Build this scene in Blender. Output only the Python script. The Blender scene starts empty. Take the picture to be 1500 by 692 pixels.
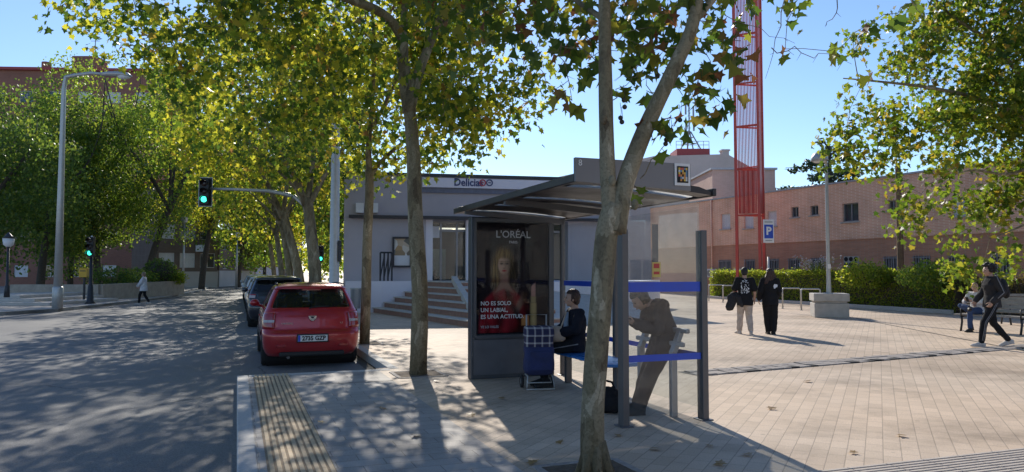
import bpy, bmesh, math, random
import numpy as np
from mathutils import Vector, Matrix, noise
random.seed(7)
rng = np.random.default_rng(11)
S = bpy.context.scene
COL = S.collection
PI = math.pi
V = Vector

# ------------------------------------------------------------------ camera
CAM_H, FOC, PITCH = 1.6, 1080.0, math.radians(2.76)
cam_d = bpy.data.cameras.new('camera'); cam = bpy.data.objects.new('camera', cam_d); COL.objects.link(cam)
cam.location = (0, 0, CAM_H); cam.rotation_euler = (PI / 2 + PITCH, 0, 0)
cam_d.sensor_width = 36; cam_d.lens = FOC / 1500 * 36; cam_d.clip_end = 1500; cam_d.clip_start = .05
S.camera = cam
S.view_settings.view_transform = 'Standard'; S.view_settings.look = 'None'; S.view_settings.exposure = 0

def ray(px, py):
    x = (px - 750) / FOC; y = -(py - 346) / FOC
    return V((x, math.cos(PITCH) - y * math.sin(PITCH), math.sin(PITCH) + y * math.cos(PITCH)))
def G(px, py, z=0.0):                 # surveyed ground point
    d = ray(px, py); s = (z - CAM_H) / d.z
    return V((d.x * s, d.y * s, z))
def D(px, py, y):                     # surveyed point at depth y
    d = ray(px, py); s = y / d.y
    return V((d.x * s, y, CAM_H + d.z * s))
NV = V((.937, .349, 0)).normalized(); UV = V((-.349, .937, 0)).normalized()   # across / along the street
RO = V((-2.12, 12.5, 0)); RANG = math.atan2(NV.y, NV.x)
def F(a, b, z=0.0): return RO + NV * a + UV * b + V((0, 0, z))
ROADZ = -.14

# ------------------------------------------------------------------ materials
def nodes_of(name):
    m = bpy.data.materials.new(name); m.use_nodes = True
    nt = m.node_tree; b = nt.nodes['Principled BSDF']
    return m, nt, b
def N(nt, t, **kw):
    n = nt.nodes.new(t)
    for k, v in kw.items():
        if k in n.inputs: n.inputs[k].default_value = v
        else: setattr(n, k, v)
    return n
def ramp(nt, stops, fac=None, interp='LINEAR'):
    r = nt.nodes.new('ShaderNodeValToRGB'); r.color_ramp.interpolation = interp
    while len(r.color_ramp.elements) < len(stops): r.color_ramp.elements.new(.5)
    for e, (p, c) in zip(r.color_ramp.elements, stops):
        e.position = p; e.color = (*c, 1) if len(c) == 3 else c
    if fac is not None: nt.links.new(fac, r.inputs[0])
    return r
def coords(nt, rot=0.0, scale=1.0, which='Object'):
    tc = N(nt, 'ShaderNodeTexCoord'); mp = N(nt, 'ShaderNodeMapping')
    mp.inputs['Rotation'].default_value = (0, 0, rot); mp.inputs['Scale'].default_value = (scale,) * 3
    nt.links.new(tc.outputs[which], mp.inputs[0]); return mp.outputs[0]
def mul(c, k): return tuple(min(1, x * k) for x in c[:3])
def mixc(nt, fac, a, b, mode='MIX'):
    n = nt.nodes.new('ShaderNodeMix'); n.data_type = 'RGBA'; n.blend_type = mode
    for i, s in ((0, fac), (6, a), (7, b)):
        if hasattr(s, 'is_output'): nt.links.new(s, n.inputs[i])
        else: n.inputs[i].default_value = s if i == 0 else (*s[:3], 1)
    return n.outputs[2]
def bump(nt, b, h, strength=.3, dist=.01):
    n = N(nt, 'ShaderNodeBump'); n.inputs['Strength'].default_value = strength; n.inputs['Distance'].default_value = dist
    nt.links.new(h, n.inputs['Height']); nt.links.new(n.outputs[0], b.inputs['Normal'])
def pm(name, col, rough=.6, metal=0.0, var=.18, scale=6.0, bmp=.15, bscale=60.0, coat=0.0, spec=.5, bdist=.004):
    m, nt, b = nodes_of(name)
    co = coords(nt)
    n1 = N(nt, 'ShaderNodeTexNoise', Scale=scale, Detail=6.0, Roughness=.65); nt.links.new(co, n1.inputs['Vector'])
    r = ramp(nt, [(.3, mul(col, 1 - var)), (.7, mul(col, 1 + var))], n1.outputs['Fac'])
    nt.links.new(r.outputs[0], b.inputs['Base Color'])
    b.inputs['Metallic'].default_value = metal; b.inputs['Coat Weight'].default_value = coat
    b.inputs['Coat Roughness'].default_value = .06
    b.inputs['Specular IOR Level'].default_value = spec
    rr = ramp(nt, [(.3, (max(0, rough - .08),) * 3), (.7, (min(1, rough + .1),) * 3)], n1.outputs['Fac'])
    nt.links.new(rr.outputs[0], b.inputs['Roughness'])
    if bmp:
        n2 = N(nt, 'ShaderNodeTexNoise', Scale=bscale, Detail=4.0); nt.links.new(co, n2.inputs['Vector'])
        bump(nt, b, n2.outputs['Fac'], bmp, bdist)
    return m
def brick_mat(name, c1, c2, mortar, bw=.25, bh=.07, ms=.008, rough=.85, bmp=.3, var=.12):
    """bricks on any upright wall: u runs along the wall, v is height"""
    m, nt, b = nodes_of(name)
    tc = N(nt, 'ShaderNodeTexCoord'); sx = N(nt, 'ShaderNodeSeparateXYZ'); nt.links.new(tc.outputs['Object'], sx.inputs[0])
    cx = N(nt, 'ShaderNodeCombineXYZ'); ad = N(nt, 'ShaderNodeMath', operation='ADD')
    nt.links.new(sx.outputs[0], ad.inputs[0]); nt.links.new(sx.outputs[1], ad.inputs[1])
    nt.links.new(ad.outputs[0], cx.inputs[0]); nt.links.new(sx.outputs[2], cx.inputs[1])
    br = N(nt, 'ShaderNodeTexBrick'); br.inputs['Scale'].default_value = 1
    br.inputs['Brick Width'].default_value = bw; br.inputs['Row Height'].default_value = bh; br.inputs['Mortar Size'].default_value = ms
    br.inputs['Color1'].default_value = (*c1, 1); br.inputs['Color2'].default_value = (*c2, 1); br.inputs['Mortar'].default_value = (*mortar, 1)
    nt.links.new(cx.outputs[0], br.inputs['Vector'])
    n1 = N(nt, 'ShaderNodeTexNoise', Scale=.7, Detail=6.0); nt.links.new(tc.outputs['Object'], n1.inputs['Vector'])
    r = ramp(nt, [(.3, (1 - var,) * 3), (.7, (1 + var * .5,) * 3)], n1.outputs['Fac'])
    c = mixc(nt, 1.0, br.outputs['Color'], r.outputs[0], 'MULTIPLY')
    nt.links.new(c, b.inputs['Base Color']); b.inputs['Roughness'].default_value = rough
    b.inputs['Specular IOR Level'].default_value = .25
    bump(nt, b, br.outputs['Fac'], -bmp if False else bmp, -.004)
    return m
def leaf_mat(name, cols, trans, tw=.5, rough=.45):
    m, nt, b = nodes_of(name)
    g = N(nt, 'ShaderNodeNewGeometry')
    r1 = ramp(nt, cols, g.outputs['Random Per Island'])
    r2 = ramp(nt, trans, g.outputs['Random Per Island'])
    nt.links.new(r1.outputs[0], b.inputs['Base Color']); b.inputs['Roughness'].default_value = rough
    b.inputs['Specular IOR Level'].default_value = .35
    t = N(nt, 'ShaderNodeBsdfTranslucent'); nt.links.new(r2.outputs[0], t.inputs['Color'])
    mx = N(nt, 'ShaderNodeMixShader'); mx.inputs[0].default_value = tw
    nt.links.new(b.outputs[0], mx.inputs[1]); nt.links.new(t.outputs[0], mx.inputs[2])
    nt.links.new(mx.outputs[0], nt.nodes['Material Output'].inputs['Surface'])
    return m
def glass_mat(name, tint=(.9, .95, .95), haze=.06, hazecol=(.5, .5, .5), ior=1.5, rough=.02):
    m, nt, b = nodes_of(name); nt.nodes.remove(b)
    t = N(nt, 'ShaderNodeBsdfTransparent'); t.inputs[0].default_value = (*tint, 1)
    gl = N(nt, 'ShaderNodeBsdfGlossy'); gl.inputs['Roughness'].default_value = rough
    ge = N(nt, 'ShaderNodeNewGeometry'); dt = N(nt, 'ShaderNodeVectorMath', operation='DOT_PRODUCT'); nt.links.new(ge.outputs['Normal'], dt.inputs[0]); nt.links.new(ge.outputs['Incoming'], dt.inputs[1])
    ab = N(nt, 'ShaderNodeMath', operation='ABSOLUTE'); nt.links.new(dt.outputs['Value'], ab.inputs[0]); sb = N(nt, 'ShaderNodeMath', operation='SUBTRACT'); sb.inputs[0].default_value = 1; nt.links.new(ab.outputs[0], sb.inputs[1])
    pw = N(nt, 'ShaderNodeMath', operation='POWER'); pw.inputs[1].default_value = 5; nt.links.new(sb.outputs[0], pw.inputs[0]); f0 = ((ior - 1) / (ior + 1)) ** 2
    fr = N(nt, 'ShaderNodeMath', operation='MULTIPLY_ADD'); fr.inputs[1].default_value = .8 * (1 - f0); fr.inputs[2].default_value = f0; nt.links.new(pw.outputs[0], fr.inputs[0])
    df = N(nt, 'ShaderNodeBsdfDiffuse'); df.inputs[0].default_value = (*hazecol, 1)
    co = coords(nt); n1 = N(nt, 'ShaderNodeTexNoise', Scale=2.5, Detail=5.0); nt.links.new(co, n1.inputs['Vector'])
    hz = ramp(nt, [(.3, (haze * .6,) * 3), (.75, (haze * 1.6,) * 3)], n1.outputs['Fac'])
    m1 = N(nt, 'ShaderNodeMixShader'); nt.links.new(hz.outputs[0], m1.inputs[0])
    nt.links.new(t.outputs[0], m1.inputs[1]); nt.links.new(df.outputs[0], m1.inputs[2])
    m2 = N(nt, 'ShaderNodeMixShader'); nt.links.new(fr.outputs[0], m2.inputs[0])
    nt.links.new(m1.outputs[0], m2.inputs[1]); nt.links.new(gl.outputs[0], m2.inputs[2])
    nt.links.new(m2.outputs[0], nt.nodes['Material Output'].inputs['Surface'])
    return m
def emit_mat(name, col, strength):
    m, nt, b = nodes_of(name)
    b.inputs['Base Color'].default_value = (*col, 1); b.inputs['Emission Color'].default_value = (*col, 1)
    b.inputs['Emission Strength'].default_value = strength; b.inputs['Roughness'].default_value = .3
    return m

# ------------------------------------------------------------------ mesh builder
class MB:
    def __init__(s): s.v = []; s.f = []; s.m = []
    def add(s, verts, faces, mi=0):
        o = len(s.v); s.v += [tuple(p) for p in verts]
        s.f += [tuple(i + o for i in f) for f in faces]; s.m += [mi] * len(faces); return s
    def box(s, c, size, R=None, mi=0):
        hx, hy, hz = (x / 2 for x in size); c = V(c)
        vs = [V((sx * hx, sy * hy, sz * hz)) for sz in (-1, 1) for sy in (-1, 1) for sx in (-1, 1)]
        if R is not None: vs = [R @ p for p in vs]
        return s.add([p + c for p in vs], [(0, 2, 3, 1), (4, 5, 7, 6), (0, 1, 5, 4), (2, 6, 7, 3), (0, 4, 6, 2), (1, 3, 7, 5)], mi)
    def beam(s, a, b, w, d, mi=0, up=(0, 0, 1)):
        a, b = V(a), V(b); z = (b - a); L = z.length; z = z / L; up = V(up)
        if abs(z.dot(up)) > .98: up = V((0, 1, 0))
        x = up.cross(z).normalized(); y = z.cross(x); R = Matrix((x, y, z)).transposed()
        return s.box((a + b) / 2, (w, d, L), R, mi)
    def tube(s, pts, rad, seg=8, mi=0, cap=True, ell=None, side=None):
        """swept tube; rad a number or list; ell = list of second radii (elliptical), side = direction of the first radius"""
        pts = [V(p) for p in pts]; n = len(pts)
        if not hasattr(rad, '__len__'): rad = [rad] * n
        rings = []; prev = None
        for i, p in enumerate(pts):
            t = (pts[min(i + 1, n - 1)] - pts[max(i - 1, 0)])
            t = t.normalized() if t.length > 1e-9 else V((0, 0, 1))
            if side is not None: x = V(side)
            elif prev is None: x = V((1, 0, 0)) if abs(t.x) < .9 else V((0, 1, 0))
            else: x = prev
            x = (x - t * x.dot(t)).normalized(); prev = x; y = t.cross(x)
            r2 = ell[i] if ell else rad[i]
            rings.append([p + x * (rad[i] * math.cos(2 * PI * k / seg)) + y * (r2 * math.sin(2 * PI * k / seg)) for k in range(seg)])
        vs = [q for r in rings for q in r]; fs = []
        for i in range(n - 1):
            for k in range(seg):
                k2 = (k + 1) % seg
                fs.append((i * seg + k, i * seg + k2, (i + 1) * seg + k2, (i + 1) * seg + k))
        if cap: fs += [tuple(range(seg - 1, -1, -1)), tuple((n - 1) * seg + k for k in range(seg))]
        return s.add(vs, fs, mi)
    def cyl(s, a, b, r, seg=12, mi=0): return s.tube([a, b], r, seg, mi)
    def ball(s, c, r, seg=12, rings=8, mi=0, R=None):
        if not hasattr(r, '__len__'): r = (r, r, r)
        c = V(c); vs = []; fs = []
        for i in range(1, rings):
            th = PI * i / rings
            for k in range(seg):
                ph = 2 * PI * k / seg
                p = V((r[0] * math.sin(th) * math.cos(ph), r[1] * math.sin(th) * math.sin(ph), r[2] * math.cos(th)))
                vs.append(c + (R @ p if R else p))
        t, bt = V((0, 0, r[2])), V((0, 0, -r[2]))
        vs += [c + (R @ t if R else t), c + (R @ bt if R else bt)]; T, B = len(vs) - 2, len(vs) - 1
        for i in range(rings - 2):
            for k in range(seg):
                k2 = (k + 1) % seg
                fs.append((i * seg + k, (i + 1) * seg + k, (i + 1) * seg + k2, i * seg + k2))
        for k in range(seg):
            k2 = (k + 1) % seg
            fs += [(T, k, k2), (B, (rings - 2) * seg + k2, (rings - 2) * seg + k)]
        return s.add(vs, fs, mi)
    def lathe(s, prof, c=(0, 0, 0), seg=24, mi=0, M=None, close=False):
        """profile of (r, h) spun about local z; M orients"""
        c = V(c); vs = []; fs = []; n = len(prof)
        for r, h in prof:
            for k in range(seg):
                p = V((r * math.cos(2 * PI * k / seg), r * math.sin(2 * PI * k / seg), h))
                vs.append(c + (M @ p if M else p))
        for i in range(n if close else n - 1):
            j = (i + 1) % n
            for k in range(seg):
                k2 = (k + 1) % seg
                fs.append((i * seg + k, i * seg + k2, j * seg + k2, j * seg + k))
        return s.add(vs, fs, mi)
    def prism(s, poly, ax_u, ax_v, o, depth, mi=0):
        """polygon (u,v) extruded by vector depth"""
        ax_u, ax_v, o, depth = V(ax_u), V(ax_v), V(o), V(depth); n = len(poly)
        a = [o + ax_u * p[0] + ax_v * p[1] for p in poly]; b = [p + depth for p in a]
        fs = [tuple(range(n)), tuple(range(2 * n - 1, n - 1, -1))]
        fs += [(i, i + n, (i + 1) % n + n, (i + 1) % n) for i in range(n)]
        return s.add(a + b, fs, mi)
    def quad(s, a, b, c, d, mi=0): return s.add([a, b, c, d], [(0, 1, 2, 3)], mi)
    def build(s, name, mats, parent=None, smooth=False, bevel=0.0, loc=None, rz=None, fix=True, angle=None):
        me = bpy.data.meshes.new(name); me.from_pydata(s.v, [], s.f)
        for m in (mats if isinstance(mats, (list, tuple)) else [mats]): me.materials.append(m)
        me.polygons.foreach_set('material_index', s.m)
        if fix:
            bm = bmesh.new(); bm.from_mesh(me); bmesh.ops.recalc_face_normals(bm, faces=bm.faces); bm.to_mesh(me); bm.free()
        if smooth: me.polygons.foreach_set('use_smooth', [True] * len(me.polygons))
        if smooth and angle: me.set_sharp_from_angle(angle=math.radians(angle))
        me.update()
        o = bpy.data.objects.new(name, me); COL.objects.link(o)
        if parent: o.parent = parent
        if loc is not None: o.location = loc
        if rz is not None: o.rotation_euler[2] = rz
        if bevel:
            md = o.modifiers.new('bevel', 'BEVEL'); md.width = bevel; md.segments = 2; md.limit_method = 'ANGLE'; md.angle_limit = math.radians(40)
        return o
def tag(o, label=None, cat=None, group=None, kind=None):
    if label: o['label'] = label
    if cat: o['category'] = cat
    if group: o['group'] = group
    if kind: o['kind'] = kind
    return o
def thing(name, label, cat, loc=(0, 0, 0), rz=0.0, group=None):
    o = bpy.data.objects.new(name, None); COL.objects.link(o); o.empty_display_size = .2
    o.location = loc; o.rotation_euler = (0, 0, rz); return tag(o, label, cat, group)
def copy_tree(o, parent=None):
    c = o.copy(); COL.objects.link(c)
    if parent: c.parent = parent
    for ch in list(o.children): copy_tree(ch, c)
    return c
def dup(o, loc, rz, label, group=None, scale=None):
    c = copy_tree(o); c.location = loc; c.rotation_euler = (0, 0, rz); c['label'] = label
    if group: c['group'] = group
    if scale: c.scale = (scale,) * 3 if not hasattr(scale, '__len__') else scale
    return c
TS = bpy.data.scenes.new('workbench'); TSL = TS.view_layers[0]
def baked(ob):
    """evaluated copy of a mesh or lettering, made apart from the big scene"""
    TS.collection.objects.link(ob); TSL.update()
    me = bpy.data.meshes.new_from_object(ob.evaluated_get(TSL.depsgraph)); bpy.data.objects.remove(ob); return me
def text(name, s, size, mat, parent, loc, rot=(PI / 2, 0, 0), ext=.001, align='CENTER', sx=1.0, bold=0.0):
    cu = bpy.data.curves.new(name, 'FONT'); cu.body = s; cu.size = size; cu.extrude = ext; cu.align_x = align; cu.align_y = 'CENTER'; cu.offset = bold
    cu.resolution_u = 3
    me = baked(bpy.data.objects.new(name, cu)); me.materials.clear(); me.materials.append(mat)
    o = bpy.data.objects.new(name, me); COL.objects.link(o); o.parent = parent; o.location = loc; o.rotation_euler = rot; o.scale = (sx, 1, 1)
    return o
def remesh(name, mb, voxel, mat, parent=None, smooth_it=3, clampz=None, noise_amp=0.0, noise_sc=20.0):
    me = bpy.data.meshes.new(name + '_src'); me.from_pydata(mb.v, [], mb.f); me.update()
    bm = bmesh.new(); bm.from_mesh(me); bmesh.ops.recalc_face_normals(bm, faces=bm.faces); bm.to_mesh(me); bm.free()
    t = bpy.data.objects.new('t', me)
    md = t.modifiers.new('r', 'REMESH'); md.mode = 'VOXEL'; md.voxel_size = voxel
    if smooth_it:
        sm = t.modifiers.new('s', 'SMOOTH'); sm.iterations = smooth_it; sm.factor = .5
    m2 = baked(t); bpy.data.meshes.remove(me)
    nv = len(m2.vertices); C_ = np.empty(nv * 3, np.float32); m2.vertices.foreach_get('co', C_); C_ = C_.reshape(-1, 3)
    if noise_amp:
        N_ = np.empty(nv * 3, np.float32); m2.vertex_normals.foreach_get('vector', N_); N_ = N_.reshape(-1, 3)
        C_ = C_ + N_ * (noise_amp * np.array([noise.noise(V(q) * noise_sc) for q in C_]))[:, None]
    if clampz is not None: C_[:, 2] = np.maximum(C_[:, 2], clampz)
    m2.vertices.foreach_set('co', C_.astype(np.float32).ravel())
    m2.materials.clear(); m2.materials.append(mat); m2.name = name
    m2.polygons.foreach_set('use_smooth', [True] * len(m2.polygons))
    o = bpy.data.objects.new(name, m2); COL.objects.link(o)
    if parent: o.parent = parent
    return o

# ------------------------------------------------------------------ foliage
LEAF_PLANE = np.array([(0, 0), (.16, .1), (.5, .02), (.36, .3), (.55, .55), (.26, .56), (.0, 1.0), (-.26, .56), (-.55, .55), (-.36, .3), (-.5, .02), (-.16, .1)], float)
LEAF_OVAL = np.array([(0, 0), (.3, .3), (.27, .65), (0, 1.0), (-.27, .65), (-.3, .3)], float)
LEAF_QUAD = np.array([(0, 0), (.36, .5), (0, 1.0), (-.36, .5)], float)
def leaf_mesh(name, centers, sizes, mat, shape, down=.35, rs=None, parent=None, fold=.25, flat=0.6):
    """one leaf-shaped face per center; random facing, tips tend to hang"""
    r = rs or rng; n = len(centers); k = len(shape)
    centers = np.asarray(centers, float)
    tip = r.normal(size=(n, 3)); tip[:, 2] -= down * 3; tip /= np.linalg.norm(tip, axis=1)[:, None]
    nor = r.normal(size=(n, 3)); nor[:, 2] += flat; nor -= tip * (nor * tip).sum(1)[:, None]; nor /= np.linalg.norm(nor, axis=1)[:, None]
    sd = np.cross(tip, nor); sz = np.asarray(sizes)[:, None, None]
    u = shape[None, :, 0, None]; v = shape[None, :, 1, None]
    w = (np.abs(shape[:, 0]) * fold + (shape[:, 1] ** 2) * -.15)[None, :, None]
    P = centers[:, None, :] + sz * (u * sd[:, None, :] + v * tip[:, None, :] + w * nor[:, None, :])
    P = P.reshape(-1, 3)
    me = bpy.data.meshes.new(name); me.vertices.add(n * k); me.vertices.foreach_set('co', P.astype(np.float32).ravel())
    me.loops.add(n * k); me.loops.foreach_set('vertex_index', np.arange(n * k, dtype=np.int32))
    me.polygons.add(n); me.polygons.foreach_set('loop_start', np.arange(0, n * k, k, dtype=np.int32))
    me.polygons.foreach_set('loop_total', np.full(n, k, dtype=np.int32))
    me.update(calc_edges=True); me.validate(); me.materials.append(mat)
    o = bpy.data.objects.new(name, me); COL.objects.link(o)
    if parent: o.parent = parent
    return o
def grow(limbs, clusters, r_tip=.006, rs=random, wig=.12, pw=2.3):
    """limbs: list of (points, r0, r1). Each cluster joins the nearest node of what has grown so far.
    Returns MB of wood"""
    mb = MB(); nodes = []; rads = []
    for pts, r0, r1 in limbs:
        P = [V(p) for p in pts]; out = []
        for i in range(len(P) - 1):
            for k in range(4):
                t = k / 4
                p0, p1, p2, p3 = P[max(i - 1, 0)], P[i], P[i + 1], P[min(i + 2, len(P) - 1)]
                out.append(.5 * ((2 * p1) + (p2 - p0) * t + (2 * p0 - 5 * p1 + 4 * p2 - p3) * t * t + (3 * p1 - p0 - 3 * p2 + p3) * t ** 3))
        out.append(P[-1]); n = len(out)
        rr = [r0 + (r1 - r0) * (i / (n - 1)) ** .8 for i in range(n)]
        mb.tube(out, [r * (1 + .05 * noise.noise(q * 3)) for r, q in zip(rr, out)], 14 if r0 > .06 else 8)
        nodes += out[2:]; rads += rr[2:]
    if not len(clusters): return mb
    NA = np.array([tuple(p) for p in nodes]); RA = np.array(rads)
    c = np.asarray(clusters); d0 = np.array([np.min(((NA - q) ** 2).sum(1)) for q in c])
    for i in np.argsort(d0):
        q = c[i]; dd = ((NA - q) ** 2).sum(1) * (1 + .3 * (NA[:, 2] > q[2] + .5)); j = int(np.argmin(dd)); a = V(NA[j]); b = V(q); L = (b - a).length
        if L < .05: continue
        rb = max(r_tip, min(RA[j] * .7, .005 + .012 * L)); k = max(2, min(5, int(L / .3) + 1))
        off = V((rs.uniform(-1, 1), rs.uniform(-1, 1), rs.uniform(.1, 1))) * L * wig
        pts = [a.lerp(b, t / k) + off * math.sin(PI * t / k) for t in range(k + 1)]
        rr = [rb + (r_tip - rb) * t / k for t in range(k + 1)]
        mb.tube(pts, rr, 5, cap=False)
        NA = np.vstack([NA, [tuple(p) for p in pts[1:]]]); RA = np.concatenate([RA, rr[1:]])
    return mb
def crown_points(n, inside, lo, hi, seed, gap=.0, gsc=.6):
    r = random.Random(seed); out = []; off = V((seed * 3.7, seed * 1.3, 0)); tries = 0
    while len(out) < n and tries < n * 60:
        tries += 1
        p = V([r.uniform(lo[i], hi[i]) for i in range(3)])
        if inside(p) and noise.noise(p * gsc + off) > gap: out.append(tuple(p))
    return np.array(out)
def leaves_at(clusters, per, spread, seed, droop=.15):
    r = np.random.default_rng(seed); c = np.repeat(np.asarray(clusters), per, axis=0)
    o = np.clip(r.normal(size=c.shape), -1.7, 1.7) * np.array(spread); o[:, 2] -= droop * np.abs(r.normal(size=len(c)))
    return c + o
# ------------------------------------------------------------------ sky and sun
SUN_EL = math.radians(29); SUN_DIR = V((-.17, 1, 0)).normalized() * math.cos(SUN_EL) + V((0, 0, math.sin(SUN_EL)))
w = bpy.data.worlds.new('World'); S.world = w; w.use_nodes = True
wn = w.node_tree; bg = wn.nodes['Background']
sky = wn.nodes.new('ShaderNodeTexSky'); sky.sky_type = 'NISHITA'; sky.sun_disc = False
sky.sun_elevation = SUN_EL; sky.sun_rotation = math.atan2(SUN_DIR.x, SUN_DIR.y)
sky.air_density = 1.0; sky.dust_density = .1; sky.ozone_density = 2.2
tint = wn.nodes.new('ShaderNodeMix'); tint.data_type = 'RGBA'; tint.blend_type = 'MULTIPLY'; tint.inputs[0].default_value = 1; tint.inputs[7].default_value = (.77, .85, .99, 1)
wn.links.new(sky.outputs[0], tint.inputs[6]); wn.links.new(tint.outputs[2], bg.inputs[0]); bg.inputs[1].default_value = .165
sl = bpy.data.lights.new('sun', 'SUN'); sl.energy = 5.0; sl.angle = math.radians(.55); sl.color = (1, .93, .82)
so = bpy.data.objects.new('sun', sl); COL.objects.link(so); so.rotation_euler = SUN_DIR.to_track_quat('Z', 'Y').to_euler()
S.cycles.max_bounces = 8; S.cycles.transparent_max_bounces = 12; S.cycles.diffuse_bounces = 4
S.cycles.sample_clamp_indirect = 6.0
S.cycles.use_denoising = True

# ------------------------------------------------------------------ setting materials
def asphalt():
    m, nt, b = nodes_of('asphalt'); co = coords(nt)
    n1 = N(nt, 'ShaderNodeTexNoise', Scale=.25, Detail=8.0, Roughness=.7); nt.links.new(co, n1.inputs['Vector'])
    n2 = N(nt, 'ShaderNodeTexNoise', Scale=90.0, Detail=3.0); nt.links.new(co, n2.inputs['Vector'])
    r1 = ramp(nt, [(.25, (.12, .12, .123)), (.5, (.17, .167, .162)), (.75, (.225, .213, .20))], n1.outputs['Fac'])
    r2 = ramp(nt, [(.3, (.6,) * 3), (.7, (1.4,) * 3)], n2.outputs['Fac'])
    c = mixc(nt, 1.0, r1.outputs[0], r2.outputs[0], 'MULTIPLY')
    v = N(nt, 'ShaderNodeTexVoronoi', Scale=.22); v.feature = 'DISTANCE_TO_EDGE'
    nw = N(nt, 'ShaderNodeTexNoise', Scale=1.3, Detail=5.0); nt.links.new(co, nw.inputs['Vector'])
    ad = mixc(nt, .35, co, nw.outputs['Color']); nt.links.new(ad, v.inputs['Vector'])
    rc = ramp(nt, [(.0, (.4,) * 3), (.0035, (1,) * 3)], v.outputs['Distance'])
    c = mixc(nt, 1.0, c, rc.outputs[0], 'MULTIPLY')
    nt.links.new(c, b.inputs['Base Color']); b.inputs['Roughness'].default_value = .72
    b.inputs['Specular IOR Level'].default_value = .45
    bump(nt, b, n2.outputs['Fac'], .5, .006); return m
def paver(name, rot, c1, c2, mortar, bw, bh, ms=.006, off=.5, stain=.3, bmp=.5):
    m, nt, b = nodes_of(name); co = coords(nt, rot)
    br = N(nt, 'ShaderNodeTexBrick'); br.offset = off; br.inputs['Scale'].default_value = 1
    br.inputs['Brick Width'].default_value = bw; br.inputs['Row Height'].default_value = bh; br.inputs['Mortar Size'].default_value = ms
    br.inputs['Mortar Smooth'].default_value = .3
    br.inputs['Color1'].default_value = (*c1, 1); br.inputs['Color2'].default_value = (*c2, 1); br.inputs['Mortar'].default_value = (*mortar, 1)
    nt.links.new(co, br.inputs['Vector'])
    n1 = N(nt, 'ShaderNodeTexNoise', Scale=.55, Detail=9.0, Roughness=.68); nt.links.new(co, n1.inputs['Vector'])
    r = ramp(nt, [(.28, (1 - stain * 1.6,) * 3), (.5, (1,) * 3), (.75, (1 + stain * .4,) * 3)], n1.outputs['Fac'])
    c = mixc(nt, 1.0, br.outputs['Color'], r.outputs[0], 'MULTIPLY')
    n2 = N(nt, 'ShaderNodeTexNoise', Scale=70.0, Detail=3.0); nt.links.new(co, n2.inputs['Vector'])
    r2 = ramp(nt, [(.3, (.88,) * 3), (.7, (1.1,) * 3)], n2.outputs['Fac'])
    c = mixc(nt, 1.0, c, r2.outputs[0], 'MULTIPLY')
    n4 = N(nt, 'ShaderNodeTexNoise', Scale=.16, Detail=3.0); nt.links.new(co, n4.inputs['Vector']); r4 = ramp(nt, [(.42, (.82, .80, .78)), (.5, (1,) * 3), (.64, (1.06, 1.03, 1.0))], n4.outputs['Fac']); c = mixc(nt, 1.0, c, r4.outputs[0], 'MULTIPLY')
    sp = N(nt, 'ShaderNodeTexVoronoi', Scale=2.3); nt.links.new(co, sp.inputs['Vector'])       # chewing gum and dirt spots
    rs = ramp(nt, [(.0, (.55,) * 3), (.05, (.6,) * 3), (.075, (1,) * 3)], sp.outputs['Distance'])
    c = mixc(nt, .6, c, mixc(nt, 1.0, c, rs.outputs[0], 'MULTIPLY'))
    nt.links.new(c, b.inputs['Base Color']); b.inputs['Roughness'].default_value = .75; b.inputs['Specular IOR Level'].default_value = .35
    bump(nt, b, br.outputs['Fac'], bmp, -.004); return m
M = {}
M['asphalt'] = asphalt()
GRID = -math.atan2(.895, .445)
M['plaza'] = paver('plaza_pavers', GRID, (.58, .455, .335), (.68, .535, .40), (.42, .33, .245), .29, .145, .005, .5)
M['walk'] = paver('walk_slabs', -RANG, (.36, .335, .31), (.42, .39, .36), (.24, .22, .20), .4, .2, .005, .5)
M['far_walk'] = paver('far_walk_slabs', -RANG, (.40, .37, .34), (.45, .41, .37), (.28, .26, .24), .4, .4)
M['granite'] = pm('granite_kerb', (.50, .48, .45), .8, var=.15, scale=30, bmp=.3)
M['tactile'] = pm('tactile_ridge', (.56, .42, .26), .8, var=.2, scale=9)
M['tactile_base'] = pm('tactile_base', (.27, .20, .13), .9, var=.2, scale=9)
M['tactile2'] = pm('tactile_ridge_light', (.55, .47, .39), .8, var=.12, scale=9)
M['tactile2_base'] = pm('tactile_base_light', (.17, .14, .12), .9)
M['soil'] = pm('soil', (.13, .095, .065), .95, var=.4, scale=14, bmp=.8, bscale=30, bdist=.02)
M['stone'] = pm('pale_stone', (.55, .5, .44), .85, var=.12, scale=4)
M['concrete'] = pm('concrete', (.46, .43, .39), .85, var=.14, scale=5, bmp=.3)
M['darkstone'] = pm('drain_stone', (.33, .29, .26), .85, var=.3, scale=16)
M['black'] = pm('black_gap', (.012, .012, .013), .8)

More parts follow.
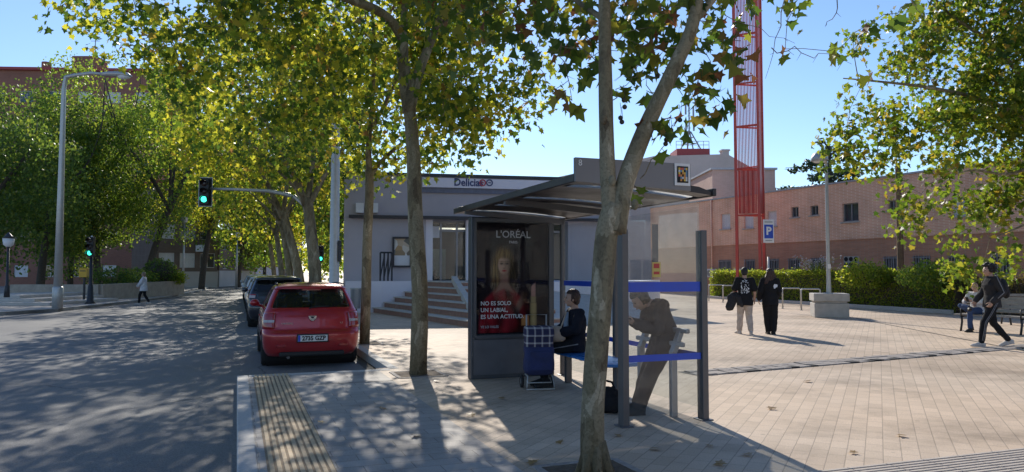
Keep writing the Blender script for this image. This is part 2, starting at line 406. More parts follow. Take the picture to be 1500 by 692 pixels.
# ------------------------------------------------------------------ ground
mb = MB(); mb.quad((-700, -300, ROADZ), (700, -300, ROADZ), (700, 1200, ROADZ), (-700, 1200, ROADZ))
tag(mb.build('road', M['asphalt']), kind='structure')
def slab(name, poly, z, mat, depth=.3):
    m = MB(); m.prism([(p.x, p.y) for p in poly], (1, 0, 0), (0, 1, 0), (0, 0, z - depth), (0, 0, depth)); o = m.build(name, mat); tag(o, kind='structure'); return o
BS = -.3                                   # where the parking bay begins
slab('plaza', [F(-.2, -60), F(260, -60), F(260, 420), F(.16, 420), F(.16, BS + .16), F(-.2, BS + .16)], 0, M['plaza'])
slab('pavement', [F(-2.19, -60), F(-.2, -60), F(-.2, BS - .16), F(-2.19, BS - .16)], 0, M['walk'])
k = MB()
def kerb_run(k, a, b, n_in, wdt=.16, z=.006, L=1.0):
    a, b = V(a), V(b); d = (b - a); n = max(1, round(d.length / L)); t = d.normalized()
    for i in range(n):
        p = a + d * (i / n) + t * .004; q = a + d * ((i + 1) / n) - t * .004
        c = (p + q) / 2 + V(n_in) * wdt / 2; R = Matrix((t, V((-t.y, t.x, 0)), V((0, 0, 1)))).transposed()
        k.box((c.x, c.y, z - .16), ((q - p).length, wdt, .32), R)
kerb_run(k, F(-2.35, -14), F(-2.35, BS), NV)
kerb_run(k, F(-2.19, BS), F(0, BS), -UV)
kerb_run(k, F(0, BS + .0), F(0, 90), NV, L=2.0)
o = k.build('kerb', M['granite'], bevel=.012); tag(o, kind='structure')
g = MB(); z = ROADZ + .004
g.quad(F(-.2, BS, z), F(-.001, BS, z), F(-.001, 60, z), F(-.2, 60, z)); tag(g.build('kerb_shade_strip', pm('kerb_shade_tone', (.085, .08, .073), .9, var=.5, scale=5)), kind='structure')  # dark strip painting the kerb's shadow onto the road edge
k = MB(); tb = MB()
tb.quad(F(-2.12, -9, .004), F(-1.60, -9, .004), F(-1.60, BS - .25, .004), F(-2.12, BS - .25, .004))
for i in range(9):
    a = -2.10 + i * .057
    for j in range(22):
        b0 = -9 + j * .395; k.beam(F(a + .018, b0, .006), F(a + .018, b0 + .39, .006), .036, .010)
tag(tb.build('tactile_paving_base', M['tactile_base']), kind='structure'); tag(k.build('tactile_paving', M['tactile'], bevel=.003), kind='structure')
# striped warning paving, right foreground
P0 = G(1150, 696); P1 = G(1500, 657); t = (P1 - P0).normalized(); nn = V((t.y, -t.x, 0))
P0 = P0 - t * 1.4; k = MB(); tb = MB()
tb.quad(P0 + V((0, 0, .004)), P0 + t * 6.5 + V((0, 0, .004)), P0 + t * 6.5 + nn * 1.2 + V((0, 0, .004)), P0 + nn * 1.2 + V((0, 0, .004)))
for i in range(20):
    for j in range(16):
        a = P0 + nn * (.03 + i * .06) + t * (j * .4 + .004) + V((0, 0, .006)); k.beam(a, a + t * .392, .036, .010)
tag(tb.build('warning_paving_base', M['tactile2_base']), kind='structure'); tag(k.build('warning_paving', M['tactile2'], bevel=.003), kind='structure')
# drain of rough setts across the plaza
A, B = G(1022, 551), G(1600, 502); t = (B - A).normalized(); nn = V((-t.y, t.x, 0)); k = MB(); L = (B - A).length
k.quad(A - nn * .05 + V((0, 0, .003)), B - nn * .05 + V((0, 0, .003)), B + nn * .5 + V((0, 0, .003)), A + nn * .5 + V((0, 0, .003)), 1)
r_ = random.Random(3); s = 0
while s < L:
    ln = r_.uniform(.14, .3)
    for q in range(3):
        c = A + t * (s + ln / 2 + q * .05) + nn * (.03 + q * .165)
        R = Matrix((t, nn, V((0, 0, 1)))).transposed() @ Matrix.Rotation(r_.uniform(-.04, .04), 3, 'Z')
        k.box((c.x, c.y, -.01 + r_.uniform(0, .016)), (ln - .012, .15, .04), R, 2 if q == 0 and r_.random() < .4 else 0)
    s += ln
tag(k.build('drain_channel', [M['darkstone'], M['black'], M['black']], bevel=.004), kind='structure')
A, B = G(1255, 467), G(1560, 526); t = (B - A).normalized(); nn = V((-t.y, t.x, 0)) * .03; z = V((0, 0, .004))
k = MB(); k.quad(A - nn + z, B - nn + z, B + nn + z, A + nn + z); tag(k.build('pavement_joint', M['black']), kind='structure')
k = MB()                                                             # seam across the pavement near the kerb
k.quad(F(-2.18, -1.62, .004), F(-.2, -1.62, .004), F(-.2, -1.60, .004), F(-2.18, -1.60, .004)); tag(k.build('pavement_seam', M['black']), kind='structure')
# far side of the street
FK = [(-25, -20), (-16, 10), (-11.2, 22), (-9.6, 24.4), (-7.65, 33.3), (-6.2, 43), (-5.2, 60), (-4.9, 100), (-4.9, 420)]
pts = [F(a, b) for a, b in FK]
slab('far_pavement', [F(-260, -20)] + pts + [F(-260, 420)][:1], 0, M['far_walk'])
k = MB()
for p, q in zip(pts[:-2], pts[1:-1]): kerb_run(k, p, q, V((-(q - p).normalized().y, (q - p).normalized().x, 0)), L=1.5)
tag(k.build('far_kerb', M['granite']), kind='structure')
# soil openings round the near trees
for nm, c, sx in (('tree_pit', F(.3, -7.15), .36), ('tree_pit', F(.3, -1.08), .36), ('tree_pit', F(.3, 4.15), .36)):
    k = MB(); seg = 6
    k.quad(*(c + NV * sx * a + UV * sx * b + V((0, 0, .005)) for a, b in ((-1, -1), (1, -1), (1, 1), (-1, 1))))
    tag(k.build(nm, M['soil']), kind='structure')
    k = MB()
    for a in (-1, 1):
        k.beam(c + NV * a * sx - UV * sx, c + NV * a * sx + UV * sx, .06, .02); k.beam(c + UV * a * sx - NV * sx, c + UV * a * sx + NV * sx, .06, .02)
    tag(k.build('tree_pit_rim', M['darkstone']), kind='structure')

# ------------------------------------------------------------------ facade helper
def wall_with_openings(mb, O, t, nout, L, z0, z1, ops, rec=.18, mi=0, mr=None):
    """upright wall from O along t; ops = [(s0,s1,za,zb)] open cells with reveals going in by rec"""
    xs = sorted({0, L, *[v for o in ops for v in o[:2]]}); zs = sorted({z0, z1, *[v for o in ops for v in o[2:4]]})
    P = lambda s, z, d=0: O + t * s - nout * d + V((0, 0, z))
    for i in range(len(xs) - 1):
        for j in range(len(zs) - 1):
            cx, cz = (xs[i] + xs[i + 1]) / 2, (zs[j] + zs[j + 1]) / 2
            if any(o[0] < cx < o[1] and o[2] < cz < o[3] for o in ops): continue
            mb.quad(P(xs[i], zs[j]), P(xs[i + 1], zs[j]), P(xs[i + 1], zs[j + 1]), P(xs[i], zs[j + 1]), mi)
    mr = mi if mr is None else mr
    for a, b, za, zb in [o[:4] for o in ops]:
        mb.quad(P(a, za), P(b, za), P(b, za, rec), P(a, za, rec), mr); mb.quad(P(a, zb), P(b, zb), P(b, zb, rec), P(a, zb, rec), mr)
        mb.quad(P(a, za), P(a, zb), P(a, zb, rec), P(a, za, rec), mr); mb.quad(P(b, za), P(b, zb), P(b, zb, rec), P(b, za, rec), mr)
M['winglass'] = pm('window_glass', (.05, .06, .07), .08, var=.5, scale=.8, bmp=.05, bscale=2, spec=.8)
M['blind'] = pm('white_blind', (.72, .72, .72), .6, var=.06, scale=2)
M['frame_white'] = pm('window_frame_white', (.7, .7, .7), .4, var=.05)
M['frame_grey'] = pm('window_frame_grey', (.28, .28, .29), .4, metal=.3)
M['bars'] = pm('window_bars', (.34, .34, .36), .5)
def window(parent, O, t, nout, a, b, za, zb, rec=.14, style='glass', muntins=1, fm=None, off=None):
    """frame, with pane / blind / bars as sub-parts"""
    P = lambda s, z, d: (O + t * s - nout * d + V((0, 0, z)))
    R = Matrix((t, nout, V((0, 0, 1)))).transposed(); fm = fm or M['frame_white']
    m = MB(); fw = .055
    for s0, s1, y0, y1 in [(a, b, za, za + fw), (a, b, zb - fw, zb), (a, a + fw, za + fw, zb - fw), (b - fw, b, za + fw, zb - fw)]:
        m.box(P((s0 + s1) / 2, (y0 + y1) / 2, rec - .03), (s1 - s0 - .004, .06, y1 - y0 - .002), R)
    for i in range(muntins):
        s = a + (b - a) * (i + 1) / (muntins + 1); m.box(P(s, (za + zb) / 2, rec - .028), (.05, .05, zb - za - 2 * fw), R)
    f = m.build('window', fm, parent)
    m = MB(); m.box(P((a + b) / 2, (za + zb) / 2, rec + .01), (b - a, .02, zb - za), R); m.build('pane', M['winglass'], f)
    if style == 'blind':
        m = MB(); n = int((zb - za - .1) / .06)
        for i in range(n): m.box(P((a + b) / 2, za + .06 + (i + .5) * (zb - za - .12) / n, rec - .035), (b - a - .12, .03, (zb - za - .12) / n - .008), R)
        m.build('blind', M['blind'], f)
    if style == 'bars':
        m = MB(); n = max(4, int((b - a) / .13))
        for i in range(n + 1): m.box(P(a + .03 + (b - a - .06) * i / n, (za + zb) / 2, -.03), (.025, .025, zb - za + .06), R)
        for z in (za + .08, zb - .08): m.box(P((a + b) / 2, z, -.055), (b - a + .1, .02, .03), R)
        m.build('security_bars', M['bars'], f)
    return f

# ------------------------------------------------------------------ long brick building on the right
BO = V((13, 50, 0)); BT = V((.42, -.91, 0)).normalized(); BNO = V((-BT.y * -1, 0, 0)); BNO = V((BT.y, -BT.x, 0)).normalized()
def on_b(px, py):
    d = ray(px, py); den = d.x * BNO.x + d.y * BNO.y; s = (BO.x * BNO.x + BO.y * BNO.y) / den
    return ((V((d.x * s, d.y * s, 0)) - BO).dot(BT), CAM_H + d.z * s)
M['brick_up'] = brick_mat('pink_brick', (.84, .47, .31), (.76, .41, .265), (.92, .68, .52), .25, .075, .012, var=.2)
M['brick_lo'] = brick_mat('brown_brick', (.60, .29, .18), (.50, .235, .145), (.5, .34, .25), .25, .065, .009)
M['coping'] = pm('metal_coping', (.42, .42, .43), .5, metal=.5)
br = thing('brick_building', 'long pinkish brick building with flat roof and barred ground floor windows behind the hedge', 'building', (0, 0, 0))
up = [(1057, 1071, 314, 335, 'blind'), (1091, 1105, 314, 334, 'blind'), (1125, 1139, 310, 331, 'blind'), (1160, 1171, 304, 318, 'glass'), (1188, 1200, 302, 315, 'glass'),
      (1235, 1259, 299, 324, 'glass'), (1302, 1315, 294, 308, 'glass'), (1395, 1416, 289, 316, 'blind')]
lo = [(1053, 1071), (1091, 1106), (1125, 1141), (1155, 1172), (1187, 1207), (1295, 1318), (1338, 1363), (1390, 1416), (1452, 1480)]
opsU = []; opsL = []
for x0, x1, y0, y1, st in up:
    s0, zt = on_b(x0, y0); s1, zb = on_b(x1, y1); opsU.append((s0, s1, zb, zt, st))
for x0, x1 in lo:
    s0, _ = on_b(x0, 385); s1, _ = on_b(x1, 385); opsL.append((s0, s1, 1.45, 2.35, 'bars'))
ZB, ZT, BL = 3.3, 6.36, 36.0
m = MB(); wall_with_openings(m, BO - BT * 6 + BNO * .06, BT, BNO, BL + 6, ZB, ZT, [(o[0] + 6, o[1] + 6, o[2], o[3]) for o in opsU], .2)
O6 = BO - BT * 6
m.quad(O6 + BNO * .06 + V((0, 0, ZB)), O6 + BT * (BL + 6) + BNO * .06 + V((0, 0, ZB)), O6 + BT * (BL + 6) - BNO * .2 + V((0, 0, ZB)), O6 - BNO * .2 + V((0, 0, ZB)))
e = BO + BT * BL; m.quad(O6 + V((0, 0, 0)), O6 - BNO * 10, O6 - BNO * 10 + V((0, 0, ZT)), O6 + V((0, 0, ZT)))
m.build('upper_wall', M['brick_up'], br)
m = MB(); wall_with_openings(m, O6, BT, BNO, BL + 6, -.1, ZB, [(o[0] + 6, o[1] + 6, o[2], o[3]) for o in opsL], .2)
m.build('lower_wall', M['brick_lo'], br)
m = MB(); R = Matrix((BT, BNO, V((0, 0, 1)))).transposed()
c = O6 + BT * (BL + 6) / 2 - BNO * 5; m.box((c.x, c.y, ZT - .1), (BL + 6, 9.8, .2), R); m.build('roof', M['concrete'], br)
m = MB(); c = O6 + BT * (BL + 6) / 2 - BNO * .05; m.box((c.x, c.y, ZT + .04), (BL + 6.1, .36, .09), R); m.build('coping', M['coping'], br)
for s0, s1, zb, zt, st in opsU: window(br, BO + BNO * .06, BT, BNO, s0, s1, zb, zt, .16, st, 1, M['frame_white'] if st == 'blind' else M['frame_grey'])
for s0, s1, zb, zt, st in opsU:
    m = MB(); c = BO + BT * (s0 + s1) / 2 + BNO * .09; m.box((c.x, c.y, zb - .045), (s1 - s0 + .16, .14, .07), R); m.build('sill', M['concrete'], br)
for s0, s1, zb, zt, st in opsL: window(br, BO, BT, BNO, s0, s1, zb, zt, .14, st, 1, M['frame_grey'])
s0, zt = on_b(1237, 376); s1, zb = on_b(1259, 392); m = MB(); m2 = MB()
c = BO + BT * (s0 + s1) / 2 + BNO * .03; m.box((c.x, c.y, (zt + zb) / 2), (s1 - s0, .06, zt - zb), R)
for i in range(3):
    for j in range(2):
        c = BO + BT * (s0 + (s1 - s0) * (i + .5) / 3) + BNO * .06; z = zb + (zt - zb) * (j + .5) / 2
        m2.cyl((c.x, c.y, z), (c.x + BNO.x * .02, c.y + BNO.y * .02, z), .12, 14)
vg = m.build('vent_block', M['concrete'], br); m2.build('vent_hole', M['black'], vg)
for px in (1046, 1088):
    s0, z = on_b(px, 392); c = BO + BT * s0 + BNO * .25; m = MB(); m.box((c.x, c.y, 1.5), (.8, .34, .55), R); ac = m.build('air_conditioner', M['blind'], br, bevel=.02)
    m = MB(); m.cyl((c.x + BNO.x * .171, c.y + BNO.y * .171, 1.5), (c.x + BNO.x * .18, c.y + BNO.y * .18, 1.5), .2, 20); m.build('fan_grille', M['frame_grey'], ac)
m = MB(); c = BO + BT * 1.0 + BNO * .14; m.cyl((c.x, c.y, 0), (c.x, c.y, ZT), .05, 10); m.build('downpipe', M['brick_up'], br, smooth=True)
# glass rail on the roof
m = MB()
for i in range(9):
    p = D(1128 + i * 8, 275, 62 - i * 1.0); p.z = ZT; m.cyl(p, p + V((0, 0, 1.6)), .03, 6)
for zz in (.5, 1.05, 1.6):
    a = D(1128, 275, 62); b = D(1192, 275, 54); a.z = b.z = ZT + zz; m.cyl(a, b, .025, 6)
m.build('roof_rail', M['coping'], br)

# ------------------------------------------------------------------ pale building with the antenna
M['plaster'] = pm('stained_plaster', (.56, .48, .44), .9, var=.14, scale=.35, bmp=.2)
M['pinkplaster'] = brick_mat('pale_pink_brick', (.66, .43, .34), (.6, .38, .3), (.62, .5, .43), .3, .08, .01)
M['redpaint'] = pm('red_painted_steel', (.56, .085, .06), .45, var=.14, scale=2.5, spec=.5)
M['reddark'] = pm('dark_red_paint', (.36, .06, .06), .6)
pb = thing('plaster_building', 'stained pale plaster building with a red rooftop box in the distance', 'building')
Y = 78.0
def zat(py, y=Y): return D(750, py, y).z
x0, x1, x2 = D(930, 250, Y).x, D(1066, 250, Y).x, D(1112, 250, Y).x
m = MB(); m.prism([(x0 - 9, 0), (x2, 0), (x2, zat(252)), (x1, zat(226)), (x0 + 2, zat(229)), (x0 - 9, zat(262))], (1, 0, 0), (0, 0, 1), (0, Y, 0), (0, 9, 0)); m.build('wall', M['plaster'], pb)
m = MB(); a, b = D(990, 0, Y).x, D(1038, 0, Y).x; m.box(((a + b) / 2, Y + 2, zat(223)), (b - a, 3.4, zat(218) - zat(228) + .1)); m.build('rooftop_box', M['reddark'], pb)
m = MB(); a, b = D(1057, 0, Y).x, D(1067, 0, Y).x; m.box(((a + b) / 2, Y + 1, zat(222.5)), (b - a, .9, zat(220) - zat(230))); m.box(((a + b) / 2, Y + 1, zat(219)), (b - a + .2, 1.1, .16)); m.build('chimney', M['plaster'], pb)
an = thing('antenna_mast', 'grey telecom antenna mast on tripod legs above the red rooftop box', 'antenna'); m = MB(); m2 = MB(); m3 = MB()
cx = D(1014, 0, Y).x; zb = zat(218) + .1; zt = zat(188); yc = Y + 2
for dx, dy in ((-1.15, -.8), (1.05, -.8), (0, 1.0), (.1, -1.2)): m.cyl((cx + dx, yc + dy, zb), (cx + dx * .12, yc + dy * .12, zt), .075, 6)
for f in (.35, .68):
    for (ax, ay), (bx, by) in zip(((-1.15, -.8), (1.05, -.8), (0, 1)), ((1.05, -.8), (0, 1), (-1.15, -.8))):
        h = zb + (zt - zb) * f; q = 1 - f * .88; m.cyl((cx + ax * q, yc + ay * q, h), (cx + bx * q, yc + by * q, h), .04, 5)
m.build('tripod', M['frame_grey'], an)
m2.cyl((cx, yc, zt - .3), (cx, yc, zat(120)), .08, 6)
for i in range(9):
    z = zt + i * .55; m2.beam((cx - .2, yc - .2, z), (cx + .2, yc + .2, z + .5), .04, .04)
m2.build('mast', M['frame_grey'], an)
for dx, z in ((-.4, zt + .3), (.45, zt + .6), (.42, zt + 2.2), (-.42, zt + 2.4)): m3 = MB(); m3.box((cx + dx, yc - .2, z), (.18, .14, 1.1)); m3.build('panel_antenna', M['frame_grey'], an)
m4 = MB(); a, b = D(990, 0, Y).x, D(1038, 0, Y).x
for i in range(7):
    x = a + (b - a) * i / 6; m4.cyl((x, Y + .6, zb), (x, Y + .6, zb + .8), .03, 5)
for zz in (.4, .8): m4.cyl((a, Y + .6, zb + zz), (b, Y + .6, zb + zz), .03, 5)
m4.build('railing', M['frame_grey'], an)
kb = thing('pink_block', 'plain pale pink brick block behind the red lattice tower', 'building')
Y2 = 60.0; x0, x1 = D(1040, 0, Y2).x, D(1131, 0, Y2).x; m = MB(); m.box(((x0 + x1) / 2, Y2 + 4, D(750, 249, Y2).z / 2), (x1 - x0, 8, D(750, 249, Y2).z)); m.build('wall', M['pinkplaster'], kb)
m = MB(); m.box(((x0 + x1) / 2, Y2 + 4, D(750, 249, Y2).z + .08), (x1 - x0 + .3, 8.3, .16)); m.build('coping', M['coping'], kb)

# ------------------------------------------------------------------ station
M['lilac'] = pm('lilac_cladding', (.46, .425, .445), .75, var=.08, scale=.6, bmp=.1)
M['lilac_light'] = pm('light_sign_band', (.80, .76, .80), .6, var=.04, scale=.5)
M['dark_metal'] = pm('dark_metal', (.045, .045, .05), .45, metal=.4)
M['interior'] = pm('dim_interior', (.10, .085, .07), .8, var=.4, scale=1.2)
M['warm'] = pm('warm_timber', (.35, .2, .11), .7)
st = thing('station_building', 'grey lilac station building with a light sign band reading Delicias above its glazed entrance', 'building')
SO = D(503, 400, 30.5); SO.z = 0; SE = D(905, 400, 33.0); SE.z = 0; ST_ = (SE - SO).normalized(); SL = (SE - SO).length; SN = V((ST_.y, -ST_.x, 0))
SR = Matrix((ST_, -SN, V((0, 0, 1)))).transposed()
def on_s(px, py, off=0.0):
    o = SO + SN * off; d = ray(px, py); den = d.x * SN.x + d.y * SN.y; s = (o.x * SN.x + o.y * SN.y) / den
    return ((V((d.x * s, d.y * s, 0)) - o).dot(ST_), CAM_H + d.z * s)
def sbox(m, s0, s1, z0, z1, d0, d1, mi=0):
    c = SO + ST_ * (s0 + s1) / 2 + SN * (d0 + d1) / 2; m.box((c.x, c.y, (z0 + z1) / 2), (s1 - s0, abs(d1 - d0), z1 - z0), SR, mi)
zt = on_s(560, 257)[1]; e0, ez = on_s(624, 322); e1 = on_s(832, 322)[0]; PZ = 1.22
m = MB(); wall_with_openings(m, SO, ST_, SN, SL, 0, zt, [(e0, e1, PZ, ez)], 3.2); 
m.quad(SO, SO - SN * 12, SO - SN * 12 + V((0, 0, zt)), SO + V((0, 0, zt)))
m.quad(SE, SE - SN * 12, SE - SN * 12 + V((0, 0, zt)), SE + V((0, 0, zt))); m.build('wall', M['lilac'], st)
m = MB(); sbox(m, -.1, SL + .1, zt, zt + .12, .12, -12); m.build('roof', M['dark_metal'], st)
b0, bz1 = on_s(619, 260, .2); bz0 = on_s(700, 276, .2)[1]; b1 = on_s(850, 260, .2)[0]
m = MB(); sbox(m, b0, b1, bz0, bz1, .003, .2); sg = m.build('sign_band', M['lilac_light'], st)
m = MB(); sbox(m, b0, b1, bz0 - .22, bz0 - .003, .003, .1); m.build('lower_band', pm('blue_grey_band', (.16, .17, .22), .6), st)  # darker blue-grey stripe below the sign band
m = MB(); s0, z0 = on_s(511, 319, .3); sbox(m, s0, SL, z0, z0 + .12, .003, .35); m.build('ledge', M['dark_metal'], st)
srot = (PI / 2, 0, math.atan2(ST_.y, ST_.x))
def stext(s, px, py, size, mat, off=.21, **k):
    s0, z = on_s(px, py, off); p = SO + ST_ * s0 + SN * off; return text('sign_text', s, size, mat, sg, (p.x, p.y, z), srot, **k)
M['signblue'] = pm('sign_blue_text', (.05, .06, .16), .5); M['signred'] = pm('sign_red', (.5, .05, .07), .5)
stext('Delicias', 686.5, 268, .44, M['signblue'], bold=.012, sx=.92)
for px, mat in ((707, M['signred']), (717, M['signblue'])):                      # round line symbols after the name
    s0, z = on_s(px, 268, .215); p = SO + ST_ * s0 + SN * .215; m = MB()
    m.lathe([(.10, 0), (.15, 0), (.15, .012), (.10, .012)], p + V((0, 0, z)), 20, M=Matrix((ST_, V((0, 0, 1)), SN)).transposed(), close=True)
    m.box(p + V((0, 0, z)) + SN * .006, (.11, .012, .04), SR); m.build('line_symbol', mat, sg)
# entrance: recess with glazing, columns, doors, warm dim hall
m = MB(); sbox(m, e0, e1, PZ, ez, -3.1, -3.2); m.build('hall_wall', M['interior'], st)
gm = MB(); fr = MB(); n = 9
for i in range(n + 1):
    s = e0 + (e1 - e0) * i / n; sbox(fr, s - .04, s + .04, PZ, ez, -.5, -.6)
sbox(fr, e0, e1, PZ + 2.1, PZ + 2.2, -.48, -.62); sbox(fr, e0, e1, ez - .1, ez, -.48, -.62)
fr.build('entrance_frame', M['frame_grey'], st)
M['shopglass'] = glass_mat('shop_glass', (.75, .8, .8), .04); sbox(gm, e0, e1, PZ, ez, -.54, -.55); gm.build('entrance_glass', M['shopglass'], st)
for px in (627, 690):
    s0 = on_s(px, 380)[0]; m = MB(); sbox(m, s0 - .2, s0 + .2, PZ, ez, -.05, -.42); m.build('column', M['lilac_light'], st)
M['lamp_panel'] = emit_mat('lit_ceiling_panel', (1, .9, .75), 1.6)
for i, px in enumerate((640, 662, 682)):
    s0 = on_s(px, 340)[0]; m = MB(); sbox(m, s0 - .35, s0 + .35, ez - .3, ez - .24, -1.6, -1.8); m.build('ceiling_lamp', M['lamp_panel'], st)
m = MB(); s0 = on_s(636, 345)[0]; sbox(m, s0 - .28, s0 + .28, ez - .75, ez - .25, -.45, -.47); m.build('hanging_sign', M['blind'], st)
m = MB(); s0 = on_s(638, 375)[0]; sbox(m, s0 - .7, s0 + .7, PZ, PZ + 1.4, -2.2, -2.6); m.build('ticket_counter', pm('pale_green_counter', (.25, .36, .34), .5), st)
# poster case on the station wall
s0, z1 = on_s(575, 347, .1); s1, z0 = on_s(603, 392, .1)
pc = thing('poster_case', 'black framed poster case on the station wall left of the entrance', 'poster case')
m = MB()
for a, b, c, d in ((s0, s1, z0, z0 + .08), (s0, s1, z1 - .08, z1), (s0, s0 + .08, z0 + .08, z1 - .08), (s1 - .08, s1, z0 + .08, z1 - .08)): sbox(m, a, b, c, d, .003, .14)
m.build('frame', M['dark_metal'], pc)
def poster_mat():
    m, nt, b = nodes_of('poster_print'); co = coords(nt)
    v = N(nt, 'ShaderNodeTexVoronoi', Scale=3.2); nt.links.new(co, v.inputs['Vector'])
    r = ramp(nt, [(.0, (.5, .5, .5)), (.3, (.12, .13, .12)), (.55, (.45, .28, .12)), (.8, (.7, .68, .62))], v.outputs['Color']); nt.links.new(r.outputs[0], b.inputs['Base Color']); b.inputs['Roughness'].default_value = .3; return m
m = MB(); sbox(m, s0 + .08, s1 - .08, z0 + .5, z1 - .08, .003, .05); m.build('picture', poster_mat(), pc)
m = MB(); sbox(m, s0 + .08, s1 - .08, z0 + .08, z0 + .5, .003, .06); m.build('caption_strip', M['blind'], pc)
# wall lamps and camera on the facade
for px, py in ((527, 305), (548, 305)):
    s0, z = on_s(px, py, .2); m = MB(); sbox(m, s0 - .16, s0 + .16, z - .2, z + .2, .003, .3)
    tag(m.build('wall_box', M['blind']), 'small white box fixed to the station wall above the ledge, ' + ('nearer the street trees' if px < 540 else 'nearer the entrance'), 'wall box')
# platform, steps, ramp and handrails in front of the station
A0 = F(6.4, 15.5); pl = thing('station_steps', 'broad stone steps rising from the street to the station entrance', 'steps')
T2_ = UV; N2_ = NV
q0 = G(548, 458); q1 = G(694, 481)
tt = (q0 - q1).normalized(); up_ = V((tt.y, -tt.x, 0))
m = MB(); mt = MB(); nst = 6; rise = PZ / nst; tread = .42
Ls = (q0 - q1).length + 2.5
for i in range(nst):
    c0 = q1 + up_ * (tread * i) - tt * (.0) + tt * (1.15 * i); c1 = q0 + tt * 4.0 + up_ * (tread * i)
    cc = (c0 + c1) / 2 + up_ * 1.5; R = Matrix((tt, -up_, V((0, 0, 1)))).transposed()
    m.box((cc.x, cc.y, rise * (i + .5) - .02), ((c1 - c0).length, 3.0, rise - .04), R)
    cc2 = (c0 + c1) / 2 + up_ * 1.48; mt.box((cc2.x, cc2.y, rise * (i + 1) - .02), ((c1 - c0).length, 3.06, .04), R)
M['riser'] = pm('riser_shade_brown', (.36, .2, .14), .85, var=.2)  # brown tone paints shade onto the risers below the pale treads
m.build('risers', M['riser'], pl); mt.build('treads', M['stone'], pl)
m = MB(); cor = [q1 + up_ * 2.4 + tt * 6.4, q0 + up_ * 2.4, q0 + up_ * .3, SO + SN * 1.7 + ST_ * .1, SO + SN * .02 + ST_ * .1, SE + SN * .02 + ST_ * 2, G(905, 400, 0) * .0 + V((4.2, 27.5, 0))]
m.prism([(p.x, p.y) for p in cor], (1, 0, 0), (0, 1, 0), (0, 0, 0), (0, 0, PZ - .004)); m.build('landing', M['lilac_light'], pl)
a, b, c, d = q1 + up_ * .1 - tt * .3, q1 + up_ * 7.5 - tt * .3, q1 + up_ * 7.5 + tt * 6.6, q1 + up_ * 2.3 + tt * 6.6
m = MB(); m.add([(a.x, a.y, .01), (b.x, b.y, .01), (c.x, c.y, PZ + .003), (d.x, d.y, PZ + .003), (d.x, d.y, 0), (c.x, c.y, 0)], [(0, 1, 2, 3), (0, 3, 4), (1, 5, 2)]); m.build('ramp', M['stone'], pl)
m = MB(); a2 = a + V((0, 0, .1)); d2 = d + V((0, 0, PZ + .1)); m.beam(a2, d2, .2, .22); m.build('ramp_kerb', M['stone'], pl)
hr = thing('handrail', 'dark metal handrail going up the station steps', 'handrail'); m = MB()
p0 = G(580, 449); p1 = p0 + up_ * 2.6; hb = 1.15
m.cyl(p0, p0 + V((0, 0, 1.35)), .05, 8); m.cyl(p1 + V((0, 0, PZ)), p1 + V((0, 0, PZ + 1.0)), .04, 8); m.build('post', M['dark_metal'], hr)
m = MB(); m.cyl(p0 + V((0, 0, 1.05)), p1 + V((0, 0, PZ + .95)), .035, 8); m.cyl(p0 + V((0, 0, .35)), p1 + V((0, 0, PZ + .35)), .025, 8); m.build('rail', M['frame_grey'], hr)
rl = thing('railing', 'dark railing of crossed bars on the station platform left of the poster', 'railing'); m = MB()
sA, _ = on_s(557, 390, 1.0); sB, _ = on_s(574, 390, 1.0)
for i in range(4):
    p = SO + ST_ * (sA + (sB - sA) * i / 3) + SN * 1.0; m.cyl(p + V((0, 0, PZ)), p + V((0, 0, PZ + 1.15)), .035, 6)
    if i < 3:
        p2 = SO + ST_ * (sA + (sB - sA) * (i + 1) / 3) + SN * 1.0; m.cyl(p + V((0, 0, PZ + .1)), p2 + V((0, 0, PZ + 1.0)), .025, 6)
m.build('bars', M['dark_metal'], rl)
m = MB(); m.cyl(SO + ST_ * sA + SN + V((0, 0, PZ + 1.15)), SO + ST_ * sB + SN + V((0, 0, PZ + 1.15)), .04, 6); m.build('top_rail', M['dark_metal'], rl)

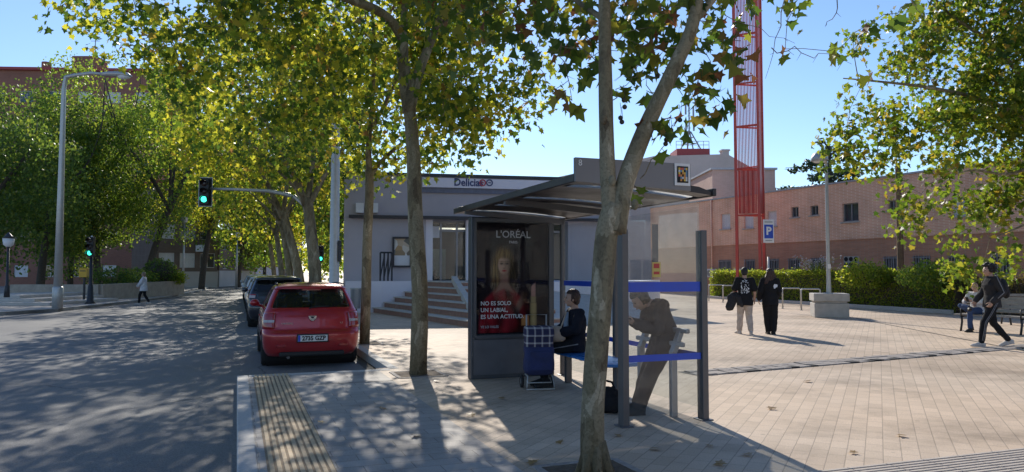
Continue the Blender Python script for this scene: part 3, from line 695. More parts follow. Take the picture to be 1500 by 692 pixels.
# ------------------------------------------------------------------ buildings across and along the street
M['brick_dark'] = brick_mat('red_brown_brick', (.34, .14, .09), (.28, .11, .075), (.3, .2, .16), .25, .07, .01)
M['brick_grey'] = brick_mat('dull_brown_brick', (.2, .15, .12), (.17, .12, .1), (.2, .17, .14), .25, .07, .01)
M['render'] = pm('pale_render', (.5, .47, .44), .9, var=.1, scale=.5)
def block(name, label, a, b, zt, mat, storeys, nwin, base=0.0, z0=0.0, deep=12, style=('glass', 'blind'), roofm=None, basem=None, wh=1.3, seed=1, first=1.0, roof_tilt=0.0):
    """apartment block: facade from a to b (ground points seen from the front, left to right)"""
    o = thing(name, label, 'building'); a, b = V(a), V(b); t = (b - a).normalized(); no = V((t.y, -t.x, 0)); L = (b - a).length; r = random.Random(seed)
    hs = (zt - .7 - z0) / storeys; ops = []
    for f in range(storeys):
        for i in range(nwin):
            s = L * (i + .5) / nwin; ops.append((s - .75, s + .75, z0 + hs * f + first, z0 + hs * f + first + wh))
    m = MB(); wall_with_openings(m, a, t, no, L, base, zt, ops, .2)
    m.quad(a + V((0, 0, base)), a - no * deep + V((0, 0, base)), a - no * deep + V((0, 0, zt)), a + V((0, 0, zt))); m.quad(b + V((0, 0, base)), b - no * deep + V((0, 0, base)), b - no * deep + V((0, 0, zt)), b + V((0, 0, zt)))
    m.build('wall', mat, o)
    if base:
        m = MB(); R = Matrix((t, no, V((0, 0, 1)))).transposed(); c = (a + b) / 2 - no * deep / 2; m.box((c.x, c.y, base / 2 - .05), (L + .1, deep + .1, base + .1), R); m.build('base_wall', basem or M['render'], o)
    R = Matrix((t, no, V((0, 0, 1)))).transposed(); c = (a + b) / 2 - no * deep / 2
    m = MB(); m.box((c.x, c.y, zt + .15), (L + .8, deep + .8, .3), R); m.build('roof', roofm or M['reddark'], o)
    for s0, s1, za, zb in ops: window(o, a, t, no, s0, s1, za, zb, .15, r.choice(style))
    return o, t, no
lb, t, no = block('apartment_building', 'tall red brick apartment block behind the trees at far left', D(-300, 400, 80).xy.to_3d(), D(224, 400, 82).xy.to_3d(), 24.0, M['brick_dark'], 6, 12, seed=3)
m = MB(); p = D(68, 104, 83); m.cyl((p.x, p.y, 24.2), (p.x, p.y, 25.4), .5, 10); m.build('chimney', M['brick_dark'], lb)
m = MB(); p = D(132, 92, 85); m.box((p.x, p.y, 25.2), (2.8, 2.4, 2.4)); m.build('rooftop_hut', M['brick_dark'], lb)
ta = thing('aerial', 'thin aerial mast on the roof of the tall brick block at left', 'aerial'); m = MB(); p = D(139, 92, 84)
m.cyl((p.x, p.y, 24.3), (p.x, p.y, D(139, 30, 84).z), .05, 5); m.build('pole', M['frame_grey'], ta); m = MB()
for i, z in enumerate((27.3, 28.2, 29.0)): m.cyl((p.x - .5, p.y, z), (p.x + .5, p.y, z), .03, 5)
m.build('crossbar', M['frame_grey'], ta)
cb, t, no = block('corner_building', 'brown brick corner house with white windows and a pale rendered base beyond the planter', D(228, 400, 74).xy.to_3d(), D(318, 400, 78).xy.to_3d(), 10.5, M['brick_grey'], 3, 3, base=1.6, z0=1.0, deep=9, seed=5, first=1.0, wh=1.5)
p = D(295, 364, 76.6); m = MB(); m.box((p.x, p.y, p.z), (1.0, .5, .7)); m.build('air_conditioner', M['blind'], cb, bevel=.03)
block('side_street_house', 'low brown brick house with pale lower wall in the side street', D(321, 400, 82).xy.to_3d(), D(372, 400, 92).xy.to_3d(), 6.0, M['brick_grey'], 2, 3, base=1.7, z0=1.0, deep=8, seed=8, first=.9, wh=1.1)
block('white_apartment_block', 'distant white apartment block showing between the street trees', D(340, 400, 125).xy.to_3d(), D(392, 400, 128).xy.to_3d(), 22, M['render'], 7, 3, deep=10, seed=9, first=1.0, roofm=M['coping'])
block('orange_brick_house', 'orange brown brick building at the far end of the street', D(374, 400, 112).xy.to_3d(), D(442, 400, 118).xy.to_3d(), 7.5, brick_mat('orange_brick', (.45, .23, .12), (.36, .17, .09), (.4, .28, .2), .3, .09, .01), 2, 5, deep=10, seed=12, first=1.0)
# blocks behind the photographer (mirrored in the shelter glass)
block('rear_house', 'pale rendered house with white windows standing behind the photographer', V((38, -8, 0)), V((12, -26, 0)), 11, M['render'], 3, 7, deep=10, seed=15)
# ------------------------------------------------------------------ bark and leaves
def bark_plane(name, dark=1.0):
    m, nt, b = nodes_of(name); co = coords(nt); mp = N(nt, 'ShaderNodeMapping'); mp.inputs['Scale'].default_value = (1, 1, .38); nt.links.new(co, mp.inputs[0])
    n0 = N(nt, 'ShaderNodeTexNoise', Scale=5.0, Detail=3.0); nt.links.new(mp.outputs[0], n0.inputs['Vector'])
    wv = mixc(nt, .22, mp.outputs[0], n0.outputs['Color'])
    n3 = N(nt, 'ShaderNodeTexNoise', Scale=6.5, Detail=6.0, Roughness=.6, Distortion=.6); nt.links.new(wv, n3.inputs['Vector'])
    v = N(nt, 'ShaderNodeTexVoronoi', Scale=9.0); nt.links.new(wv, v.inputs['Vector'])
    sv = N(nt, 'ShaderNodeSeparateColor'); nt.links.new(v.outputs['Color'], sv.inputs[0])
    m1 = N(nt, 'ShaderNodeMath', operation='MULTIPLY_ADD'); m1.inputs[1].default_value = .34; nt.links.new(sv.outputs[0], m1.inputs[0]); nt.links.new(n3.outputs['Fac'], m1.inputs[2])
    r = ramp(nt, [(.0, mul((.14, .105, .065), dark)), (.44, mul((.20, .16, .10), dark)), (.54, mul((.265, .215, .13), dark)), (.69, mul((.34, .28, .18), dark)), (.84, mul((.50, .42, .29), dark))], m1.outputs[0], 'CONSTANT')
    n1 = N(nt, 'ShaderNodeTexNoise', Scale=38.0, Detail=8.0, Roughness=.7); nt.links.new(co, n1.inputs['Vector'])
    r2 = ramp(nt, [(.28, (.55,) * 3), (.5, (1,) * 3), (.75, (1.2,) * 3)], n1.outputs['Fac'])
    c = mixc(nt, 1.0, r.outputs[0], r2.outputs[0], 'MULTIPLY')
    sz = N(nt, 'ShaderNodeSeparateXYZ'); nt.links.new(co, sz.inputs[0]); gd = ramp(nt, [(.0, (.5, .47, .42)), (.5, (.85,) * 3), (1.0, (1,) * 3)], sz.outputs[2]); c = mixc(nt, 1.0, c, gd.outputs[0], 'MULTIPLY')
    nt.links.new(c, b.inputs['Base Color']); b.inputs['Roughness'].default_value = .85; b.inputs['Specular IOR Level'].default_value = .2
    ad = N(nt, 'ShaderNodeMath', operation='MULTIPLY_ADD'); ad.inputs[1].default_value = .5; nt.links.new(n1.outputs['Fac'], ad.inputs[0]); st_ = ramp(nt, [(.47, (0,) * 3), (.58, (.3,) * 3), (.70, (.6,) * 3), (.82, (1,) * 3)], m1.outputs[0], 'CONSTANT'); nt.links.new(st_.outputs[0], ad.inputs[2])
    bump(nt, b, ad.outputs[0], .6, -.008); return m
M['bark'] = bark_plane('plane_tree_bark', .86); M['bark_dark'] = pm('dark_bark', (.085, .07, .055), .95, var=.35, scale=14, bmp=.8, bscale=35, bdist=.02)
M['leaf_plane'] = leaf_mat('plane_leaf', [(0, (.04, .07, .018)), (.42, (.055, .095, .022)), (.54, (.11, .15, .025)), (.9, (.19, .19, .03)), (1, (.15, .08, .035))],
                           [(0, (.11, .20, .03)), (.42, (.22, .34, .035)), (.54, (.62, .66, .05)), (.9, (.98, .90, .07)), (1, (.5, .26, .07))], .6)
M['leaf_bright'] = leaf_mat('bright_leaf', [(0, (.06, .10, .015)), (.5, (.12, .15, .02)), (.85, (.22, .21, .025)), (1, (.24, .16, .03))],
                            [(0, (.3, .42, .03)), (.5, (.65, .68, .04)), (.85, (.95, .85, .07)), (1, (.85, .6, .06))], .6)
M['leaf_right'] = leaf_mat('sunny_leaf', [(0, (.035, .07, .015)), (.5, (.075, .115, .02)), (.85, (.13, .15, .025)), (1, (.2, .13, .03))], [(0, (.12, .24, .02)), (.5, (.30, .42, .03)), (.85, (.6, .6, .05)), (1, (.65, .42, .05))], .5)
M['leaf_dark'] = leaf_mat('dark_leaf', [(0, (.05, .085, .03)), (.5, (.075, .12, .038)), (1, (.11, .15, .04))], [(0, (.14, .25, .04)), (.6, (.26, .4, .05)), (1, (.5, .55, .06))], .52)
M['leaf_mid'] = leaf_mat('mid_leaf', [(0, (.06, .10, .028)), (.5, (.09, .14, .034)), (1, (.16, .17, .035))], [(0, (.2, .36, .04)), (.6, (.36, .52, .05)), (1, (.72, .76, .07))], .54)
M['leaf_hedge'] = leaf_mat('hedge_leaf', [(0, (.06, .10, .02)), (.6, (.12, .17, .03)), (1, (.19, .17, .05))], [(0, (.25, .38, .03)), (.6, (.6, .72, .05)), (1, (.8, .75, .08))], .55)
M['leaf_near'] = leaf_mat('near_plane_leaf', [(0, (.035, .065, .018)), (.55, (.06, .095, .022)), (.8, (.11, .11, .025)), (.9, (.16, .09, .04)), (1, (.13, .055, .03))], [(0, (.12, .22, .03)), (.5, (.24, .34, .04)), (.78, (.55, .52, .05)), (.9, (.42, .22, .07)), (1, (.28, .10, .05))], .5)
M['leaf_cedar'] = leaf_mat('cedar_needle', [(0, (.02, .045, .03)), (1, (.05, .085, .05))], [(0, (.04, .08, .03)), (1, (.1, .15, .05))], .3)
M['leaf_wither'] = leaf_mat('thin_hedge_leaf', [(0, (.10, .06, .035)), (.6, (.14, .10, .04)), (1, (.12, .13, .04))], [(0, (.14, .09, .03)), (1, (.3, .26, .05))], .4)

def tree(name, label, cat, base, wood, clusters, per, spread, size, leafm, barkm, seed, shape=LEAF_PLANE, group=None, droop=.15, down=.35):
    """wood points are world coordinates"""
    t = thing(name, label, cat, base, 0, group); b = V(base)
    wv = grow(wood, clusters, rs=random.Random(seed)); wv.v = [(x - b.x, y - b.y, z - b.z) for x, y, z in wv.v]
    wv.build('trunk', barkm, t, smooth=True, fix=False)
    L = leaves_at(clusters, per, spread, seed, droop) - np.array(tuple(b)); r = np.random.default_rng(seed + 1)
    leaf_mesh('crown', L, r.uniform(size * .65, size * 1.25, len(L)), leafm, shape, down, r, t)
    return t
def ell(c, rx, ry, rz, bias=0.0):
    c = V(c)
    return lambda p: ((p.x - c.x) / rx) ** 2 + ((p.y - c.y) / ry) ** 2 + ((p.z - c.z) / rz) ** 2 < 1
def anyof(*fs): return lambda p: any(f(p) for f in fs)

# --- near plane tree beside the shelter
b = F(.3, -7.15); Y = b.y
fork = D(903, 300, Y)
def q(px, py, dy=0.0): return D(px, py, Y + dy)
limbs = [([b + V((-.02, 0, -.15)), b + V((-.02, 0, .02)), q(868, 610), q(873, 530), q(881, 435), q(889, 340), fork + V((-.01, 0, 0))], .096, .088),
         ([fork + V((-.03, 0, -.25)), q(891, 270), q(888, 180), q(886, 60), q(884, -60, .1), q(878, -200, .2), q(890, -420, .3), q(870, -640, .2)], .075, .03),
         ([fork + V((-.01, 0, -.22)), q(916, 268), q(945, 190), q(985, 105, -.05), q(1015, 35, -.1), q(1030, -60, -.1), q(1060, -200, -.2), q(1120, -380, -.2)], .088, .03),
         ([q(1017, 30, -.1), q(1045, -2, 0), q(1090, -60, .2), q(1160, -150, .5)], .04, .015),
         ([q(886, -40, .1), q(830, -110, .4), q(740, -230, .9), q(640, -330, 1.4)], .045, .018),
         ([q(886, 30, .05), q(850, 5, .5), q(800, -30, 1.2), q(770, -70, 2.0)], .03, .012)]
ins = anyof(ell((b.x + .3, Y + .6, 5.9), 3.0, 4.0, 2.2), ell((b.x - .6, Y + 3.2, 5.6), 1.3, 1.4, 1.2))
cl = crown_points(230, lambda p: ins(p) and p.z > 3.55 + .33 * max(0, p.y - Y), (b.x - 3.4, Y - 4, 3.4), (b.x + 3.6, Y + 5.2, 8.2), 5, -.12, .9)
hand = [q(*a) for a in ((925, 60, .2), (940, 30, .3), (955, 75, .1), (975, 60, .3), (930, 95, .25), (1000, 70, 0), (1035, 80, 0), (1050, 60, .1), (1040, 110, 0), (1010, 130, -.1),
     (1045, 140, .1), (1055, 150, .1), (1000, 140, .2), (965, 180, 0), (990, 60, .2), (900, 40, .4), (920, 20, .3), (960, 15, .2), (1000, 10, .2), (1085, 60, .1), (1083, 20, .2),
     (870, 40, .5), (850, 30, .5), (830, 55, .6), (815, 30, .7), (800, 60, .9), (840, 65, .5), (790, 20, 1.), (860, 10, .6), (775, 45, 1.2), (880, 75, .3), (905, 75, .3))]
sprig = [q(*a) for a in ((825, 95, .5), (830, 140, .5), (815, 130, .6), (838, 148, .5), (858, 88, .4), (1045, 170, 0), (1020, 165, 0), (1035, 150, .1), (968, 182, -.1), (975, 190, 0), (947, 133, .1), (1165, 8, .6), (1215, 75, .6),
                         (1232, 70, .6), (1275, 35, .8), (1315, 20, 1.0), (1330, 5, 1.), (1150, 72, .5), (1270, 100, .8), (938, 280, .25))]
t1 = thing('plane_tree', 'nearest plane tree with pale mottled trunk forking in front of the bus shelter', 'tree', b, 0, 'plane trees along the pavement')
allc = np.vstack([cl, np.array([tuple(p) for p in hand]), np.array([tuple(p) for p in sprig])])
wv = grow(limbs, allc, r_tip=.003, rs=random.Random(5))
for tw in (((1017, 30), (1060, 25), (1110, 42), (1165, 66)), ((1150, -4), (1138, 55), (1122, 112)), ((1226, -4), (1219, 28), (1207, 36)), ((893, 150), (914, 122), (936, 92)), ((966, 138), (947, 124), (930, 110), (902, 118)), ((938, 262), (962, 228), (985, 190), (1000, 150)),
           ((1130, 70), (1160, 72), (1200, 78), (1250, 92)), ((885, 95), (850, 70), (822, 64), (800, 82)), ((886, 60), (930, 45), (985, 50)), ((990, 95), (1010, 120), (1040, 132), (1062, 131)), ((822, 64), (826, 100), (838, 135)), ((1332, -4), (1345, 14), (1352, 30))):
    P_ = [q(a, c_, .05 + .004 * i * i) for i, (a, c_) in enumerate(tw)]; W_ = [P_[0]]; rt = random.Random(int(tw[1][0]))
    for a, c_ in zip(P_, P_[1:]):
        for t_ in (.33, .66, 1): W_.append(a.lerp(c_, t_) + V((rt.gauss(0, .014), rt.gauss(0, .014), rt.gauss(0, .018) - .012 * math.sin(PI * t_))))
    wv.tube(W_, [.0048 - .0034 * i / (len(W_) - 1) for i in range(len(W_))], 5, cap=False)
    for i in range(2, len(W_) - 1, 2): wv.tube([W_[i], W_[i] + V((rt.uniform(-.08, .08), .02, rt.uniform(-.09, .05)))], [.0022, .001], 4, cap=False)
# knots, root flare
for px, py, r in ((897, 265, .03), (930, 300, .03), (884, 175, .03), (1012, 60, .03)): 
    p = q(px, py, -.06); wv.ball(p, (r, r * .8, r * 1.5), 8, 6)
for i in range(7):
    a = i * .9 + .3; d = V((math.cos(a), math.sin(a), 0)); wv.tube([b + d * .04 + V((0, 0, .25)), b + d * .095 + V((0, 0, .07)), b + d * .16 + V((0, 0, -.04))], [.05, .045, .025], 7)
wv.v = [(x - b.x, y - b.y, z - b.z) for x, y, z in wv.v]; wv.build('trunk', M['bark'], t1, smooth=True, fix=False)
r = np.random.default_rng(4)
L = np.vstack([leaves_at(cl, 26, (.26, .26, .2), 31, .2), leaves_at(np.array([tuple(p) for p in hand]), 7, (.09, .12, .09), 32, .1), leaves_at(np.array([tuple(p) for p in sprig]), 2, (.025, .04, .03), 33, .04)]) - np.array(tuple(b))
leaf_mesh('crown', L, np.concatenate([r.uniform(.08, .16, len(L) - 2 * len(sprig)), r.uniform(.11, .16, 2 * len(sprig))]), M['leaf_near'], LEAF_PLANE, .55, r, t1, .4)
m = MB()                                                    # hanging seed balls
for px, py in ((914, 147), (915, 157), (909, 173), (911, 179), (996, 176), (978, 195), (983, 191), (981, 200), (976, 205), (975, 211), (963, 112)):
    p = q(px, py, .1) - b; m = MB(); m.ball(p, .021, 8, 6); m.tube([p, p + V((.008, .01, .05)), p + V((.0, .015, .13))], .002, 4); m.build('seed_ball', M['bark_dark'], t1, smooth=True)

# --- second plane tree by the parking bay
b = F(.3, -1.08); Y = b.y
limbs = [([b + V((0, 0, -.15)), b + V((0, 0, .1)), q(615, 430), q(609, 330), q(606, 240), q(604, 205), q(599, 150)], .152, .095),
         ([q(600, 165), q(590, 90), q(588, 55), q(560, 20, -.3), q(500, -5, -.8), q(430, -30, -1.2), q(330, -60, -1.6), q(230, -70, -1.8)], .115, .03),
         ([q(589, 70), q(593, 10, .2), q(600, -80, .3), q(590, -220, .2), q(600, -380, 0)], .07, .02),
         ([q(600, 160), q(612, 110), q(635, 50, .2), q(650, 0, .3), q(655, -90, .2), q(680, -220, .4), q(690, -360, .2)], .10, .02),
         ([q(638, 42, .2), q(668, 20, .6), q(720, -20, 1.1), q(760, -60, 1.6)], .05, .015),
         ([q(652, -30, .3), q(720, -100, -.5), q(790, -160, -1.0)], .045, .015)]
ins = anyof(ell((-1.9, Y + .2, 7.6), 3.3, 3.6, 3.6), ell((-4.2, Y - .6, 6.6), 2.8, 2.4, 1.9), ell((-.7, Y + 1.2, 6.0), 1.55, 2.0, 2.2))
low = lambda p: p.z > 4.3 + .25 * max(0, p.x + .6) ** 1.5 + max(0, -.1 * (p.x + 3)) + .28 * max(0, Y - p.y)
cl = crown_points(470, lambda p: ins(p) and low(p), (-7, Y - 4, 3.9), (1.6, Y + 4, 11), 9, -.02, .62)
ed = np.array([tuple(q(px + random.Random(i).uniform(-6, 6), py, random.Random(i + 5).uniform(-.6, 1.2))) for i, (px, py) in enumerate(((700, 200), (680, 190), (660, 215), (690, 160), (720, 150), (735, 165), (745, 140), (760, 120), (775, 150), (770, 100), (640, 200), (650, 170), (720, 110), (700, 130), (790, 95), (780, 70), (670, 140), (715, 185),
                                        (130, 15), (150, 30), (165, 20), (178, 12), (120, 22), (205, 70), (215, 55), (235, 85), (250, 60), (260, 95), (270, 40), (300, 90), (320, 60), (290, 20), (345, 100), (225, 30), (200, 20)))])
t2 = tree('plane_tree', 'second plane tree with forked leaning trunk between the red car and the shelter', 'tree', b, limbs, np.vstack([cl, ed]), 40, (.25, .25, .19), .115, M['leaf_plane'], M['bark'], 9, group='plane trees along the pavement')

# --- third, by the parked red car
b = F(.3, 4.15); Y = b.y
limbs = [([b + V((0, 0, -.15)), q(536, 440), q(538, 350), q(541, 290), q(541, 250)], .12, .095), ([q(541, 255), q(540, 210), q(545, 150), q(548, 60), q(540, -60), q(545, -150)], .08, .02),
         ([q(541, 262), q(560, 235, .2), q(600, 200, .5), q(640, 160, .8), q(660, 110, 1)], .06, .015), ([q(541, 210), q(500, 150, -.4), q(440, 90, -.8), q(380, 50, -1)], .05, .015), ([q(545, 190), q(580, 120, -.5), q(610, 60, -.8)], .05, .015)]
ins = anyof(ell((-3.6, Y, 7.4), 3.7, 3.6, 3.5), ell((-5.6, Y - .4, 6.4), 2.6, 2.4, 2.0))
cl = crown_points(330, lambda p: ins(p) and p.z > 4.3, (-9, Y - 4, 4.2), (1, Y + 4, 11), 13, -.02, .6)
ed = np.array([tuple(q(*a)) for a in ((520, 215, .3), (560, 225, .3), (580, 230, -.2), (500, 200, .2), (470, 190, -.3), (600, 240, .4), (625, 230, .5), (555, 250, .3), (530, 190, -.3), (440, 170, .2), (410, 150, 0), (640, 215, 0), (576, 190, 0), (525, 243, .4))])
tree('plane_tree', 'slim plane tree standing right of the red car', 'tree', b, limbs, np.vstack([cl, ed]), 38, (.27, .27, .2), .128, M['leaf_plane'], M['bark'], 13, group='plane trees along the pavement')
# --- the rest of the row, each its own crown; trunks lean over the street
info = [(14.4, 'plane tree with two thick leaning limbs just behind the street lamp', -.4, 1.3), (20.3, 'plane tree behind the mast arm traffic light', -.9, 1.15), (27.0, 'plane tree far along the row of parked cars', -.6, 1.0), (35.0, 'plane tree at the distant part of the parked cars', -.5, 1.0), (45.0, 'farthest plane tree of the pavement row', -.5, 1.0)]
for i, (bb, lab, lean, th) in enumerate(info):
    b = F(.3, bb); Y = b.y; sd = 20 + i; L_ = UV * -.2
    top = b + NV * lean + V((0, 0, 4.2))
    limbs = [([b + V((0, 0, -.1)), b + NV * lean * .25 + V((0, 0, 1.6)), b + NV * lean * .6 + V((0, 0, 2.9)), top], .19 * th, .14 * th),
             ([top - V((0, 0, .3)), top + NV * -.9 + V((0, 0, 1.7)), top + NV * -1.9 + V((0, .2, 3.4)), top + NV * -2.6 + V((0, 0, 5.4))], .12 * th, .02),
             ([top - V((0, 0, .3)), top + NV * .15 + V((0, .2, 1.8)), top + NV * .1 + V((0, .3, 4)), top + NV * .3 + V((0, .2, 6.3))], .10 * th, .02),
             ([top - V((0, 0, .4)), top + NV * .9 + V((0, -.3, 1.2)), top + NV * 1.9 + V((0, -.4, 2.6)), top + NV * 2.5 + V((0, -.3, 4.4))], .09 * th, .02),
             ([top - V((0, 0, .1)), top + NV * -1.4 + UV * -.8 + V((0, 0, 1.2)), top + NV * -2.6 + UV * -1.4 + V((0, 0, 2.2))], .07, .02)]
    c = b + NV * (lean - .3)
    ins = ell((c.x, c.y, 7.9), 4.5, 4.3, 4.2)
    cl = crown_points(270 if i < 2 else 190, lambda p: ins(p) and p.z > (5.0 if i == 0 else 3.9), (c.x - 5, c.y - 5, 4.0), (c.x + 5, c.y + 5, 12.5), sd, -.02, .52)
    tree('plane_tree', lab, 'tree', b, limbs, cl, 30 if i < 2 else 26, (.33, .33, .25), (.15, .18, .22, .26, .3)[i], M['leaf_plane'] if i != 1 else M['leaf_bright'], M['bark'], sd, LEAF_PLANE if i < 2 else LEAF_OVAL, 'plane trees along the pavement')

# --- big tree at the right edge (trunk outside the picture)
b = V((15.9, 19.6, 0)); Y = b.y
limbs = [([b, b + V((-.1, 0, 2.0)), b + V((-.3, .1, 3.6))], .24, .2), ([b + V((-.3, .1, 3.4)), q(1560, 120), q(1540, 0), q(1530, -120)], .15, .03),
         ([b + V((-.25, 0, 3.2)), q(1520, 190), q(1450, 150, -.3), q(1370, 130, -.5), q(1290, 120, -.5), q(1235, 115, -.4)], .10, .015), ([q(1540, 230), q(1480, 255, -.3), q(1420, 250, -.5), q(1360, 270, -.6)], .06, .012),
         ([q(1530, 160), q(1460, 70, .2), q(1390, 20, .3), q(1340, -40, .3)], .08, .015), ([q(1560, 300), q(1500, 330, -.3), q(1450, 350, -.4)], .05, .012)]
def edge(p):                                                # photographed outline of the crown
    d = p - V((0, 0, CAM_H)); yy = d.y * math.cos(PITCH) + d.z * math.sin(PITCH); zz = d.z * math.cos(PITCH) - d.y * math.sin(PITCH)
    return 750 + FOC * d.x / yy, 346 - FOC * zz / yy
ins = anyof(ell((15.6, Y, 8.3), 4.2, 3.6, 4.6), ell((13.4, Y - .2, 6.6), 2.4, 2.0, 3.2), ell((11.0, Y - .3, 6.6), 2.1, 1.6, 1.5), ell((11.6, Y - .3, 4.6), 1.9, 1.4, 1.3), ell((13.8, Y - .4, 3.4), 1.5, 1.2, 1.6), ell((12.5, Y - .2, 3.5), .9, .8, .8))
cl = crown_points(620, lambda p: ins(p), (8.8, Y - 4, 1.9), (20, Y + 4, 13), 41, -.04, .7)
ed = np.array([tuple(q(*a)) for a in ((1225, 195, -.3), (1235, 205, -.3), (1245, 160, -.3), (1260, 130, -.4), (1250, 60, 0), (1270, 45, 0), (1310, 30, 0), (1330, 25, 0), (1290, 220, -.4), (1300, 235, -.4), (1265, 240, -.4), (1255, 220, -.3), (1330, 330, -.5), (1320, 310, -.5), (1345, 300, -.5), (1400, 345, -.5), (1410, 380, -.5), (1440, 390, -.5), (1470, 395, -.5), (1405, 400, -.4), (1480, 360, -.4), (1220, 235, -.3), (1240, 185, -.3))])
tree('plane_tree', 'large bright yellow green plane tree hanging into the right edge above the benches', 'tree', b, limbs, np.vstack([cl, ed]), 58, (.27, .27, .2), .148, M['leaf_right'], M['bark'], 41, down=.3)
# a lone plane behind it, pale top over the roof at far right is part of the row on the plaza
# --- broad trees across the street
def street_tree(name, label, px, y, h, rad, leafm, seed, lean=0.0, nb=130, per=26, size=.3, z0=3.6, barkm=None, shape=LEAF_OVAL, group='trees across the street', trunk=.26, squash=1.0):
    b = G(px, 440); b = V(((px - 750) / FOC * y, y, 0)); r = random.Random(seed)
    top = b + V((lean, 0, h * .36)); limbs = [([b, b + V((lean * .2, 0, h * .12)), b + V((lean * .6, 0, h * .25)), top], trunk, trunk * .7)]
    nl = 6
    for i in range(nl):
        a = 2 * PI * i / nl + r.uniform(-.3, .3); d = V((math.cos(a), math.sin(a), 0)); e = rad * r.uniform(.5, .8)
        limbs.append(([top - V((0, 0, .4)), top + d * e * .35 + V((0, 0, h * .14)), top + d * e * .75 + V((0, 0, h * .27)), top + d * e + V((0, 0, h * r.uniform(.38, .52)))], trunk * .5, .03))
    c = top + V((0, 0, (h - z0) * .5 + z0 - top.z)); rz = (h - z0) / 2
    subs = [ell(tuple(c), rad * .8, rad * .8, rz)]
    for i in range(5):
        a = r.uniform(0, 2 * PI); d = V((math.cos(a), math.sin(a), 0)); subs.append(ell(tuple(c + d * rad * .55 + V((0, 0, r.uniform(-.5, .4) * rz))), rad * .5, rad * .5, rz * .5))
    ins = anyof(*subs); lo = tuple(c - V((rad * 1.2, rad * 1.2, rz))); hi = tuple(c + V((rad * 1.2, rad * 1.2, rz)))
    cl = crown_points(nb, ins, lo, hi, seed, -.03, .4)
    return tree(name, label, 'tree', b, limbs, cl, per, (.5, .5, .34), size, leafm, barkm or M['bark_dark'], seed, shape, group, .2)
ST = [('broad dark green tree at the far left edge above the terrace steps', -30, 44, 13.2, 5.2, 'leaf_dark', 0, 3.2), ('dark bushy tree behind the left street lamp', 60, 53, 15.6, 5.8, 'leaf_dark', .5, 3.4),
      ('tall tree with yellowing top between the left lamp and the pedestrian signal', 145, 57, 19.2, 5.8, 'leaf_mid', -.6, 4.2), ('large green tree with leaning dark trunk behind the planter', 214, 58, 18.8, 6.8, 'leaf_mid', 1.8, 5.4),
      ('bright yellow green tree reaching over the side of the road behind the hanging signal', 296, 67, 16.8, 6.0, 'leaf_bright', .8, 7.2), ('low dark tree standing before the corner house', 104, 58, 12, 5.2, 'leaf_dark', 0, 3.0),
      ('green tree in front of the side street house', 350, 76, 11.5, 4.6, 'leaf_mid', .3, 3.4), ('small tree at the far corner of the street', 388, 90, 11, 4.4, 'leaf_mid', 0, 3.0), ('distant yellow green tree beyond the parked cars', 415, 100, 14.5, 5.2, 'leaf_bright', 0, 4.0)]
for i, (lab, px, y, h, rad, lm, lean, z0) in enumerate(ST):
    street_tree('broadleaf_tree', lab, px, y, h, rad, M[lm], 60 + i, lean, 300 if i < 6 else 170, 58 if i < 6 else 34, .215 if i < 6 else .3, z0 - 1.5, trunk=.3 if i < 5 else .24)
street_tree('broadleaf_tree', 'dark tree filling the gap left of the station behind the street lamp', 490, 52, 11.5, 3.9, M['leaf_mid'], 78, 0, 190, 36, .28, 1.2)
street_tree('broadleaf_tree', 'yellow green tree beyond the end of the parked cars right of the road', 468, 74, 12, 4.2, M['leaf_bright'], 79, 0, 150, 32, .32, 1.5)
street_tree('pine_tree', 'distant dark tree closing the end of the street', 436, 128, 13, 6.0, M['leaf_dark'], 75, 0, 80, 22, .45, 2.5)
# --- cedar behind the brick building
b = V((26.0, 60.0, 0)); ct = thing('cedar_tree', 'dark cedar with flat spreading boughs rising behind the brick building roof', 'tree', b)
m = MB(); m.tube([(0, 0, 0), (0, 0, 6), (0, 0, 10.6)], [.35, .25, .05], 8); pts = []; r = random.Random(8)
for i in range(26):
    z = 4.2 + i * .24; a = r.uniform(0, 2 * PI); L = (1.15 - (z - 4.2) / 7.2) * 4.2 * r.uniform(.6, 1.1); d = V((math.cos(a), math.sin(a), 0)); e = d * L + V((0, 0, z + .5))
    m.tube([(0, 0, z), d * L * .5 + V((0, 0, z + .5)), e], [.08, .05, .015], 5, cap=False)
    s = V((-d.y, d.x, 0))
    for k_ in range(int(L * 55)):
        u = r.random() ** .7; wdt = (1 - u * .6) * .9 * min(1, L / 3); pts.append(tuple(d * L * u + s * r.uniform(-wdt, wdt) + V((0, 0, z + .5 * min(1, 2 * u) - .12 * abs(r.gauss(0, 1)) + r.gauss(0, .05)))))
m.build('trunk', M['bark_dark'], ct, smooth=True); rr = np.random.default_rng(5)
leaf_mesh('crown', np.array(pts), rr.uniform(.18, .34, len(pts)), M['leaf_cedar'], LEAF_QUAD, .1, rr, ct, .1, 1.5); ct.scale = (1.3, 1.3, 1.14)

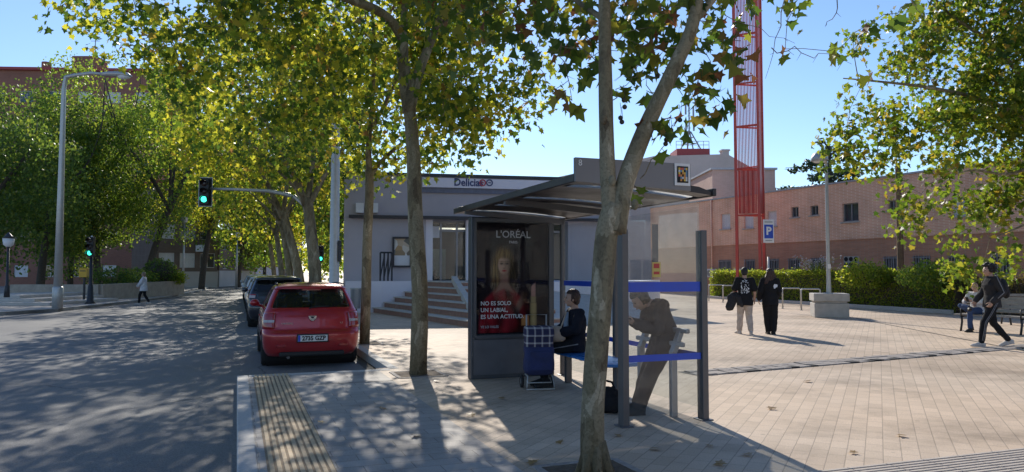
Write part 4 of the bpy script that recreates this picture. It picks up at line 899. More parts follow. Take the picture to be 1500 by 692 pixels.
# ------------------------------------------------------------------ hedges and shrubs
def hedge(name, label, cat, a, b, wid, h, leafm, dens, size, seed, z0=0.0, rough=.10, corem=None):
    a, b = V(a), V(b); t = (b - a).normalized(); nn = V((-t.y, t.x, 0)); L = (b - a).length; r = np.random.default_rng(seed)
    o = thing(name, label, cat, a)
    m = MB(); R = Matrix((t, nn, V((0, 0, 1)))).transposed(); c = t * L / 2; m.box((c.x, c.y, z0 + h / 2 - .08), (L - .3, wid - .34, h - .22), R); m.build('inner_twigs', corem or M['bark_dark'], o)
    n = int(dens * L * (2 * h + wid)); s = r.uniform(0, L, n); per = r.uniform(0, 2 * h + wid, n)
    side = np.where(per < h, 0, np.where(per < 2 * h, 1, 2)); zz = np.where(side == 2, h, r.uniform(.05, h, n)); ww = np.where(side == 0, -wid / 2, np.where(side == 1, wid / 2, (per - 2 * h) - wid / 2))
    dep = np.abs(r.normal(0, rough, n)); und = np.array([noise.noise(V((x * .8, y * 2, seed))) for x, y in zip(s, ww)]) * .13
    zz = np.where(side == 2, zz - dep + und + r.exponential(.04, n) * (r.random(n) < .25), zz * (1 + und * .5)); ww = np.where(side == 0, ww + dep, np.where(side == 1, ww - dep, ww))
    P = np.stack([t.x * s + nn.x * ww, t.y * s + nn.y * ww, z0 + zz], 1)
    leaf_mesh('foliage', P, r.uniform(size * .6, size * 1.3, n), leafm, LEAF_OVAL, .05, r, o, .2, .4); return o
h0 = V((11.9, 44.5, 0)); h1 = V((16.75, 28.0, 0)); ht = (h1 - h0).normalized(); hn = V((-ht.y, ht.x, 0))
hedge('hedge', 'long clipped green hedge with sunlit top between the plaza and the brick building', 'hedge', h0 + hn * .55, h1 + hn * .55, 1.1, 1.62, M['leaf_hedge'], 520, .085, 3, .0)
h2 = h1 + V((.47, -.88, 0)).normalized() * 9
hedge('hedge', 'thin reddish brown hedge behind the benches at right', 'hedge', h1 + hn * .6 + ht * .1, h2 + hn * .6, .8, 1.35, M['leaf_wither'], 420, .085, 4, .0)
# low kerb at the hedge foot
m = MB(); m.beam(h0 - hn * .12 + V((0, 0, .07)), h1 - hn * .12 + V((0, 0, .07)), .16, .16); tag(m.build('hedge_kerb', M['granite'], bevel=.01), kind='structure')
# loose shrub tops and flowering grass poking above the hedge
def shrub(name, label, c, rx, ry, rz, leafm, n, size, seed, cat='shrub', shape=LEAF_OVAL, group=None, ball=False):
    o = thing(name, label, cat, c, 0, group); r = np.random.default_rng(seed); d = r.normal(size=(n, 3)); d /= np.linalg.norm(d, axis=1)[:, None]
    rad = r.uniform(.8, 1.02, n) if ball else r.uniform(.45, 1.05, n); P = d * rad[:, None] * np.array([rx, ry, rz]); 
    if not ball: P *= (1 + .25 * np.array([noise.noise(V(p) * 1.6 + V((seed, 0, 0))) for p in P]))[:, None]
    P[:, 2] = np.maximum(P[:, 2] + rz * .85, .03); leaf_mesh('foliage', P, r.uniform(size * .6, size * 1.3, n), leafm, shape, .05, r, o, .2, .4)
    m = MB(); rr_ = random.Random(seed)
    for i in range(7):
        a = rr_.uniform(0, 2 * PI); m.tube([(0, 0, 0), (math.cos(a) * rx * .3, math.sin(a) * ry * .3, rz * .7), (math.cos(a) * rx * .6, math.sin(a) * ry * .6, rz * 1.3)], [.03, .02, .008], 5)
    if ball: m.ball((0, 0, rz * .85), (rx * .8, ry * .8, rz * .8), 12, 8)
    m.build('stems', M['bark_dark'], o); return o
p = D(1370, 400, 28.6); p.z = .9; shrub('shrub', 'bushy green shrub rising over the hedge in front of the barred windows', p, 1.5, .8, .62, M['leaf_mid'], 2600, .11, 5)
p = D(1270, 400, 31.5); p.z = .95; shrub('shrub', 'leafy shrub bulging from the hedge beside the lamp planter', p, 1.3, .7, .6, M['leaf_hedge'], 2200, .11, 6)
p = D(1195, 392, 36); p.z = 1.4; o = thing('flowering_grass', 'tuft of pale flowering stems above the hedge left of the lamp pole', 'plant', p); m = MB(); r = random.Random(4); pt = []
for i in range(60):
    a = r.uniform(0, 2 * PI); L = r.uniform(.3, 1.2); e = V((math.cos(a) * L, math.sin(a) * L * .5, r.uniform(.35, .95))); m.tube([V((0, 0, 0)) + e * .1, e * .6 + V((0, 0, .15)), e], .008, 3); pt += [tuple(e + V((r.gauss(0, .04), r.gauss(0, .04), r.gauss(0, .06)))) for _ in range(9)]
m.build('stems', M['leaf_hedge'], o); leaf_mesh('flowers', np.array(pt), np.full(len(pt), .07), pm('pale_flower', (.55, .5, .5), .8), LEAF_QUAD, .0, None, o)
# planter across the street with clipped shrubs
M['planterstone'] = pm('planter_stone', (.40, .34, .27), .9, var=.2, scale=3)
A_, B_ = G(146, 440), G(266, 432); pt_ = thing('planter', 'long pale stone planter wall at the far corner below the dark trees', 'planter', (0, 0, 0)); t = (B_ - A_).normalized(); nn = V((-t.y, t.x, 0))
m = MB(); m.beam(A_ + V((0, 0, .4)), B_ + V((0, 0, .5)), .35, .95); C_ = A_ + nn * 5; m.beam(A_ + V((0, 0, .4)), C_ + V((0, 0, .4)), .35, .95); m.beam(B_ + V((0, 0, .5)), B_ + nn * 5 + V((0, 0, .5)), .35, .95); m.build('wall', M['planterstone'], pt_)
m = MB(); c = (A_ + B_) / 2 + nn * 2.5; R = Matrix((t, nn, V((0, 0, 1)))).transposed(); m.box((c.x, c.y, .4), ((B_ - A_).length, 4.6, .7), R); m.build('soil', M['soil'], pt_)
for nm, px, py, y, sz, lm, lab, ball in (('shrub', 168, 421, 44.5, (2.0, 1.2, .62), 'leaf_dark', 'low spreading dark shrub at the near end of the corner planter', False), ('topiary_bush', 234, 418, 48.5, (1.05, 1.05, .95), 'leaf_dark', 'round clipped dark bush in the corner planter', True), ('shrub', 254, 416, 49.5, (.9, .8, .5), 'leaf_hedge', 'small bright green shrub at the right end of the corner planter', False), ('shrub', 200, 419, 46.5, (1.3, 1.1, .55), 'leaf_mid', 'middle green shrub in the corner planter beside the walker in white', False)):
    p = D(px, py, y + .8); p.z = .75; shrub(nm, lab, p, *sz, M[lm], 1800, .13, int(px), 'bush' if ball else 'shrub', ball=ball)
# ------------------------------------------------------------------ fallen leaves
fl = None; r = random.Random(12); spots = [(1250, 665), (1055, 682), (1095, 668), (1183, 560), (960, 660), (1040, 655), (820, 650), (560, 600), (470, 620), (690, 610), (735, 585), (610, 640), (1320, 640), (905, 640), (640, 560), (780, 680), (1130, 600)]
M['leaf_dry'] = leaf_mat('dry_leaf', [(0, (.30, .17, .07)), (1, (.36, .24, .10))], [(0, (.3, .2, .06)), (1, (.4, .3, .1))], .25)
def dry_leaf(s):
    m = MB(); pts = [(0, 0, .012)] + [(x * s, (y - .4) * s, .006 + .05 * s * (abs(x) + .6 * y * y)) for x, y in LEAF_PLANE]; n = len(LEAF_PLANE)
    m.add(pts, [(0, i + 1, (i + 1) % n + 1) for i in range(n)]); return m.build('fallen_leaf', M['leaf_dry'])
for i, (px, py) in enumerate(spots):
    if fl is None: fl = dry_leaf(.11); o = fl
    else: o = fl.copy(); COL.objects.link(o)
    p = G(px, py); o.location = (p.x, p.y, .012); o.rotation_euler = (r.uniform(-.25, .25), r.uniform(-.25, .25), r.uniform(0, 6.3)); s = r.uniform(.7, 1.15); o.scale = (s, s, s); tag(o, 'single dry brown leaf lying on the paving', 'fallen leaf', 'dry leaves scattered on the paving')
# ------------------------------------------------------------------ bus shelter
M['steel'] = pm('grey_painted_steel', (.10, .10, .105), .42, metal=.35, var=.12, scale=4)
M['steel_light'] = pm('light_grey_steel', (.34, .34, .34), .4, metal=.4, var=.08)
M['galv'] = pm('galvanised_steel', (.50, .50, .48), .45, metal=.5, var=.1, scale=9)
M['roofdark'] = pm('roof_dark_panel', (.026, .023, .027), .4, metal=.2, var=.2, scale=2)
M['fascia'] = pm('fascia_grey', (.21, .205, .21), .5, metal=.2, var=.08, scale=1.5)
M['blue'] = pm('blue_stripe', (.015, .07, .50), .35, var=.08, spec=.5)
M['blueseat'] = pm('blue_seat', (.04, .2, .52), .3, var=.1, spec=.6)
M['white'] = pm('white_paint', (.78, .78, .78), .4, var=.04)
M['shelterglass'] = glass_mat('shelter_glass', (.94, .96, .965), .02, (.5, .5, .5), 1.5)
M['backglass'] = glass_mat('shelter_back_glass', (.96, .98, .98), .015, (.5, .52, .52))
def opal():
    m, nt, b = nodes_of('opal_acrylic'); t = N(nt, 'ShaderNodeBsdfTranslucent'); t.inputs[0].default_value = (.85, .85, .85, 1); tr = N(nt, 'ShaderNodeBsdfTransparent'); mx = N(nt, 'ShaderNodeMixShader'); mx.inputs[0].default_value = .35
    nt.links.new(t.outputs[0], mx.inputs[1]); nt.links.new(tr.outputs[0], mx.inputs[2]); nt.links.new(mx.outputs[0], nt.nodes['Material Output'].inputs['Surface']); return m
M['opal'] = opal()
sh = thing('bus_shelter', 'bus shelter with sloping dark roof, glass end panel with blue stripes and a lit style advertising panel at its far end', 'bus shelter', (1.157, 7.71, 0), RANG)
sh['label'] = 'bus shelter with sloping dark roof, blue striped glass end panel and an advertising panel'
def post(x, y, h, w=.075, d=.11, name='post'):
    m = MB(); m.box((x, y, h / 2), (w, d, h)); m.box((x, y, .006), (w + .07, d + .07, .012)); return m.build(name, M['steel'], sh, bevel=.008)
post(0, 0, 2.04); post(.985, .02, 2.05); post(.985, 1.98, 2.5, .07, .07); post(.985, 3.7, 2.5, .07, .07)
# end panel
def rounded_pane(x0, x1, z0, z1, r):
    pts = [(x0, z0), (x1, z0)]
    for c, a0 in (((x1 - .04, z1 - .04, .04), 0), ((x0 + r, z1 - r, r), PI / 2)):
        pts += [(c[0] + c[2] * math.cos(a0 + PI / 2 * k / 6), c[1] + c[2] * math.sin(a0 + PI / 2 * k / 6)) for k in range(7)]
    return pts
m = MB(); m.prism(rounded_pane(.042, .945, .09, 2.37, .13), (1, 0, 0), (0, 0, 1), (0, -.006, 0), (0, .012, 0)); pane = m.build('end_panel', M['shelterglass'], sh)
for z0, z1 in ((1.385, 1.49), (.655, .725)):
    m = MB(); m.box((.494, -.0085, (z0 + z1) / 2), (.90, .004, z1 - z0)); m.build('blue_stripe', M['blue'], pane)
m = MB(); m.box((.40, -.0085, 1.62), (.10, .003, .16)); m.box((.40, -.0105, 1.66), (.07, .001, .05), None, 1); m.box((.40, -.0105, 1.585), (.07, .001, .03), None, 1)
m.build('sticker', [pm('yellow_sticker', (.6, .45, .12), .6), pm('red_sticker', (.5, .06, .05), .6)], pane)
m = MB(); m.box((.40, .014, 1.83), (.07, .01, .55)); m.build('pane_joint', M['steel'], pane)
# back panels
for y0, y1 in ((.08, 1.92), (2.04, 3.64)):
    m = MB(); m.box((.985, (y0 + y1) / 2, 1.22), (.010, y1 - y0, 2.2)); p = m.build('back_panel', M['backglass'], sh)
    for z0, z1 in ((1.385, 1.46), (.655, .715)):
        m = MB(); m.box((.979, (y0 + y1) / 2, (z0 + z1) / 2), (.003, y1 - y0 - .01, z1 - z0)); m.build('blue_stripe', M['blue'], p)
# roof: slabs that fall towards the back, joined by translucent strips
RY = [-.12, .12, .30, 1.44, 1.58, 2.50, 2.64, 3.50, 3.66, 4.25]
def rz(x): return 2.505 - .085 * ((x + .62) / 1.7) + .03 * math.sin(PI * (x + .62) / 1.7)
def roof_piece(y0, y1, mat, name, dz=0.0, th=.07, x0=-.62, x1=1.08, n=8):
    m = MB(); up = [(x0 + (x1 - x0) * i / n, rz(x0 + (x1 - x0) * i / n) + dz) for i in range(n + 1)]
    lo = [(x, z + th * (1 if 0 < i < n else .35)) for i, (x, z) in enumerate(up)]
    m.prism(up + lo[::-1], (1, 0, 0), (0, 0, 1), (0, y0, 0), (0, y1 - y0, 0)); return m.build(name, mat, sh)
rp = None
for i in range(0, 10, 2): roof_piece(RY[i], RY[i + 1], M['roofdark'], 'roof')
for i in range(1, 9, 2): roof_piece(RY[i] + .002, RY[i + 1] - .002, M['opal'], 'roof_light', -.006, .012, -.5, .95)
for x in (-.60, 1.055):
    m = MB(); m.box((x, 2.06, rz(x) + .035), (.05, 4.40, .085)); m.build('roof_edge', M['roofdark'], sh, bevel=.01)
for y in (1.98, 3.7): m = MB(); m.box((.2, y, rz(.2) - .06), (1.6, .07, .08), Matrix.Rotation(.075, 3, 'Y')); m.build('cantilever_arm', M['steel'], sh)
# upright fascia over the near end
m = MB(); m.prism([(-.62, 2.50), (.735, 2.455), (.735, 2.745), (-.62, 2.745)], (1, 0, 0), (0, 0, 1), (0, -.165, 0), (0, .045, 0)); fa = m.build('fascia', M['fascia'], sh, bevel=.004)
m = MB(); m.box((.625, -.172, 2.625), (.19, .012, .235)); fr = m.build('plaque', M['white'], fa, bevel=.003)
m = MB(); m.box((.625, -.180, 2.625), (.135, .006, .175)); m.build('plaque_field', M['black'], fr)
mm = [pm('tile_%s' % n, c, .35) for n, c in (('red', (.6, .08, .05)), ('yellow', (.75, .5, .06)), ('white', (.6, .6, .6)), ('blue', (.12, .25, .4)), ('orange', (.7, .28, .05)))]
m = MB(); r = random.Random(2)
for i in range(5):
    for j in range(6):
        if r.random() < .86: m.box((.625 + (i - 2) * .022, -.185, 2.625 + (j - 2.5) * .024), (.0205, .004, .0225), None, r.randrange(5))
m.build('mosaic', mm, fr)
text('stop_mark', '8', .09, M['white'], fa, (-.565, -.167, 2.69))
# bench, lean rail
m = MB(); m.prism([(.50, .425), (.93, .425), (.955, .45), (.93, .47), (.52, .462), (.49, .445)], (1, 0, 0), (0, 0, 1), (0, 1.25, 0), (0, 1.95, 0)); m.build('bench_seat', M['blueseat'], sh, bevel=.012)
for y in (1.45, 2.2, 2.95):
    m = MB(); m.box((.73, y, .21), (.09, .07, .42)); m.box((.73, y, .415), (.34, .06, .02)); m.build('bench_leg', M['steel'], sh, bevel=.005)
for y in (.26, .95):
    m = MB(); m.box((.765, y, .36), (.075, .06, .72)); m.beam((.765, y, .70), (.875, y, .965), .06, .075, up=(0, 1, 0)); m.build('lean_post', M['steel_light'], sh, bevel=.006)
m = MB(); m.beam((.86, .1, .945), (.86, 1.1, .945), .05, .05); m.beam((.80, .1, .80), (.80, 1.1, .80), .045, .05); m.build('lean_rail', M['steel_light'], sh, bevel=.012)
# advertising panel at the far end
AX0, AX1, AY = -.50, .85, 3.80
M['adframe'] = pm('advert_frame', (.085, .09, .10), .4, metal=.3, var=.15, scale=3); M['adgrey'] = pm('advert_lower_panel', (.12, .125, .14), .45, metal=.3, var=.1)
ad = bpy.data.objects.new('advertising_panel', None)
m = MB(); m.box(((AX0 + AX1) / 2, AY, 1.21), (AX1 - AX0, .17, 2.42)); ad = m.build('advertising_panel', M['adframe'], sh, bevel=.012)
fy = AY - .085
m = MB(); m.box(((AX0 + AX1) / 2, fy - .006, .32), (AX1 - AX0 - .08, .012, .52)); m.build('lower_cover', M['adgrey'], ad, bevel=.003)
M['adblack'] = pm('poster_black', (.012, .011, .014), .5, var=.3, scale=2, spec=.1); M['adred'] = pm('poster_red', (.24, .018, .025), .3, var=.35, scale=7); M['adskin'] = pm('poster_skin', (.28, .155, .11), .3, var=.12, scale=7)
M['adhair'] = pm('poster_blond', (.21, .125, .05), .3, var=.4, scale=22); M['adgold'] = pm('poster_gold', (.4, .3, .15), .3, var=.3, scale=15); M['adorange'] = pm('poster_orange', (.6, .25, .08), .35)
m = MB(); m.box((.16, fy - .004, 1.50), (1.16, .008, 1.68)); po = m.build('poster', M['adblack'], ad)
def flat(name, poly, mat, lvl): 
    m = MB(); m.add([(x, fy - .008 - .0012 * lvl, z) for x, z in poly], [tuple(range(len(poly)))]); return m.build(name, mat, po, fix=False)
def blob(cx, cz, rx, rz, n=28, f=lambda a: 1.0): return [(cx + rx * f(2 * PI * i / n) * math.cos(2 * PI * i / n), cz + rz * f(2 * PI * i / n) * math.sin(2 * PI * i / n)) for i in range(n)]
def picture():
    """soft studio portrait printed on the poster: colour per vertex of a fine sheet"""
    x0, x1, z0, z1, nx, nz = -.40, .72, .68, 2.32, 150, 220
    X, Z = np.meshgrid(np.linspace(x0, x1, nx), np.linspace(z0, z1, nz)); C = np.zeros((nz, nx, 3)); cx = .02
    noi = lambda fx, fz, o=0.0: np.array([[noise.noise(V((a * fx, b * fz, o))) for a in X[0]] for b in Z[:, 0]])
    n1, n2, n3 = noi(3, 2.2), noi(9, 5, 4.0), noi(46, 4, 9.0)
    sm = lambda v, w: 1 / (1 + np.exp(-np.clip(v / w, -40, 40)))
    ellp = lambda ex, ez, rx, rz, w=.06: sm(1 - np.sqrt(((X - ex) / rx) ** 2 + ((Z - ez) / rz) ** 2), w)
    def over(mask, col): 
        C[:] = C * (1 - mask[..., None]) + np.asarray(col) * mask[..., None] if np.ndim(col) < 3 else C * (1 - mask[..., None]) + col * mask[..., None]
    C[:] = (.010, .007, .010); C += (.022 * np.exp(-((X - cx) ** 2 / .12 + (Z - 1.55) ** 2 / .25)))[..., None] * np.array((1, .6, .55))
    Xw = X + .03 * n1
    hair = np.maximum.reduce([ellp(cx, 1.74, .165, .21, .1) , ellp(cx - .10, 1.55, .10, .24, .14), ellp(cx + .11, 1.53, .10, .26, .14)])
    st = (.5 + .5 * np.sin((Xw - cx) * 130 + 5 * n2 + 3 * Z)) * .5 + .5 * (n3 + .5); lit = np.clip(.55 - (X - cx) * 2.4 + (Z - 1.7) * 1.2, .12, 1.3)
    over(hair, np.stack([(.10 + .34 * st) * lit, (.055 + .20 * st) * lit, (.018 + .07 * st) * lit], -1))
    body = sm(np.minimum.reduce([(.20 + .30 * np.clip(1.36 - Z, 0, .22) / .22 * .5) - np.abs(X - cx - .01 - .02 * n1) + np.clip(1.30 - Z, 0, 1) * .10, 1.40 - .9 * np.maximum(0, np.abs(X - cx) - .06) - Z + 0 * X]), .012)
    fold = np.clip(.55 + .5 * np.sin((X + .25 * Z) * 24 + 5 * n1) * .5 + .4 * n2 - (X - cx) * .8, .1, 1.2); over(body, np.stack([.30 * fold, .014 * fold, .022 * fold], -1))
    over(sm(np.minimum(.065 + .05 * np.clip((1.44 - Z) / .1, 0, 2) - np.abs(X - cx), np.minimum(Z - 1.34 + .35 * np.abs(X - cx), 1.60 - Z)), .01), (.27, .14, .095) * np.ones(3))
    face = ellp(cx, 1.70, .098, .142, .05) * sm(1.80 - Z + .03 * n1, .01); fl = np.clip(.95 - (X - cx) * 5.0 - ((X - cx) / .12) ** 2 * .3, .18, 1.2); over(face, np.stack([.46 * fl, .27 * fl, .185 * fl], -1))
    for s_ in (-1, 1):
        over(ellp(cx + s_ * .042, 1.722, .034, .020, .35) * .6, (.10, .05, .035)); over(ellp(cx + s_ * .042, 1.717, .020, .0085, .25), (.012, .010, .010)); over(ellp(cx + s_ * .044, 1.752, .032, .007, .4) * .7, (.10, .055, .025))
    over(ellp(cx + .022, 1.675, .014, .045, .5) * .45, (.16, .08, .06)); over(ellp(cx, 1.648, .022, .008, .4) * .6, (.16, .07, .05)); over(ellp(cx, 1.612, .036, .015, .2), (.34, .02, .03)); over(ellp(cx, 1.566, .05, .02, .5) * .35, (.15, .07, .05))
    arm = sm(.045 - np.abs((X - cx - .27) * .86 + (Z - 1.13) * -.5), .01) * sm(.17 - np.abs((X - cx - .27) * .5 + (Z - 1.13) * .86), .01); over(arm, np.stack([.33 * fold, .18 * fold, .12 * fold], -1))
    g = np.clip(.35 + .65 * np.cos((X - .495) / .055 * 1.5) + .25 * np.sin(X * 300), .1, 1.4); box_ = lambda a, b, c, d: sm(np.minimum.reduce([X - a, b - X, Z - c, d - Z]), .003)
    over(box_(.44, .55, .72, 1.12), np.stack([.46 * g, .34 * g, .15 * g], -1)); over(box_(.45, .54, 1.12, 1.22), np.stack([.34 * g, .26 * g, .12 * g], -1)); over(box_(.458, .532, 1.22, 1.45 - .0) * sm(1.44 - .9 * (.535 - X) - Z, .004), np.stack([.42 * g, .22 * g, .17 * g], -1)); over(box_(.30, .42, .78, .93), np.stack([.5 * g ** 0, .22 * g ** 0, .07 * g ** 0], -1))
    C[:] = np.clip(C * (1 + .06 * n3[..., None]), .004, 1)
    vs = [(X[j, i], fy - .0095, Z[j, i]) for j in range(nz) for i in range(nx)]; fs = [(j * nx + i, j * nx + i + 1, (j + 1) * nx + i + 1, (j + 1) * nx + i) for j in range(nz - 1) for i in range(nx - 1)]
    mt, nt, b = nodes_of('printed_portrait'); at = N(nt, 'ShaderNodeVertexColor'); at.layer_name = 'print'; nt.links.new(at.outputs[0], b.inputs['Base Color']); b.inputs['Roughness'].default_value = .5; b.inputs['Specular IOR Level'].default_value = .1
    m = MB(); m.add(vs, fs); ob = m.build('portrait', mt, po, fix=False); ca = ob.data.color_attributes.new('print', 'FLOAT_COLOR', 'POINT'); ca.data.foreach_set('color', np.concatenate([C.reshape(-1, 3), np.ones((nx * nz, 1))], 1).astype(np.float32).ravel())
picture()
ft = fy - .0245
for s, sz, x, z, mt, al in (("JCDecaux", .055, .16, 2.365, 'adpale', 'CENTER'), ("L'ORÉAL", .15, .16, 2.16, 'adpale', 'CENTER'), ('PARIS', .055, .16, 2.045, 'adpale', 'CENTER'), ('NO ES SOLO', .085, -.36, 1.12, 'adwhite', 'LEFT'), ('UN LABIAL,', .085, -.36, 1.02, 'adwhite', 'LEFT'), ('ES UNA ACTITUD.', .085, -.36, .92, 'adwhite', 'LEFT'), ('YE LO VALES', .05, -.36, .77, 'adpale', 'LEFT')):
    if mt not in M: M[mt] = pm(mt + '_lettering', (.85, .85, .85) if mt == 'adwhite' else (.42, .42, .45), .4, var=.02)
    text('poster_text', s, sz, M[mt], po, (x, ft if z < 2.34 else fy - .002, z), ext=.0006, align=al, bold=.0012)
m = MB(); m.box((.16, fy - .029, 1.50), (1.18, .004, 1.70)); M['adglass'] = glass_mat('advert_glass', (.93, .94, .95), .0, ior=1.25); m.build('poster_glass', M['adglass'], ad)
m = MB()
for x0, x1, z0, z1 in ((-.47, -.43, .62, 2.4), (.75, .80, .62, 2.4), (-.43, .75, .60, .65), (-.43, .75, 2.35, 2.40)): m.box(((x0 + x1) / 2, fy - .02, (z0 + z1) / 2), (x1 - x0, .04, z1 - z0 - .002))
m.build('poster_surround', M['adframe'], ad)

# ------------------------------------------------------------------ shopping trolley
def plaid(name):
    m, nt, b = nodes_of(name); co = coords(nt); sp = N(nt, 'ShaderNodeSeparateXYZ'); nt.links.new(co, sp.inputs[0]); outs = []
    for ch, sc in ((0, 62.0), (2, 62.0)):
        mu = N(nt, 'ShaderNodeMath', operation='MULTIPLY'); mu.inputs[1].default_value = sc; nt.links.new(sp.outputs[ch], mu.inputs[0]); sn = N(nt, 'ShaderNodeMath', operation='SINE'); nt.links.new(mu.outputs[0], sn.inputs[0])
        r = ramp(nt, [(.0, (.02, .02, .06)), (.6, (.03, .03, .08)), (.72, (.14, .06, .08)), (.9, (.5, .48, .46))], sn.outputs[0]); outs.append(r.outputs[0])
    c = mixc(nt, .5, outs[0], outs[1]); nt.links.new(c, b.inputs['Base Color']); b.inputs['Roughness'].default_value = .85; return m
M['plaid'] = plaid('plaid_cloth'); M['navycloth'] = pm('navy_cloth', (.022, .03, .10), .8, var=.3, scale=6, bmp=.4, bscale=14, bdist=.02); M['rubber'] = pm('black_rubber', (.02, .02, .02), .8)
p = G(789, 570); tr = thing('shopping_trolley', 'tartan and navy wheeled shopping trolley standing beside the seated woman', 'shopping trolley', p, math.radians(8))
def soft_box(m, rows):                       # rounded rectangle rows (z, hx, y0, y1)
    base = len(m.v); seg = 20
    for z, hx, y0, y1 in rows:
        for k_ in range(seg):
            a = 2 * PI * k_ / seg + PI / seg; ca, sa = math.cos(a), math.sin(a); e = .45
            m.v.append((math.copysign(abs(ca) ** e, ca) * hx, (y0 + y1) / 2 + math.copysign(abs(sa) ** e, sa) * (y1 - y0) / 2, z))
    for i in range(len(rows) - 1):
        for k_ in range(seg): m.f.append((base + i * seg + k_, base + i * seg + (k_ + 1) % seg, base + (i + 1) * seg + (k_ + 1) % seg, base + (i + 1) * seg + k_)); m.m.append(0)
    m.f += [tuple(base + k_ for k_ in range(seg - 1, -1, -1)), tuple(base + (len(rows) - 1) * seg + k_ for k_ in range(seg))]; m.m += [0, 0]
m = MB(); soft_box(m, [(.20, .15, -.12, .12), (.22, .185, -.155, .135), (.27, .205, -.175, .14), (.33, .208, -.185, .14), (.40, .205, -.18, .14), (.46, .198, -.172, .14), (.52, .203, -.168, .14), (.58, .197, -.155, .14)]); m.v = [(x + .012 * noise.noise(V((x * 9, y * 9, z * 14))), y + .014 * noise.noise(V((x * 12, z * 12, 4))), z) for x, y, z in m.v]; m.build('bag_lower', M['navycloth'], tr, smooth=True, angle=50)
m = MB(); soft_box(m, [(.583, .195, -.15, .14), (.66, .195, -.15, .14), (.74, .195, -.15, .14)]); m.build('bag_upper', M['plaid'], tr, smooth=True, angle=50)
m = MB(); soft_box(m, [(.72, .205, -.175, .15), (.80, .205, -.17, .15), (.845, .19, -.13, .14), (.855, .15, -.09, .11)]); m.build('flap', M['plaid'], tr, smooth=True, angle=50)
m = MB(); m.box((0, -.185, .40), (.30, .02, .26)); m.build('pocket', M['navycloth'], tr, bevel=.02)
m = MB(); m.tube([(-.17, .1, .19), (-.17, -.13, .19), (-.19, -.16, .02), (.19, -.16, .02), (.17, -.13, .19), (.17, .1, .19)], .011, 8); m.tube([(-.15, .02, .17), (-.16, -.1, .10), (.16, -.1, .10), (.15, .02, .17)], .008, 8)
m.tube([(-.14, .17, .1), (-.14, .17, 1.0), (.14, .17, 1.0), (.14, .17, .1)], .011, 8); m.build('frame', M['galv'], tr, smooth=True)
for x in (-.21, .21):
    m = MB(); m.lathe([(.05, -.018), (.085, -.02), (.09, 0), (.085, .02), (.05, .018)], (x, .15, .09), 20, M=Matrix.Rotation(PI / 2, 3, 'Y'), close=True); wh = m.build('wheel', M['rubber'], tr, smooth=True)
    m = MB(); m.cyl((x - .012, .15, .09), (x + .012, .15, .09), .05, 14); m.build('hub', M['steel_light'], wh)

# ------------------------------------------------------------------ red lattice tower
c = D(1100, 395, 41.5); c.z = 0; tw = thing('red_tower', 'tall red steel lattice tower with vertical slats behind the hedge', 'tower', c, math.radians(-30)); H = 25.0; wx, wy = .62, .55
for x, y in ((-wx, -wy), (wx, -wy), (wx, wy)):
    m = MB(); m.box((x, y, H / 2), (.15, .15, H)); m.build('leg', M['redpaint'], tw)
for z in (.75, 4.75, 7.35, 9.75, 12.2, 15, 18, 21, 24.6):
    m = MB(); m.tube([(-wx, -wy, z), (wx, -wy, z), (wx, wy, z), (-wx, -wy, z)], .05, 6); m.build('crossbar', M['redpaint'], tw)
for z in (7.35, 9.75, 12.2, 15, 18, 21): m = MB(); m.beam((-wx + .08, -wy + .1, z + .05), (wx - .08, wy - .1, z + .25), .05, .06); m.build('brace', M['redpaint'], tw)
m = MB()
for i in range(13):
    x = -wx + .14 + i * (2 * wx - .28) / 12
    m.box((x, -wy + .02, (4.8 + H) / 2), (.046, .03, H - 4.9))
o = m.build('slat_screen', M['redpaint'], tw); m = MB()
for i in range(16): m.box((-wx + .166 + i * (2 * wx - .332) / 15, -wy + .07, 6.05), (.038, .03, 2.45))
m.build('lower_screen', M['redpaint'], tw)
for x in (wx,):
    m = MB(); m.box((x + .0, 0, (4.8 + H) / 2), (.02, 2 * wy - .17, H - 4.9)); m.build('side_sheet', M['redpaint'], tw)

# ------------------------------------------------------------------ parking sign
c = D(1126, 400, 30); c.z = 0; sg = thing('parking_sign', 'blue and white parking sign on a slim grey pole behind the walking woman', 'sign', c, math.radians(8))
m = MB(); m.tube([(0, 0, 0), (0, 0, 2.2)], .035, 10); m.build('pole', M['galv'], sg, smooth=True)
z1, z0 = D(1126, 322, 30).z, D(1126, 356, 30).z
m = MB(); m.box((0, -.045, (z0 + z1) / 2), (.47, .02, z1 - z0)); pl_ = m.build('plate', M['white'], sg, bevel=.01)
m = MB(); m.box((0, -.058, z0 + .46), (.38, .004, .56)); m.build('blue_field', M['blue'], pl_); text('letter', 'P', .44, M['white'], pl_, (0, -.062, z0 + .47), bold=.018)
m = MB(); m.box((0, -.058, z1 - .10), (.34, .003, .04)); m.box((0, -.058, z0 + .09), (.30, .003, .03)); m.build('small_print', M['frame_grey'], pl_)

